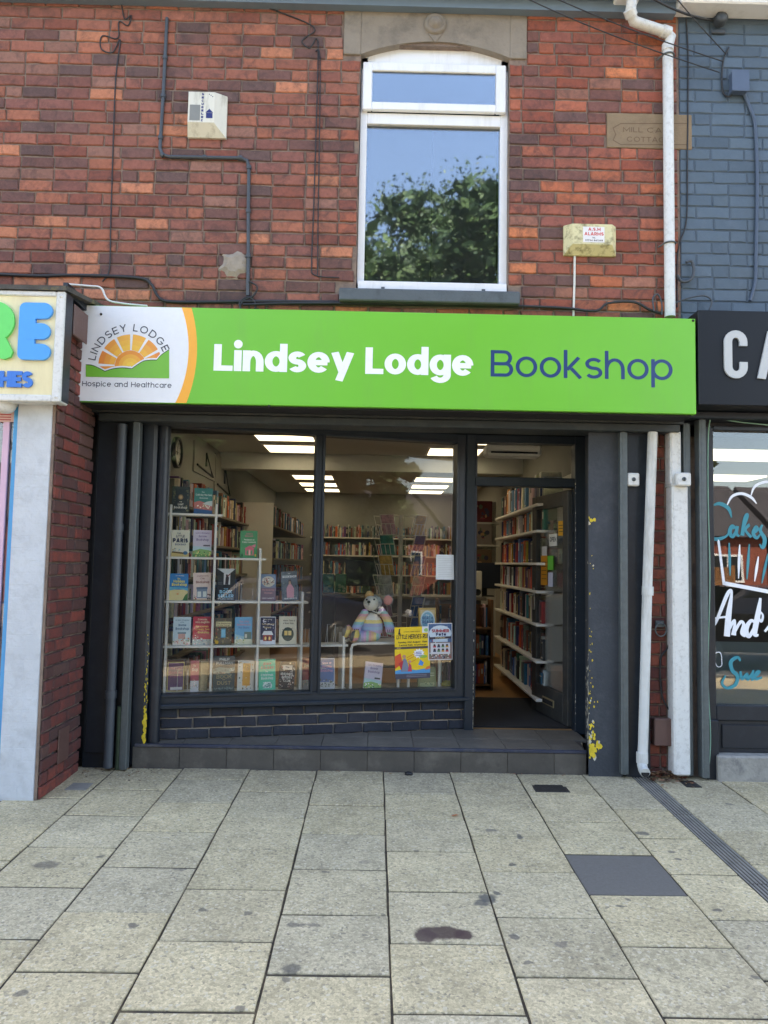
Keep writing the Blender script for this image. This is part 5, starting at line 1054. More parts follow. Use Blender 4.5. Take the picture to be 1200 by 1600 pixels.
# ------------------------------------------------------------------ pavement
def slab_mat(name, src, base=None):
    m = bpy.data.materials.new(name); m.use_nodes = True; nt = m.node_tree; nt.nodes.clear(); L = nt.links
    out = nd(nt, 'ShaderNodeOutputMaterial'); b = nd(nt, 'ShaderNodeBsdfPrincipled'); L.new(b.outputs[0], out.inputs[0]); b.inputs['Roughness'].default_value = .88; b.inputs['Specular IOR Level'].default_value = .3
    c = nd(nt, 'ShaderNodeObjectInfo').outputs['Color'] if src == 'obj' else nd(nt, 'ShaderNodeAttribute', attribute_name='Col').outputs['Color']
    P = nd(nt, 'ShaderNodeNewGeometry').outputs['Position']
    def noise(sc, det=6, ro=.6, dist=0.):
        n = nd(nt, 'ShaderNodeTexNoise'); n.inputs['Scale'].default_value = sc; n.inputs['Detail'].default_value = det; n.inputs['Roughness'].default_value = ro; n.inputs['Distortion'].default_value = dist; L.new(P, n.inputs['Vector']); return n.outputs[0]
    def rng(x, a, bb, lo, hi):
        r = nd(nt, 'ShaderNodeMapRange'); r.inputs[1].default_value = a; r.inputs[2].default_value = bb; r.inputs[3].default_value = lo; r.inputs[4].default_value = hi; L.new(x, r.inputs[0]); return r.outputs[0]
    def scale(c, f): s = nd(nt, 'ShaderNodeVectorMath', operation='SCALE'); L.new(c, s.inputs[0]); L.new(f, s.inputs['Scale']); return s.outputs[0]
    def mixc(f, a, col):
        mi = nd(nt, 'ShaderNodeMix', data_type='RGBA'); L.new(f, mi.inputs[0]); L.new(a, mi.inputs[6]); mi.inputs[7].default_value = (*lin(col), 1); return mi.outputs[2]
    c = scale(c, rng(noise(2.2, 5), .3, .7, .87, 1.13)); c = mixc(rng(noise(3.1, 6, .6, .8), .54, .68, 0, .3), c, (214, 200, 162))
    sy = nd(nt, 'ShaderNodeSeparateXYZ'); L.new(P, sy.inputs[0]); gr_ = nd(nt, 'ShaderNodeMath', operation='MULTIPLY', use_clamp=True); L.new(rng(sy.outputs[1], -.4, .08, 0, 1), gr_.inputs[0]); L.new(rng(noise(7, 7, .7), .36, .62, .05, .5), gr_.inputs[1]); c = mixc(gr_.outputs[0], c, (120, 112, 98)); c = scale(c, rng(noise(9, 7), .3, .7, .9, 1.1))
    v = nd(nt, 'ShaderNodeTexVoronoi'); v.inputs['Scale'].default_value = 95; L.new(P, v.inputs['Vector'])
    ag = nd(nt, 'ShaderNodeSeparateColor'); L.new(v.outputs['Color'], ag.inputs[0])
    c = scale(c, rng(ag.outputs[0], 0, 1, .8, 1.2)); c = scale(c, rng(noise(160, 4), .3, .7, .8, 1.2))
    c = mixc(rng(ag.outputs[1], .9, .96, 0, .45), c, (96, 92, 88)); c = mixc(rng(ag.outputs[2], .88, .97, 0, .5), c, (214, 204, 180))
    # worn gum marks and spills, each where it lies on the street
    spots = [(690, 1457, .155, .05, (78, 62, 58), .8), (665, 1463, .07, .05, (84, 68, 64), .8), (724, 1461, .06, .035, (78, 60, 58), .8), (762, 1404, .06, .04, (92, 90, 86), .75), (752, 1411, .05, .03, (92, 90, 86), .7), (776, 1396, .03, .02, (90, 88, 84), .7), (72, 1351, .09, .04, (108, 100, 90), .6), (156, 1338, .03, .015, (96, 92, 86), .6), (206, 1448, .035, .02, (92, 88, 84), .65), (317, 1422, .03, .014, (96, 92, 86), .6), (388, 1427, .03, .014, (96, 92, 86), .6), (33, 1553, .035, .018, (96, 92, 86), .6), (456, 1514, .06, .028, (92, 88, 82), .65), (462, 1446, .06, .018, (98, 92, 86), .6), (490, 1446, .05, .014, (98, 92, 86), .5), (446, 1530, .025, .015, (96, 92, 86), .6), (376, 1576, .03, .014, (96, 92, 86), .6), (768, 1298, .06, .02, (112, 106, 98), .6), (812, 1308, .035, .025, (92, 90, 86), .7), (800, 1351, .035, .018, (88, 84, 80), .7), (802, 1464, .04, .018, (94, 90, 86), .65), (826, 1506, .03, .014, (92, 88, 84), .6), (876, 1477, .04, .02, (104, 98, 92), .5), (1004, 1303, .06, .024, (92, 90, 86), .65), (1048, 1331, .03, .014, (92, 88, 84), .6), (1058, 1342, .025, .013, (92, 88, 84), .6), (968, 1416, .03, .014, (92, 90, 86), .6), (982, 1406, .02, .01, (92, 90, 86), .6), (1120, 1422, .035, .015, (92, 88, 84), .65), (1182, 1528, .03, .015, (92, 88, 84), .6), (971, 1326, .02, .01, (92, 88, 84), .5), (1140, 1257, .05, .02, (88, 86, 84), .5), (508, 1363, .03, .012, (98, 92, 86), .6), (570, 1347, .05, .02, (124, 116, 106), .4), (282, 1358, .05, .014, (110, 104, 96), .5)]
    sep = nd(nt, 'ShaderNodeVectorMath', operation='ADD'); nv = nd(nt, 'ShaderNodeTexNoise'); nv.inputs['Scale'].default_value = 22; nv.inputs['Detail'].default_value = 5; L.new(P, nv.inputs['Vector'])
    sb = nd(nt, 'ShaderNodeVectorMath', operation='SUBTRACT'); L.new(nv.outputs['Color'], sb.inputs[0]); sb.inputs[1].default_value = (.5, .5, .5)
    sc = nd(nt, 'ShaderNodeVectorMath', operation='SCALE'); L.new(sb.outputs[0], sc.inputs[0]); sc.inputs['Scale'].default_value = .045; L.new(P, sep.inputs[0]); L.new(sc.outputs[0], sep.inputs[1])
    for px, py, rx, ry, col, am in spots:
        p = ground(px, py); mp = nd(nt, 'ShaderNodeMapping'); rx, ry = rx*.72, ry*1.15; mp.inputs['Location'].default_value = (-p.x/rx, -p.y/ry, 0); mp.inputs['Scale'].default_value = (1/rx, 1/ry, 0); L.new(sep.outputs[0], mp.inputs[0])
        ln_ = nd(nt, 'ShaderNodeVectorMath', operation='LENGTH'); L.new(mp.outputs[0], ln_.inputs[0]); c = mixc(rng(ln_.outputs['Value'], .7, 1.02, min(1, am*1.15), 0), c, col)
    L.new(c, b.inputs['Base Color'])
    bp = nd(nt, 'ShaderNodeBump'); bp.inputs['Strength'].default_value = .55; bp.inputs['Distance'].default_value = .003; L.new(noise(150, 5), bp.inputs['Height']); L.new(bp.outputs[0], b.inputs['Normal'])
    return m
SL_O, SL_A = slab_mat('paving_slab', 'obj'), slab_mat('paving_joined', 'attr')
SA = math.atan(SLOPE)
YK = -6.1          # kerb line behind the camera
mb = MB(); mb.add([(x, y, gz(y)-.0055+(0 if z else -.3)) for y in (YK, .5) for x in (-12, 12) for z in (0, 1)], [(1, 3, 7, 5), (0, 1, 5, 4), (0, 2, 3, 1), (2, 6, 7, 3)])
pav = struct('pavement', mb, mat('joint_dirt', (62, 55, 46), .95, var=.4, scale=22, bump=.5, bscale=90, dirt=(124, 108, 80), dirt_amt=.6, dirt_scale=6))
X0G, DXG, DYG, YR = .086, .45, .4275, -.774
R = random.Random(77)
SLB = []
for v in range(6):
    w, d, t = DXG-.0085, DYG-.013, .03; pts = [(-w/2, -d/2), (0, -d/2), (w/2, -d/2), (w/2, 0), (w/2, d/2), (0, d/2), (-w/2, d/2), (-w/2, 0)]
    pts = [(x+R.uniform(-.0022, .0022), y+R.uniform(-.0022, .0022)) for x, y in pts]; n = 8
    vs = [(x, y, -t) for x, y in pts]+[(x, y, -.004) for x, y in pts]+[(x*(1-.014), y*(1-.016), 0) for x, y in pts]
    fs = [(o+i, o+(i+1) % n, o+n+(i+1) % n, o+n+i) for o in (0, n) for i in range(n)]+[(16, 17, 18, 19), (16, 19, 20, 23), (23, 20, 21, 22)]
    me = bpy.data.meshes.new('paving_slab'); me.from_pydata(vs, [], fs); me.materials.append(SL_O); SLB.append((me, vs, fs))
slabcol = [(190, 174, 139), (187, 172, 139), (191, 175, 140), (184, 170, 139), (188, 173, 139), (182, 169, 140)]
rem = MB(); nsl = 0
CHX1 = X0G+4*DXG; CHX0 = CHX1-.118
for k in range(-11, 13):
    xa, xb = X0G+k*DXG, X0G+(k+1)*DXG
    if k == 3: xb = CHX0-.002
    off = 0 if k % 2 == 0 else DYG/2
    if k >= 4: off = .13 if k % 2 else .33
    if k == -5: off += .05
    for r in range(-13, 4):
        ya, yb = YR+off+r*DYG, YR+off+(r+1)*DYG
        lim = .09 if xb > NX+.1 else YN-.01
        if xa < NX-.05 and xb > NX+.1: lim = .09
        yb2 = min(yb, lim); 
        if yb2-ya < .03 or ya < YK: continue
        cx, cy = (xa+xb)/2, (ya+yb2)/2; me, vs, fs = R.choice(SLB); sx, sy = (xb-xa)/DXG, (yb2-ya)/DYG
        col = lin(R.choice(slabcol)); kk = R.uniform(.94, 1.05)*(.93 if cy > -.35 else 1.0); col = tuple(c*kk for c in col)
        dz = R.uniform(-.0015, .003)
        p = ground(978, 1366)
        patch = xa < p.x < xb and ya < p.y < yb
        if any(inview(Vector((x, y, 0)), 10) for x in (xa, xb) for y in (ya, yb2)):
            if patch:
                o = place('asphalt_patch', me.copy(), pav, (cx, cy, gz(cy)-.003), (sx*1.012, sy*1.01, 1), (SA, 0, 0), lin((98, 96, 94)))
                o.data.materials.clear(); o.data.materials.append(mat('patch_asphalt', (112, 108, 102), .92, var=.14, scale=60, bump=.6, bscale=260, dirt=(104, 102, 98), dirt_amt=.35, dirt_scale=30))
            else: place('paving_slab', me, pav, (cx, cy, gz(cy)+dz), (sx, sy, 1), (SA+R.uniform(-.003, .003), R.uniform(-.003, .003), 0), col)
            nsl += 1
        else:
            X = Matrix.Translation((cx, cy, gz(cy)+dz)) @ Matrix.Rotation(SA, 4, 'X'); rem.add([X @ Vector((v_[0]*sx, v_[1]*sy, v_[2])) for v_ in vs], fs, col)
tag(rem.build('paving_remainder', SL_A, pav, recalc=False), None, None, None, 'stuff')
# ribbed drain channel in two lengths
for ya, yb in ((-.62, .05), (-1.5, -.626), (-2.4, -1.506)):
    mb = MB(); n = 5; w = (CHX1-.003-CHX0-.002)/(2*n+1)
    prof = []
    for i in range(2*n+1): prof += [(CHX0+.002+i*w, 0 if i % 2 == 0 else -.006), (CHX0+.002+(i+1)*w, 0 if i % 2 == 0 else -.006)]
    q = prof; m_ = len(q); vs = [(x, y, gz(y)+z-.001) for y in (ya, yb) for x, z in q]; mb.add(vs, [(i, i+1, m_+i+1, m_+i) for i in range(m_-1)])
    mb.build('drain_channel', M_CHAN, pav)
# small metal covers let into the paving
p = ground(860, 1232); mb = MB(); zc = gz(p.y)
mb.box(p.x-.11, p.x+.11, p.y-.075, p.y+.075, zc-.01, zc+.0025, .002)
for i in range(7): mb.box(p.x-.09, p.x+.09, p.y-.06+i*.0185, p.y-.05+i*.0185, zc+.0027, zc+.006)
tag(mb.build('drain_grating', M_IRON), 'small square rusty drain grating set in the paving by the step', 'drain cover')
for px, py, w, lab in ((124, 1229, .13, 'small grey square cover at the foot of the brick return'), (1078, 1225, .1, 'dark little square cover below the boxed white pipe')):
    p = ground(px, py); zc = gz(p.y); mb = MB(); mb.box(p.x-w/2, p.x+w/2, p.y-.07, p.y+.07, zc-.01, zc+.003, .002); mb.box(p.x-w/2+.012, p.x+w/2-.012, p.y-.058, p.y+.058, zc+.0032, zc+.0055, .001); tag(mb.build('service_cover', M_CHAN if px < 500 else M_IRON), lab, 'drain cover')
# litter: dead leaves, a paper scrap, a clod of tar
R = random.Random(6); mb = MB()
def leaf(x, y, z, s, col):
    a = R.uniform(0, 6.28); tl = R.uniform(-.5, .5); X = Matrix.Translation((x, y, z+.006)) @ Matrix.Rotation(a, 4, 'Z') @ Matrix.Rotation(tl, 4, 'X')
    mb.add([X @ Vector(v) for v in ((-s, 0, 0), (-.3*s, -.42*s, .2*s), (.5*s, -.3*s, .15*s), (s, 0, 0), (.5*s, .3*s, .2*s), (-.3*s, .42*s, .15*s))], [(0, 1, 2, 3), (0, 3, 4, 5)], col)
LC = [lin(c) for c in ((112, 78, 52), (136, 100, 66), (92, 70, 54), (74, 58, 48), (150, 120, 84), (120, 66, 46))]
for _ in range(170):
    x = R.uniform(s0-.06, s1+.04); y = .07-abs(R.gauss(0, .08)); leaf(x, y, gz(y)+R.uniform(0, .05)*max(0, 1-abs(y-.05)*5), R.uniform(.008, .026), R.choice(LC))
for _ in range(110):
    x = R.uniform(-1.9, 1.5); y = .085-abs(R.gauss(0, .02)); leaf(x, y, gz(y)-.004, R.uniform(.004, .011), R.choice(LC))
for _ in range(60):
    x = R.uniform(-1.95, -1.4); y = .06-abs(R.gauss(0, .08)); leaf(x, y, gz(y)-.004, R.uniform(.004, .012), R.choice(LC))
for k in range(-6, 5):
    for _ in range(26): y = R.uniform(-3, 0); x = X0G+k*DXG+R.gauss(0, .004); leaf(x, y, gz(y)-.012, R.uniform(.003, .008), R.choice(LC))
tag(mb.build('dead_leaves', M_MATT), 'brown dead leaves and twigs drifted against the shop front', 'leaves', None, 'stuff')
p = ground(711, 1276); mb = MB(); leaf(p.x, p.y, gz(p.y), .026, lin((196, 104, 62))); tag(mb.build('orange_leaf', M_MATT), 'single curled orange leaf on the paving before the step', 'leaf')
p = ground(638, 1211); mb = MB(); R2 = random.Random(2); mb.ell((p.x, p.y, gz(p.y)+.008), (.028, .02, .014), 10, 7, fn=lambda q: 1+.3*math.sin(q.x*7+q.y*5)); tag(mb.build('tar_lump', M_BLACK), 'black crumpled lump of tar on the paving near the step', 'lump')
p = ground(986, 1212); mb = MB(); mb.prism([(p.x-.03, p.y-.02), (p.x+.025, p.y-.03), (p.x+.03, p.y+.015), (p.x-.02, p.y+.02)], lambda x, y, d: Vector((x, y, gz(y)+.004+d+(x-p.x)*.2)), 0, .002); tag(mb.build('paper_scrap', M_UPVC), 'white scrap of paper beside the leaning waste pipe shoe', 'litter')

# ------------------------------------------------------------------ inside the bookshop
HC = 2.72; RX0, RX1, RYB = -1.9, 1.78, 9.0
mb = MB(); mb.box(RX0, RX1, YD+.062, RYB, TZ-.1, TZ-.001); fl_ = struct('interior_floor', mb, M_FLOOR)
mb = MB(); mb.box(dj[1]-.1, 1.65, YD+.07, 2.05, TZ+.001, TZ+.012); tag(mb.build('door_mat', mat('charcoal_mat', (40, 41, 44), .95, var=.2, scale=60, bump=.5, bscale=300)), 'large dark coir mat just inside the open door', 'mat')
mb = MB(); mb.box(RX0-.05, RX1+.05, .62, RYB+.05, HC, HC+.05); struct('ceiling', mb, M_CEIL)
mb = MB(); mb.box(RX0-.05, RX0, .3, RYB, TZ-.1, HC); mb.box(RX1, RX1+.05, .8, RYB, TZ-.1, HC); mb.box(RX0, RX1, RYB, RYB+.05, TZ-.1, HC); struct('interior_wall', mb, M_CREAMWALL)
mb = MB(); mb.box(RX0, RX1, 3.9, 4.1, 2.52, HC-.001); struct('ceiling_beam', mb, M_CEIL)
k = 0
for side, xs in ((0, (-1.27, -.67)), (1, (.6, 1.2))):
    for i, y in enumerate((2.35, 3.2, 6.05, 7.1, 8.05)):
        t = thing('ceiling_light', '%s square ceiling light panel from the shop window, %s row' % (('first', 'second', 'third', 'fourth', 'fifth')[i], ('clock wall side', 'door side')[side]), 'ceiling light', (xs[0]+.3, y, HC), 0, 'bookshop ceiling lights')
        mb = MB(); mb.box(xs[0], xs[1], y, y+.55, HC-.012, HC-.002); mb.build('diffuser', M_LAMP, t)
        mb = MB(); 
        for a, b, c, d in ((xs[0]-.025, xs[0]-.001, y-.025, y+.575), (xs[1]+.001, xs[1]+.025, y-.025, y+.575), (xs[0]-.001, xs[1]+.001, y-.025, y-.001), (xs[0]-.001, xs[1]+.001, y+.551, y+.575)): mb.box(a, b, c, d, HC-.016, HC-.002)
        mb.build('frame', M_SHELFW, t)
# pale oblong box above the door
p0_, p1_ = onY(760, 692, 1.3), onY(847, 713, 1.3); t = thing('overdoor_box', 'pale oblong box hanging above the inside of the door', 'heater', ((p0_.x+p1_.x)/2, 1.3, p1_.z)); mb = MB(); mb.box(p0_.x, p1_.x, 1.3, 1.5, p1_.z, p0_.z, .02); mb.build('casing', M_SHELFW, t); mb = MB(); mb.box(p0_.x+.04, p1_.x-.04, 1.29, 1.2995, p1_.z+.02, p1_.z+.035); mb.build('dark_slit', M_DARK, t)
# clock and pictures on the left wall
def wally(px, py): q_ = onX(px, py, RX0); return q_.y, q_.z
cy_, cz_ = wally(274, 707); t = thing('wall_clock', 'round dark rimmed clock high on the cream wall inside', 'clock', (RX0, cy_, cz_))
mb = MB(); mb.lathe([(.15, .0), (.15, .035), (.125, .04), (.122, .02)], (RX0, cy_, cz_), 'X', 28); mb.build('rim', M_BLACK, t); mb = MB(); mb.lathe([(.122, .018), (0, .018)], (RX0, cy_, cz_), 'X', 28); mb.build('dial', M_SHELFW, t)
mb = MB(); mb.box(RX0+.02, RX0+.024, cy_-.006, cy_+.006, cz_-.02, cz_+.09); mb.box(RX0+.025, RX0+.028, cy_-.07, cy_+.01, cz_-.005, cz_+.005)
for i in range(12): a = i*math.pi/6; mb.box(RX0+.0185, RX0+.0195, cy_+.1*math.sin(a)-.005, cy_+.1*math.sin(a)+.005, cz_+.1*math.cos(a)-.008, cz_+.1*math.cos(a)+.008)
mb.build('hands', M_BLACK, t)
for i, (a, b, c, d, lab) in enumerate(((302, 688, 333, 752, 'first framed line drawing past the clock on the cream wall'), (335, 708, 359, 782, 'second framed line drawing, farther along the cream wall'))):
    ya, za = wally(a, b); yb, zb2 = wally(c, d); zb2, za = min(za, zb2), max(za, zb2); t = thing('picture', lab, 'picture', (RX0, ya, zb2), 0, 'framed drawings on the wall')
    mb = MB(); mb.box(RX0, RX0+.02, ya, yb, zb2, za); mb.build('canvas', M_CREAMWALL, t); mb = MB(); h = za-zb2; w = yb-ya
    mb.tube([(RX0+.028, ya+w*.1, zb2+h*.25), (RX0+.028, ya+w*.85, zb2+h*.1), (RX0+.028, ya+w*.5, zb2+h*.8), (RX0+.028, ya+w*.5, zb2+h*.35)], .012, 5); mb.build('drawn_lines', M_BLACK, t)
# bookcases and books
BOOKC = [((30, 46, 92), 3, 'navy'), ((150, 36, 40), 3, 'red'), ((216, 208, 190), 5, 'cream'), ((34, 34, 38), 4, 'black'), ((44, 98, 84), 2, 'green'), ((190, 144, 60), 2, 'ochre'), ((90, 132, 176), 3, 'pale blue'), ((120, 74, 52), 2, 'brown'), ((228, 226, 222), 4, 'white'), ((156, 92, 120), 1, 'pink'), ((36, 110, 140), 2, 'teal'), ((98, 60, 110), 1, 'purple'), ((200, 92, 46), 2, 'orange'), ((110, 112, 116), 2, 'grey')]
bme = MB(); bme.box(-.5, .5, 0, 1, 0, 1, .03); mesh_spine = bpy.data.meshes.new('book'); mesh_spine.from_pydata([tuple(v) for v in bme.v], [], bme.f); mesh_spine.materials.append(M_BOOK)
SPINES = [mesh_spine]
for bands in (((.5, .82, .24, 0),), ((.12, .16, .46, 0), (.84, .88, .46, 0)), ((.3, .86, .16, 1), (.08, .14, .3, 0)), ((.55, .9, .2, 1),)):
    bm2 = MB().box(-.5, .5, 0, 1, 0, 1, .03)
    for z0_, z1_, hw, mi in bands: bm2.box(-hw, hw, -.012, .02, z0_, z1_, 0, None, 1+mi)
    me = bpy.data.meshes.new('book'); me.from_pydata([tuple(v) for v in bm2.v], [], bm2.f); me.polygons.foreach_set('material_index', bm2.m)
    for m_ in (M_BOOK, mat('spine_title', (214, 206, 186), .5, var=.3, scale=120, bump=0), mat('spine_title_dark', (52, 48, 52), .5, var=.3, scale=120, bump=0)): me.materials.append(m_)
    SPINES.append(me)
U_ = ['', 'first', 'second', 'third', 'fourth', 'fifth', 'sixth', 'seventh', 'eighth', 'ninth']
ORD = ['first', 'second', 'third', 'fourth', 'fifth', 'sixth', 'seventh', 'eighth', 'ninth', 'tenth', 'eleventh', 'twelfth', 'thirteenth', 'fourteenth', 'fifteenth', 'sixteenth', 'seventeenth', 'eighteenth', 'nineteenth', 'twentieth', 'twenty-first', 'twenty-second', 'twenty-third', 'twenty-fourth', 'twenty-fifth', 'twenty-sixth', 'twenty-seventh', 'twenty-eighth', 'twenty-ninth', 'thirtieth']+[t+'-'+x for t in ('thirty', 'forty', 'fifty', 'sixty', 'seventy', 'eighty', 'ninety') for x in U_[1:]]
nbook = [0]
def fill_books(R, p, d, inw, length, zs, hmax, dep, single, label, group, pile=None, fat=1., tall=1., cap=999):
    """books on a shelf starting at p going along d, their spines facing -inw"""
    u = 0.; i = 0; ang = math.atan2(d.y, d.x)
    while u < length-.02:
        w = R.choice([.014, .018, .022, .026, .03, .036])*fat*R.uniform(.9, 1.15); h = min(hmax, R.choice([.18, .198, .198, .215, .235])*R.uniform(.97, 1.03)*tall); dd = R.uniform(.115, .15)*(1+.3*(tall-1)/.25)
        c = R.choices(BOOKC, [q[1] for q in BOOKC])[0]; col = tuple(min(1, x*R.uniform(.75, 1.2)) for x in lin(c[0]))
        if R.random() < .045: u += R.uniform(.01, .07); continue
        set_ = R.uniform(0, .03); base = p+d*(u+w/2)+inw*set_
        tilt = R.uniform(.1, .2) if R.random() < .05 else 0
        if single and nbook[0] < 298 and i < cap:
            o = bpy.data.objects.new('book', R.choice(SPINES)); COL.objects.link(o); o.location = (base.x, base.y, zs+.0005); o.rotation_euler = (0, tilt, ang); o.scale = (w*.97, dd, h); o.color = (*col, 1)
            tag(o, '%s book spine, %s from the %s' % (c[2], ORD[min(i, len(ORD)-1)], label), 'book', group); nbook[0] += 1
        else:
            X = Matrix.Translation((base.x, base.y, zs+.0005)) @ Matrix.Rotation(ang, 4, 'Z'); pile.box(-w*.485, w*.485, 0, dd, 0, h, 0, col, 0, X)
            if R.random() < .6: za_ = R.uniform(.3, .6)*h; pile.box(-w*.2, w*.2, -.0015, .004, za_, min(h*.92, za_+R.uniform(.04, .08)), 0, lin((206, 200, 182)) if sum(col) < .9 else lin((60, 56, 60)), 0, X)
        u += w+(h*math.sin(tilt) if tilt else 0)+.0005; i += 1
R = random.Random(55); pile = MB()
# white wall shelving behind the door
RSX = 1.40; RY0, RY1 = 1.28, 3.5
zs = [.29, .61, .92, 1.2, 1.44, 1.72, 1.95]
t = thing('bookcase', 'white wall shelving packed with books behind the open door', 'bookcase', (RSX+.12, (RY0+RY1)/2, TZ))
for z in zs: mb = MB(); mb.box(RSX-.02, RX1-.005, RY0, RY1, z-.022, z, .003); mb.build('shelf', M_SHELFW, t)
mb = MB(); mb.box(RX1-.02, RX1-.001, RY0, RY1, TZ, 2.25); mb.build('back_panel', M_SHELFW, t)
for y in (RY0, RY1-.02): mb = MB(); mb.box(RSX+.06, RX1-.021, y, y+.02, TZ, 1.93); mb.build('side_panel', M_SHELFW, t)
nm_ = ['bottom', 'sixth', 'fifth', 'fourth', 'third', 'second', 'top']
for i, z in enumerate(zs):
    hm = (zs[i+1]-z-.04) if i < 6 else .3
    fill_books(R, Vector((RSX+.03, RY1-.025, 0)), Vector((0, -1, 0)), Vector((1, 0, 0)), RY1-RY0-.05, z, hm, .2, True, 'far end of the %s shelf behind the door' % nm_[i], 'books shelved behind the open door', pile, 2.3, 1. if i < 6 else 1.25)
# tall shelving along the clock wall
LSX = -1.62; LY0, LY1 = 1.1, 4.35; zl = [.3, .62, .93, 1.25, 1.56, 1.87]
t = thing('bookcase', 'long dark shelving of paperbacks under the clock and drawings', 'bookcase', (-1.75, 2.7, TZ)); nl = ['bottom', 'fifth', 'fourth', 'third', 'second', 'top']
M_SHELFD = mat('shelf_grey_wood', (120, 112, 96), .6, var=.12, bump=.05)
for z in zl: mb = MB(); mb.box(RX0+.005, LSX+.02, LY0, LY1, z-.024, z, .003); mb.build('shelf', M_SHELFD, t)
for y in (LY0, 2.7, LY1-.02): mb = MB(); mb.box(RX0+.005, LSX-.06, y, y+.02, TZ, 2.08); mb.build('side_panel', M_SHELFD, t)
for i, z in enumerate(zl): fill_books(R, Vector((LSX-.02, LY0+.03, 0)), Vector((0, 1, 0)), Vector((-1, 0, 0)), LY1-LY0-.06, z, .26, .2, i in (3, 5), 'window end of the %s shelf under the clock' % nl[i], 'paperbacks along the clock wall', pile, 2.2, 1.1)
# second deeper run farther in
t = thing('bookcase', 'deep shelving unit farther in on the clock side', 'bookcase', (-1.5, 6.5, TZ))
for z in (.4, .75, 1.1, 1.45, 1.87): mb = MB(); mb.box(RX0+.005, -1.28, 4.4, 8.7, z-.024, z); mb.build('shelf', M_SHELFD, t); fill_books(R, Vector((-1.3, 4.45, 0)), Vector((.0, 1, 0)), Vector((-1, 0, 0)), 4.1, z, .27, .2, False, '', '', pile, 2.6, 1.1)
mb = MB(); mb.box(RX0+.005, -1.3, 4.37, 4.399, TZ, 2.15); mb.build('side_panel', M_SHELFW, t)
# back wall shelving
t = thing('bookcase', 'wide shelving across the far back wall of the shop', 'bookcase', (0, RYB-.15, TZ))
for z in (.5, .85, 1.2, 1.55, 1.88): mb = MB(); mb.box(-1.2, RX1-.02, RYB-.3, RYB-.002, z-.024, z); mb.build('shelf', M_SHELFW, t); fill_books(R, Vector((-1.15, RYB-.29, 0)), Vector((1, 0, 0)), Vector((0, 1, 0)), 2.85, z, .27, .2, False, '', '', pile)
# counter with till screens
t = thing('counter', 'grey painted shop counter behind the window display', 'counter', (.5, 4.3, TZ))
mb = MB(); mb.box(-.75, 1.3, 4.0, 4.55, TZ, .98, .004); mb.build('front_panel', mat('counter_grey', (92, 94, 96), .6, var=.08), t); mb = MB(); mb.box(-.8, 1.36, 3.95, 4.6, .982, 1.02, .006); mb.build('counter_top', mat('counter_top', (116, 112, 104), .4, var=.1), t)
for px, lab in ((572, 'dark computer screen on the counter behind the knitted toy'), (757, 'black till screen on the counter, seen through the doorway')):
    p = onY(px, 905, 4.25); t = thing('computer_screen', lab, 'screen', (p.x, 4.25, 1.02), 0, 'screens on the counter'); mb = MB(); mb.box(p.x-.26, p.x+.2, 4.25, 4.29, 1.12, 1.44, .006); mb.build('screen_panel', mat('screen_back', (24, 34, 52), .5, var=.1), t)
    mb = MB(); mb.box(p.x-.04, p.x+.04, 4.295, 4.32, 1.035, 1.3); mb.box(p.x-.12, p.x+.12, 4.22, 4.38, 1.0205, 1.034, .003); mb.build('stand', M_BLACK, t)
p0_, p1_ = onY(738, 892, 3.98), onY(753, 916, 3.98); t = thing('card_reader', 'small pale box on the counter edge by the door', 'box', (p0_.x, 4, 1.02)); mb = MB(); mb.box(p0_.x-.1, p1_.x, 3.98, 4.1, 1.021, p0_.z, .008); mb.build('casing', M_SHELFW, t); mb = MB(); mb.lathe([(.04, 0), (.0, -.003)], (p1_.x-.05, 3.979, 1.08), 'Y', 14); mb.build('dial', M_BLACK, t)
# low wooden bookcase by the door
q0, q1 = onY(735, 1060, 2.55), onY(770, 950, 2.55); t = thing('low_bookcase', 'low wooden bookcase of mixed books beside the counter, seen through doorway', 'bookcase', (q0.x, 2.6, TZ))
wx0, wx1 = q0.x-.35, q1.x; zw = [TZ+.06, .5, .78]
mb = MB(); mb.box(wx1-.022, wx1, 2.5, 2.75, TZ, 1.06, .003); mb.box(wx0, wx0+.022, 2.5, 2.75, TZ, 1.06, .003); mb.build('side_panel', M_WOOD, t)
for z in zw: mb = MB(); mb.box(wx0+.023, wx1-.023, 2.51, 2.74, z-.02, z, .003); mb.build('shelf', M_WOOD, t)
mb = MB(); mb.box(wx0+.022, wx1-.022, 2.741, 2.75, TZ, 1.0); mb.build('back_panel', M_WOOD, t)
for i, z in enumerate(zw): fill_books(R, Vector((wx0+.03, 2.53, 0)), Vector((1, 0, 0)), Vector((0, 1, 0)), wx1-wx0-.07, z, .24, .2, True, 'window end of the %s shelf, low wooden bookcase' % ('bottom', 'middle', 'top')[i], 'books in the low wooden bookcase', pile)
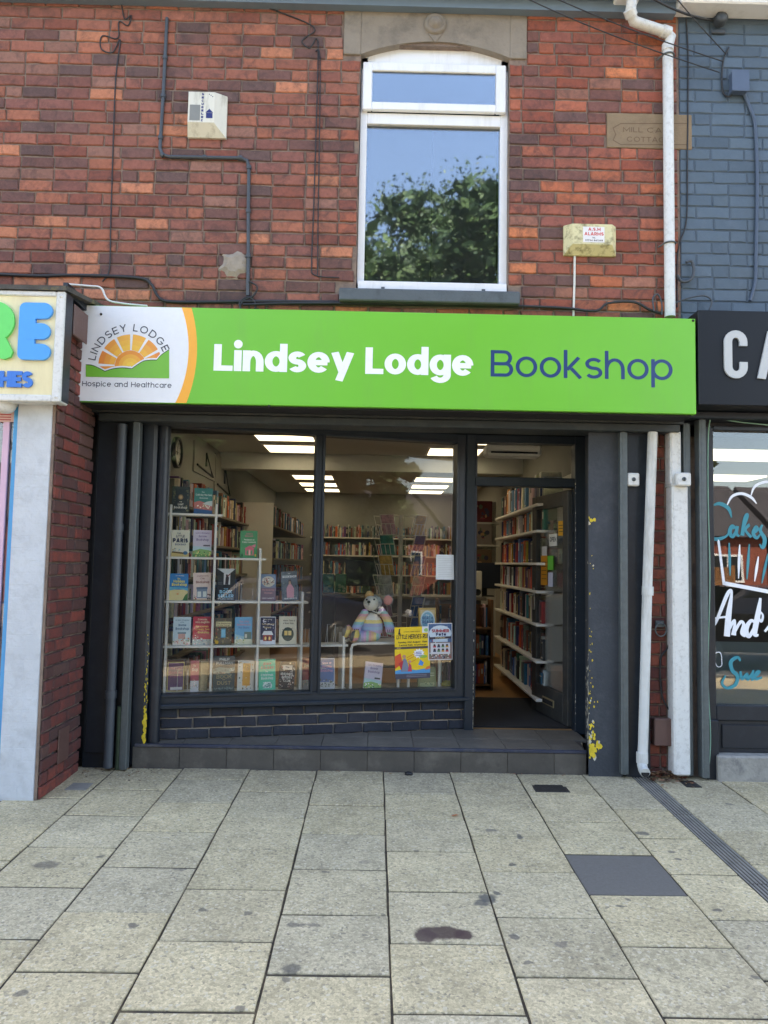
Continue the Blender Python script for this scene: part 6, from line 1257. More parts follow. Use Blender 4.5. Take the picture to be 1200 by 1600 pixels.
# game boxes on shelves at the back by the door
t = thing('game_shelf', 'narrow shelving with boxed games beyond the doorway', 'shelving', (1.2, 5.2, TZ)); 
gxa, gxb = onY(738, 800, 5.).x-.25, onY(781, 800, 5.).x
for j, (py, lab, col) in enumerate(((816, 'dark red boxed game on the upper shelf beyond the doorway', (110, 34, 44)), (851, 'grey boxed game on the middle shelf beyond the doorway', (150, 138, 132)), (892, 'brown boxed game on the lower shelf beyond the doorway', (118, 96, 74)))):
    z = onY(760, py, 5.).z; mb = MB(); mb.box(gxa, gxb, 5.0, 5.3, z-.025, z, .003); mb.build('shelf', M_SHELFW, t)
    mb = MB(); bw_ = .34; mb.box(gxb-.1-bw_, gxb-.1, 5.02, 5.09, z+.0005, z+.29, .004, lin(col)); mpb = lambda x, zz, d: Vector((x, 5.0195-d, zz))
    for k in range(14): cx_, cz2 = gxb-.1-bw_*R.uniform(.1, .9), z+R.uniform(.05, .24); flat(mb, oval(cx_, cz2, R.uniform(.01, .04), R.uniform(.01, .035), 8), mpb, lin(R.choice([(160, 60, 70), (90, 110, 90), (190, 150, 110), (60, 60, 90)])), k % 3)
    tag(mb.build('game_box', M_PRINT), lab, 'game box', 'boxed games')
mb = MB(); mb.box(gxa, gxb, 5.301, 5.32, TZ, 2.3); mb.build('back_panel', M_SHELFW, t)
tag(pile.build('shelved_books', M_BOOKA), 'rows of book spines filling the deeper shelves of the shop', 'books', None, 'stuff')
# green bags
for i, (px, lab) in enumerate(((514, 'green printed gift bag on a ledge, nearer the clock wall'), (533, 'green printed gift bag on a ledge, beside the counter screen'))):
    a, b = onY(px-10, 926, 2.2), onY(px+8, 897, 2.2); mb = MB(); mb.box(a.x, b.x, 2.2, 2.27, a.z, b.z, .004, lin((52, 124, 82) if i else (70, 130, 120))); mpb = lambda x, zz, d: Vector((x, 2.1995-d, zz))
    for k in range(6): flat(mb, oval(R.uniform(a.x+.02, b.x-.02), R.uniform(a.z+.02, a.z+.08), .015, .012, 8), mpb, lin((170, 190, 150)), k % 3)
    mb.tube([(a.x+.03, 2.22, b.z), (a.x+.04, 2.22, b.z+.05), (b.x-.04, 2.22, b.z+.05), (b.x-.03, 2.22, b.z)], .003, 5, lin((60, 110, 80))); tag(mb.build('gift_bag', M_PRINT), lab, 'gift bag', 'green gift bags')
zb_ = onY(520, 927, 2.2).z; t = thing('display_ledge', 'pale wooden plinth under the green gift bags', 'plinth', (-.35, 2.25, TZ)); a, b = onY(478, 927, 2.2).x, onY(548, 927, 2.2).x
mb = MB(); mb.box(a, b, 2.15, 2.5, zb_-.03, zb_-.001, .004); mb.build('top', M_SHELFD, t); mb = MB(); mb.box((a+b)/2-.06, (a+b)/2+.06, 2.3, 2.42, TZ, zb_-.031); mb.build('pedestal', M_SHELFD, t)
# ------------------------------------------------------------------ window display
VD = .10
def Wb(mb, u0, u1, v0, v1, z0, z1, ch=.002, col=None, mi=0): mb.box(u0, u1, v0, v1, z0, z1, ch, col, mi, XF)
mb = MB(); zbed = S(365, 1083, VD)[1]-.014
Wb(mb, uL-.02, uR+.02, .105, .5, ZB-.1, zbed, .003); tag(mb.build('window_bed', M_SHELFD, shop), None)
us = [(S(265.3, 790, VD)[0]+S(258, 1084, VD)[0])/2, (S(337, 790, VD)[0]+S(330, 1082, VD)[0])/2, (S(406, 860, VD)[0]+S(401.5, 1081, VD)[0])/2, (S(472.5, 927, VD)[0]+S(470, 1080, VD)[0])/2, (S(537, 991, VD)[0]+S(536, 1077, VD)[0])/2]
zsx = [S(305, 802.3, VD)[1], S(338, 871, VD)[1], (S(255, 940.7, VD)[1]+S(482, 938, VD)[1])/2, (S(251, 1012, VD)[1]+S(483, 1005, VD)[1])/2, (S(250, 1085, VD)[1]+S(483, 1077, VD)[1])/2]
DD = .17
o = Sw((us[0]+us[-1])/2, VD, zbed); ds_ = thing('display_shelf', 'white stepped grid display shelf of bookshop novels standing in the window', 'display shelf', o, WANG)
ztop = [S(265, 788, VD)[1], S(337, 788, VD)[1], S(406, 857, VD)[1], S(472.5, 925, VD)[1], S(537, 991, VD)[1]]
for u, z in zip(us, ztop): mb = MB(); Wb(mb, u-.0085, u+.0085, VD-.004, VD+DD, zbed+.001, z); mb.build('upright', M_SHELFW, ds_)
u_l = us[0]-.035
for z, u in zip(zsx, (S(348, 802, VD)[0], S(416, 871, VD)[0], S(482, 939, VD)[0], us[4]+.035, us[4]+.035)):
    mb = MB()
    cuts = [u_l]+[q for q in us if q < u]+[u]
    for a, b in zip(cuts[:-1], cuts[1:]):
        a2 = a+.0086 if a != u_l else a; b2 = b-.0086 if b != u else b
        if b2 > a2: Wb(mb, a2, b2, VD, VD+DD-.004, z-.016, z)
    mb.build('shelf', M_SHELFW, ds_)
# --- novels with printed covers
def novel(px0, px1, pytop, zs_, label, base, art, t=.024, v=VD+.035, lean=.12, roll=0., spine=None, rest='on'):
    u0, _ = S(px0, pytop, v); u1, zt_ = S(px1, pytop, v); w = abs(u1-u0); h = (zt_-zs_)/math.cos(lean)
    W_ = Sw((u0+u1)/2, v, zs_+.001+abs(math.sin(roll))*w/2)
    sp_ = spine or base
    mb = MB(); c = lin(base); cs_ = lin(sp_)
    mb.box(-w/2, w/2, 0, .0018, 0, h, 0, c); mb.box(-w/2, w/2, t-.0018, t, 0, h, 0, c); mb.box(-w/2, -w/2+.0016, .0019, t-.0019, 0, h, 0, cs_)
    o = mb.build('book', M_PRINT); o.location = W_; o.rotation_mode = 'ZYX'
    R_ = Matrix.Rotation(WANG, 4, 'Z') @ Matrix.Rotation(-lean, 4, 'X') @ Matrix.Rotation(roll, 4, 'Y'); o.rotation_mode = 'QUATERNION'; o.rotation_quaternion = R_.to_quaternion()
    tag(o, label, 'book', 'novels on display in the shop window')
    mb = MB(); mb.box(-w/2+.002, w/2-.003, .002, t-.002, .003, h-.003, 0); mb.build('page_block', M_PAGES, o)
    mb = MB(); mp = lambda x, y, d: Vector(((x-.5)*w, -d, y*h)); k = 0
    for e in art:
        if e[0] == 'r': flat(mb, rect(*e[1:5]), mp, lin(e[5]), k, .00015)
        elif e[0] == 'e': flat(mb, oval(e[1], e[2], e[3], e[4]), mp, lin(e[5]), k, .00015)
        elif e[0] == 'p': flat(mb, e[1], mp, lin(e[2]), k, .00015)
        elif e[0] == 't': put_text(mb, e[1], e[2], e[3], e[4], mp, lin(e[6]), e[7] if len(e) > 7 else .07, h=e[5], d=.00015, k0=k); k += 1
        elif e[0] == 'n':      # scattered dabs of a painted picture
            rr = random.Random(e[7])
            for _ in range(e[6]): 
                x, y, s = rr.uniform(e[1], e[3]), rr.uniform(e[2], e[4]), rr.uniform(.015, .05); x = min(max(x, s), 1-s); y = min(max(y, s*.8), 1-s*.8)
                flat(mb, oval(x, y, s, s*rr.uniform(.4, .8), 7), mp, lin(rr.choice(e[5])), k+rr.randint(0, 3), .00015)
            k += 3
        k += 1
    mb.build('cover_print', M_PRINT, o); return o
X5 = lambda x: 240+x/3.634
Y5 = lambda y: 660+y/3.634
Z1, Z2, Z3, Z4, Z5 = zsx
HS = [(232, 150, 130), (240, 220, 190), (220, 120, 110), (140, 170, 120), (250, 240, 230)]
novel(X5(105), X5(207), Y5(365), Z1, 'dark navy and gold novel topmost on the display, by the window frame', (34, 46, 52), [('r', .06, .04, .94, .96, (58, 70, 66)), ('r', .1, .07, .9, .93, (32, 44, 52)), ('n', .08, .1, .2, .9, [(120, 116, 84), (90, 96, 80)], 22, 1), ('n', .8, .1, .92, .9, [(120, 116, 84), (90, 96, 80)], 22, 2), ('e', .5, .6, .14, .1, (150, 120, 84)), ('e', .5, .6, .08, .06, (206, 178, 130)), ('t', 'THE', .42, .58, .4, .04, (220, 216, 200)), ('t', 'Lost', .36, .66, .29, .085, (226, 224, 210)), ('t', 'Bookshop', .14, .88, .17, .085, (226, 224, 210))])
novel(X5(232), X5(337), Y5(375), Z1, 'teal novel with pink harbour houses on the top display shelf', (52, 128, 124), [('r', 0, 0, 1, .2, (46, 92, 140)), ('p', [(0, .2), (1, .14), (1, .36), (.7, .42), (.3, .5), (0, .44)], (196, 120, 116)), ('n', .02, .22, .96, .4, HS, 40, 3), ('p', [(.45, .38), (1, .3), (1, .52), (.7, .48)], (200, 214, 210)), ('t', 'The', .4, .55, .82, .05, (210, 226, 220)), ('t', 'Cafe by the Sea', .08, .95, .7, .075, (222, 234, 228)), ('t', 'Bookshop', .3, .75, .59, .05, (210, 226, 220))])
novel(X5(105), X5(205), Y5(613), Z2, 'cream Little Paris novel lettered in dark blue capitals', (226, 224, 206), [('r', 0, 0, 1, .14, (214, 190, 130)), ('e', .8, .14, .13, .07, (66, 120, 160)), ('p', [(.02, .14), (.7, .1), (.7, .16), (.05, .2)], (112, 90, 60)), ('n', .05, .2, .5, .3, [(150, 190, 200), (200, 180, 130)], 14, 4), ('t', 'THE', .28, .5, .85, .05, (60, 90, 120)), ('t', 'LITTLE', .24, .72, .72, .1, (44, 66, 96), .08), ('t', 'PARIS', .06, .92, .53, .16, (38, 54, 84), .11), ('t', 'BOOKSHOP', .2, .82, .42, .07, (60, 90, 130), .07)])
novel(X5(226), X5(332), Y5(613), Z2, 'lavender bookshop novel with a green landscape, second shelf of the display', (206, 198, 214), [('r', 0, 0, 1, .12, (96, 150, 92)), ('p', [(0, .1), (1, .1), (1, .22), (.5, .34), (0, .26)], (132, 178, 112)), ('p', [(0, .22), (.4, .3), (1, .24), (1, .36), (0, .4)], (176, 206, 216)), ('n', .02, .02, .98, .22, [(214, 120, 120), (230, 220, 140), (60, 110, 70)], 30, 5), ('r', .56, .4, .92, .45, (90, 84, 100)), ('t', 'Lucy Dickens', .14, .86, .86, .06, (118, 90, 150), .06), ('t', 'Bonnie', .3, .72, .73, .075, (104, 84, 140), .06), ('t', 'Bookshop', .18, .84, .6, .085, (104, 84, 140), .06)])
novel(X5(495), X5(592), Y5(617), Z2, 'mid green novel with a pink shop front, alone on its shelf', (70, 152, 104), [('p', [(.3, .1), (.8, .1), (.8, .34), (.86, .34), (.56, .46), (.24, .34), (.3, .34)], (220, 110, 130)), ('r', .38, .12, .48, .28, (90, 150, 110)), ('r', .62, .12, .72, .28, (90, 150, 110)), ('r', .51, .1, .59, .3, (240, 200, 190)), ('p', [(.62, .44), (.9, .52), (.88, .38)], (226, 130, 150)), ('e', .12, .1, .04, .06, (30, 80, 60)), ('e', .9, .1, .04, .05, (240, 190, 60)), ('t', 'Jessica', .3, .7, .86, .06, (214, 120, 140), .07), ('t', 'REDLAND', .26, .74, .77, .065, (214, 120, 140), .07), ('t', 'The Bench at', .2, .82, .64, .055, (240, 240, 230), .07), ('t', 'Cozy Comforts', .12, .9, .55, .06, (240, 240, 230), .07)])
novel(X5(93), X5(198), Y5(860), Z3, 'bright blue Holiday Bookshop novel with sandy beach', (40, 132, 198), [('r', 0, 0, 1, .4, (232, 214, 160)), ('p', [(0, .36), (.5, .44), (1, .36), (1, .46), (0, .5)], (90, 180, 214)), ('p', [(.72, 0), (1, 0), (1, .28), (.86, .2)], (60, 120, 70)), ('e', .45, .24, .06, .025, (240, 150, 90)), ('t', 'LUCY DIAMOND', .3, .75, .9, .035, (240, 240, 230)), ('t', 'The', .4, .56, .78, .06, (250, 230, 120), .07), ('t', 'Holiday', .2, .82, .66, .1, (252, 232, 120), .085), ('t', 'Bookshop', .12, .94, .54, .1, (252, 232, 120), .085)])
novel(X5(230), X5(332), Y5(857), Z3, 'pale pink novel with a grey shop front, third display shelf', (226, 206, 198), [('r', 0, 0, 1, .06, (206, 180, 160)), ('r', .2, .08, .78, .44, (122, 140, 160)), ('r', .24, .12, .44, .32, (214, 220, 216)), ('r', .54, .12, .74, .32, (214, 220, 216)), ('r', .18, .4, .8, .48, (94, 112, 136)), ('n', .04, .03, .2, .16, [(200, 90, 90), (80, 110, 80)], 10, 8), ('n', .8, .03, .96, .22, [(60, 60, 70), (150, 90, 80)], 10, 9), ('t', 'A Summer at the', .2, .85, .86, .05, (150, 90, 90), .06), ('t', 'Cosy', .4, .64, .76, .07, (140, 80, 84), .06), ('t', 'Bookshop', .16, .9, .62, .085, (140, 80, 84), .07)], roll=-.03)
novel(X5(360), X5(467), Y5(832), Z3, 'black Book Seller novel with a figure in a white corridor', (28, 30, 34), [('p', [(.0, 1), (1, 1), (.72, .86), (.38, .86)], (196, 200, 202)), ('r', .38, .5, .72, .86, (206, 208, 208)), ('p', [(0, 1), (.38, .86), (.38, .45), (0, .5)], (40, 42, 46)), ('e', .54, .78, .05, .045, (40, 26, 28)), ('p', [(.46, .52), (.63, .52), (.66, .72), (.6, .76), (.48, .74)], (44, 30, 34)), ('p', [(.46, .4), (.53, .4), (.55, .54), (.47, .54)], (28, 28, 32)), ('p', [(.57, .4), (.64, .4), (.63, .54), (.56, .54)], (28, 28, 32)), ('p', [(.6, .74), (.72, .82), (.7, .85), (.58, .78)], (130, 40, 44)), ('r', .06, .55, .3, .56, (120, 120, 124)), ('r', .06, .51, .3, .52, (120, 120, 124)), ('t', 'THE', .4, .62, .345, .04, (130, 190, 220), .08), ('t', 'BOOK', .18, .84, .225, .1, (140, 196, 224), .085), ('t', 'SELLER', .1, .92, .1, .1, (140, 196, 224), .085), ('t', 'VALERIE KEOGH', .1, .92, .035, .035, (190, 210, 220), .08)])
novel(X5(610), X5(697), Y5(863), Z3, 'grey mauve novel with a band of women along the top', (120, 124, 146), [('r', 0, .55, 1, 1, (112, 134, 162)), ('e', .5, .72, .42, .2, (206, 200, 186)), ('n', .12, .58, .9, .84, [(60, 50, 56), (196, 120, 100), (236, 226, 214), (120, 60, 70)], 40, 11), ('r', 0, 0, 1, .48, (122, 100, 112)), ('t', 'The Bookshop', .1, .9, .38, .06, (206, 140, 140), .06), ('t', 'Women', .24, .78, .26, .07, (206, 150, 150), .06), ('t', 'KERRY BARRETT', .12, .9, .08, .04, (220, 220, 220), .06)])
novel(X5(735), X5(827), Y5(850), Z3, 'tilted grey novel showing a woman in pink', (92, 104, 114), [('n', .04, .04, .96, .6, [(70, 84, 90), (130, 140, 140), (60, 70, 84)], 30, 12), ('p', [(.3, .1), (.72, .1), (.76, .4), (.6, .56), (.44, .56), (.3, .42)], (206, 146, 160)), ('e', .52, .62, .08, .08, (190, 150, 130)), ('p', [(.42, .56), (.44, .72), (.6, .72), (.62, .52), (.56, .66), (.46, .66)], (70, 48, 42)), ('t', 'the', .42, .56, .9, .04, (230, 232, 234)), ('t', 'BOOKSHOP', .08, .94, .78, .08, (234, 236, 238), .08), ('t', 'PENELOPE FITZ', .12, .9, .05, .045, (230, 230, 230), .07)], roll=-.06)
novel(X5(113), X5(213), Y5(1107), Z4, 'pale blue and white Bonnie Bookshop novel, fourth display shelf', (206, 226, 234), [('r', 0, 0, 1, .16, (236, 230, 222)), ('r', .3, .22, .7, .44, (220, 170, 160)), ('r', .26, .4, .74, .46, (120, 150, 160)), ('n', .02, .02, .98, .26, HS, 40, 13), ('t', 'A New Chapter', .12, .9, .86, .05, (80, 130, 160), .06), ('t', 'at the', .4, .6, .79, .04, (80, 130, 160)), ('t', 'Bonnie', .3, .74, .67, .08, (60, 110, 150), .065), ('t', 'Bookshop', .14, .9, .54, .09, (60, 110, 150), .065)])
novel(X5(225), X5(329), Y5(1105), Z4, 'raspberry red novel with cream script title, fourth display shelf', (196, 60, 76), [('r', 0, 0, 1, .2, (190, 200, 196)), ('n', .02, .02, .5, .34, [(240, 230, 220), (220, 120, 120), (250, 246, 240)], 34, 14), ('n', .5, .02, .98, .18, [(120, 140, 150), (220, 210, 200)], 20, 15), ('t', 'Cressida', .26, .76, .87, .06, (250, 226, 190), .07), ('t', 'McLaughlin', .14, .9, .77, .07, (250, 226, 190), .07), ('t', 'The Cornish', .14, .86, .62, .06, (252, 226, 130), .065), ('t', 'Cream Tea', .16, .9, .52, .065, (252, 226, 130), .065), ('t', 'Bookshop', .28, .9, .41, .065, (252, 226, 130), .065)])
novel(X5(350), X5(447), Y5(1112), Z4, 'crowded brown bookshelf patterned novel with a blue door', (92, 84, 66), [('n', .03, .03, .97, .97, [(130, 110, 80), (70, 84, 60), (160, 60, 54), (200, 170, 90), (50, 60, 80), (180, 160, 130)], 120, 16), ('r', .06, .68, .96, .86, (218, 206, 160)), ('r', .36, .26, .64, .6, (90, 160, 190)), ('r', .4, .3, .6, .56, (130, 200, 226)), ('e', .14, .1, .1, .07, (226, 180, 60)), ('t', 'The Bookshop', .1, .92, .77, .05, (90, 60, 50), .065), ('t', 'on the Corner', .14, .88, .7, .045, (90, 60, 50), .06)])
novel(X5(464), X5(563), Y5(1107), Z4, 'sky blue novel with seaside houses, beside the crowded brown one', (112, 178, 216), [('r', 0, 0, 1, .22, (214, 216, 190)), ('p', [(0, .2), (1, .2), (1, .34), (.5, .3), (0, .38)], (160, 206, 220)), ('r', .54, .2, .95, .46, (110, 130, 120)), ('r', .58, .24, .7, .38, (220, 220, 206)), ('n', .04, .04, .6, .26, [(230, 220, 150), (120, 160, 120), (240, 240, 240)], 26, 17), ('t', 'The Little', .24, .8, .8, .065, (236, 150, 160), .06), ('t', 'Bookshop by', .12, .9, .69, .065, (236, 150, 160), .06), ('t', 'the Shore', .2, .8, .58, .065, (90, 110, 170), .06)])
novel(X5(606), X5(696), Y5(1105), Z4, 'navy novel with a snowy red cottage and white border', (230, 230, 234), [('r', .035, .03, .965, .97, (44, 46, 78)), ('r', .035, .03, .965, .16, (226, 230, 240)), ('p', [(.22, .12), (.78, .12), (.78, .34), (.22, .34)], (166, 62, 56)), ('p', [(.14, .34), (.86, .34), (.74, .48), (.26, .48)], (240, 242, 246)), ('e', .36, .22, .06, .06, (250, 220, 140)), ('e', .62, .22, .06, .06, (250, 220, 140)), ('r', .45, .12, .55, .3, (90, 40, 44)), ('n', .08, .5, .92, .94, [(230, 230, 240)], 18, 18), ('t', 'JENNY BAYLISS', .26, .76, .88, .035, (230, 220, 200)), ('t', 'The Gingerbread', .12, .9, .7, .055, (226, 200, 150), .065), ('t', 'Bakery', .28, .72, .58, .06, (226, 200, 150), .065)])
novel(X5(716), X5(815), Y5(1103), Z4, 'cream novel with a dark green block print of a window', (222, 216, 194), [('e', .5, .36, .34, .25, (46, 66, 56)), ('n', .18, .16, .8, .58, [(40, 60, 50), (60, 80, 66)], 40, 19), ('r', .28, .3, .72, .5, (60, 74, 60)), ('r', .3, .32, .48, .48, (230, 200, 120)), ('r', .52, .32, .7, .48, (236, 210, 140)), ('t', 'Where There is', .2, .9, .82, .055, (60, 66, 60), .06), ('t', 'A Book Shop', .22, .82, .72, .06, (60, 66, 60), .06)])
novel(X5(80), X5(176), Y5(1362), Z5, 'purple novel with gold border behind a wire stand, bottom display shelf', (190, 170, 110), [('r', .05, .04, .95, .96, (86, 44, 100)), ('r', .2, .06, .9, .15, (226, 220, 220)), ('t', 'The Last', .16, .84, .74, .07, (170, 90, 130), .06), ('t', 'Bookshop', .12, .88, .6, .08, (170, 90, 130), .06), ('t', 'in London', .16, .8, .47, .06, (170, 90, 130), .06)], v=VD+.06)
novel(X5(212), X5(260), Y5(1355), Z5, 'pink and grey novel beside a thick yellowed book, bottom display shelf', (176, 70, 92), [('r', 0, 0, 1, .35, (206, 206, 210)), ('n', .05, .05, .95, .4, HS+[(120, 130, 150)], 26, 21), ('t', 'The', .3, .6, .8, .06, (240, 210, 200)), ('t', 'Shop', .15, .85, .66, .1, (240, 210, 200), .07)], t=.03)
u_, _ = S(X5(285), 1040, VD+.08); w0_ = Sw(u_, VD+.06, Z5+.001); u2_, zt_ = S(X5(285), Y5(1355), VD+.08)
mb = MB(); mb.box(-.03, .03, 0, .11, 0, zt_-Z5, .006); o = mb.build('book', mat('yellowed_pages', (176, 158, 122), .8, var=.3, scale=90, bump=.1)); o.location = w0_; o.rotation_euler = (0, .05, WANG+.3); tag(o, 'thick yellowed book standing fore edge outwards, bottom display shelf', 'book', 'novels on display in the shop window')
novel(X5(341), X5(465), Y5(1328), Z5, 'large dark teal Book of Dust hardback with silver lettering', (40, 62, 70), [('p', [(0, .5), (.3, .56), (.6, .5), (1, .58), (1, .68), (.7, .64), (.3, .68), (0, .62)], (96, 130, 132)), ('p', [(.72, .58), (.94, .56), (.96, .62), (.8, .64)], (190, 200, 196)), ('n', .03, .42, .97, .62, [(70, 104, 110), (56, 84, 90), (110, 140, 136)], 30, 23), ('n', .03, .04, .97, .12, [(60, 84, 90), (90, 120, 120)], 24, 24), ('t', 'PHILIP', .28, .74, .86, .075, (216, 220, 216), .065), ('t', 'PULLMAN', .14, .9, .75, .075, (216, 220, 216), .065), ('t', 'THE', .4, .56, .49, .03, (190, 170, 120)), ('t', 'BOOK', .16, .86, .355, .11, (176, 160, 120), .05), ('t', 'OF', .44, .56, .31, .03, (190, 170, 120)), ('t', 'DUST', .2, .82, .18, .1, (176, 160, 120), .05), ('t', 'LA BELLE SAUVAGE', .1, .92, .06, .04, (150, 170, 170), .06)], t=.036)
novel(X5(478), X5(572), Y5(1355), Z5, 'white speckled novel with a tall orange door, bottom display shelf', (224, 220, 210), [('n', .06, .04, .94, .96, [(60, 60, 60), (90, 90, 90), (220, 170, 70)], 26, 25), ('r', .3, .16, .76, .9, (222, 158, 54)), ('r', .34, .66, .72, .87, (190, 130, 40)), ('n', .36, .68, .7, .85, [(236, 190, 90), (160, 104, 36)], 20, 26), ('e', .52, .42, .03, .02, (250, 236, 200)), ('r', .34, .2, .72, .22, (196, 136, 44)), ('r', .34, .36, .36, .64, (196, 136, 44)), ('r', .7, .24, .72, .64, (196, 136, 44))], roll=.02)
novel(X5(601), X5(697), Y5(1348), Z5, 'bright turquoise Christmas Bookshop novel with white lettering', (48, 200, 166), [('t', 'JENNY', .24, .76, .8, .09, (196, 70, 80), .075), ('t', 'COLGAN', .14, .88, .68, .09, (196, 70, 80), .075), ('t', 'The', .4, .56, .57, .05, (240, 250, 246), .07), ('t', 'Christmas', .14, .86, .45, .08, (240, 250, 246), .07), ('t', 'Bookshop', .16, .86, .34, .08, (240, 250, 246), .07), ('p', [(.28, .06), (.76, .06), (.8, .16), (.7, .26), (.4, .26), (.24, .16)], (220, 240, 236)), ('n', .3, .08, .74, .24, [(60, 130, 130), (90, 170, 160), (250, 250, 250)], 26, 27)], roll=-.02)
novel(X5(711), X5(800), Y5(1362), Z5, 'tilted black, white and red patterned novel, bottom display shelf', (56, 40, 40), [('n', .04, .04, .96, .96, [(220, 210, 200), (150, 40, 44), (30, 28, 30), (200, 190, 180)], 110, 28), ('r', .2, .7, .8, .86, (214, 206, 196)), ('t', 'The', .36, .6, .76, .06, (40, 30, 30), .08), ('t', 'BANNED', .14, .86, .5, .09, (232, 226, 216), .08), ('t', 'BOOKS', .18, .82, .38, .09, (232, 226, 216), .08), ('t', 'CLUB', .28, .74, .26, .08, (232, 226, 216), .08)], roll=.07)
novel(X5(848), X5(905), Y5(1340), Z5, 'red novel half hidden behind the window mullion', (182, 70, 86), [('r', 0, 0, 1, .3, (196, 190, 190)), ('n', .05, .05, .95, .3, HS, 20, 29), ('t', 'Winter', .15, .8, .7, .09, (240, 220, 200), .06)])
X6 = lambda x: 480+x/3.634
novel(X6(70), X6(160), Y5(1340), Z5, 'blue novel with pink title beside the mullion, white border', (216, 218, 226), [('r', .05, .04, .95, .96, (82, 118, 176)), ('r', .05, .04, .95, .22, (206, 206, 206)), ('n', .06, .05, .94, .3, [(236, 236, 236), (120, 110, 110), (90, 110, 90)], 40, 30), ('t', 'Snow at', .22, .78, .8, .07, (240, 220, 236), .065), ('t', 'the Little', .2, .8, .68, .07, (240, 170, 196), .065), ('t', 'Bookshop', .12, .88, .55, .085, (240, 170, 196), .065)])
novel(X6(320), X6(420), Y5(1372), zbed, 'lavender Bonnie Bookshop novel leaning under the white table', (206, 196, 214), [('r', 0, 0, 1, .12, (100, 160, 80)), ('p', [(0, .1), (1, .1), (1, .22), (.5, .36), (0, .26)], (140, 190, 100)), ('p', [(0, .22), (.4, .3), (1, .24), (1, .36), (0, .4)], (180, 214, 216)), ('n', .02, .02, .98, .24, [(240, 240, 236), (230, 220, 140), (60, 120, 60)], 34, 31), ('r', .58, .4, .9, .46, (60, 60, 70)), ('t', 'Lucy Dickens', .14, .86, .86, .06, (118, 90, 150), .06), ('t', 'Bonnie', .3, .72, .74, .075, (104, 84, 140), .06), ('t', 'Bookshop', .18, .84, .61, .085, (104, 84, 140), .06)], roll=.13, lean=.2, v=VD+.02)
tbz = S(590, 1003.5, VD)[1]
novel(X6(640), X6(738), Y5(1055), tbz, 'blue sunburst Beach Reads novel standing behind the posters', (198, 158, 70), [('r', .08, .06, .92, .94, (222, 196, 140)), ('e', .5, .62, .42, .3, (214, 234, 238)), ('e', .5, .62, .36, .25, (120, 190, 220)), ('n', .06, .04, .94, .28, [(200, 90, 90), (120, 80, 130), (230, 200, 190)], 34, 32), ('t', 'The', .4, .58, .76, .04, (250, 250, 250), .07), ('t', 'BEACH', .2, .8, .65, .09, (40, 90, 150), .08), ('t', 'READS', .2, .8, .53, .09, (40, 90, 150), .08)])
novel(X6(632), X6(735), Y5(1390), zbed, 'faded yellow green book low behind the yellow poster', (140, 150, 96), [('r', .1, .1, .9, .3, (170, 180, 130)), ('n', .1, .1, .9, .4, [(190, 190, 130), (110, 130, 80)], 20, 33), ('r', .1, .6, .9, .64, (190, 196, 150)), ('r', .1, .7, .9, .74, (190, 196, 150))])
# empty wire bookstands
for px0, px1, pyt, z, vv, lab in ((X5(500), X5(566), Y5(917), Z3, VD+.05, 'empty white wire bookstand beside the black novel'), (X5(137), X5(195), Y5(1407), Z5, VD+.012, 'white wire bookstand in front of the purple novel'), (X6(117), X6(162), Y5(1148), Z4, VD+.06, 'empty white wire bookstand beside the knitted toy'), (X5(865), X5(886), Y5(1170), Z4, VD+.05, 'empty white wire bookstand by the mullion')):
    u0, _ = S(px0, pyt, vv); u1, zt_ = S(px1, pyt, vv); mb = MB(); P = lambda u, v, zz: Sw(u, v, zz)
    mb.tube([P(u0, vv-.02, z+.012), P(u0, vv-.02, z+.003), P(u0, vv, z+.003), P(u0, vv+.02, zt_), P(u1, vv+.02, zt_), P(u1, vv, z+.003), P(u1, vv-.02, z+.003), P(u1, vv-.02, z+.012)], .0022, 5); mb.tube([P(u0, vv+.02, zt_-.01), P(u0, vv+.09, z+.003), P(u1, vv+.09, z+.003), P(u1, vv+.02, zt_-.01)], .0022, 5)
    tag(mb.build('bookstand', M_WIRE), lab, 'bookstand', 'wire bookstands in the window')
# white table with rounded frame
ta, tb_ = S(548, 1040, VD)[0], S(690, 1040, VD)[0]; tt = thing('low_table', 'low white table carrying the knitted toy in the window', 'table', Sw((ta+tb_)/2, VD, zbed), WANG)
mb = MB(); Wb(mb, ta+.03, tb_, VD-.01, VD+.3, tbz-.018, tbz, .004); mb.build('table_top', M_SHELFW, tt)
for v_ in (VD-.006, VD+.28): 
    mb = MB(); mb.tube([Sw(ta, v_, zbed+.001), Sw(ta, v_, tbz-.05), Sw(ta+.008, v_, tbz-.02), Sw(ta+.04, v_, tbz-.0185+.008)], .011, 8); mb.build('leg', M_SHELFW, tt)
for px in (622, 638, 686): u_ = S(px, 1065, VD+.02)[0]; mb = MB(); Wb(mb, u_-.009, u_+.009, VD+.01, VD+.03, zbed+.001, tbz-.019); mb.build('leg', M_SHELFW, tt)
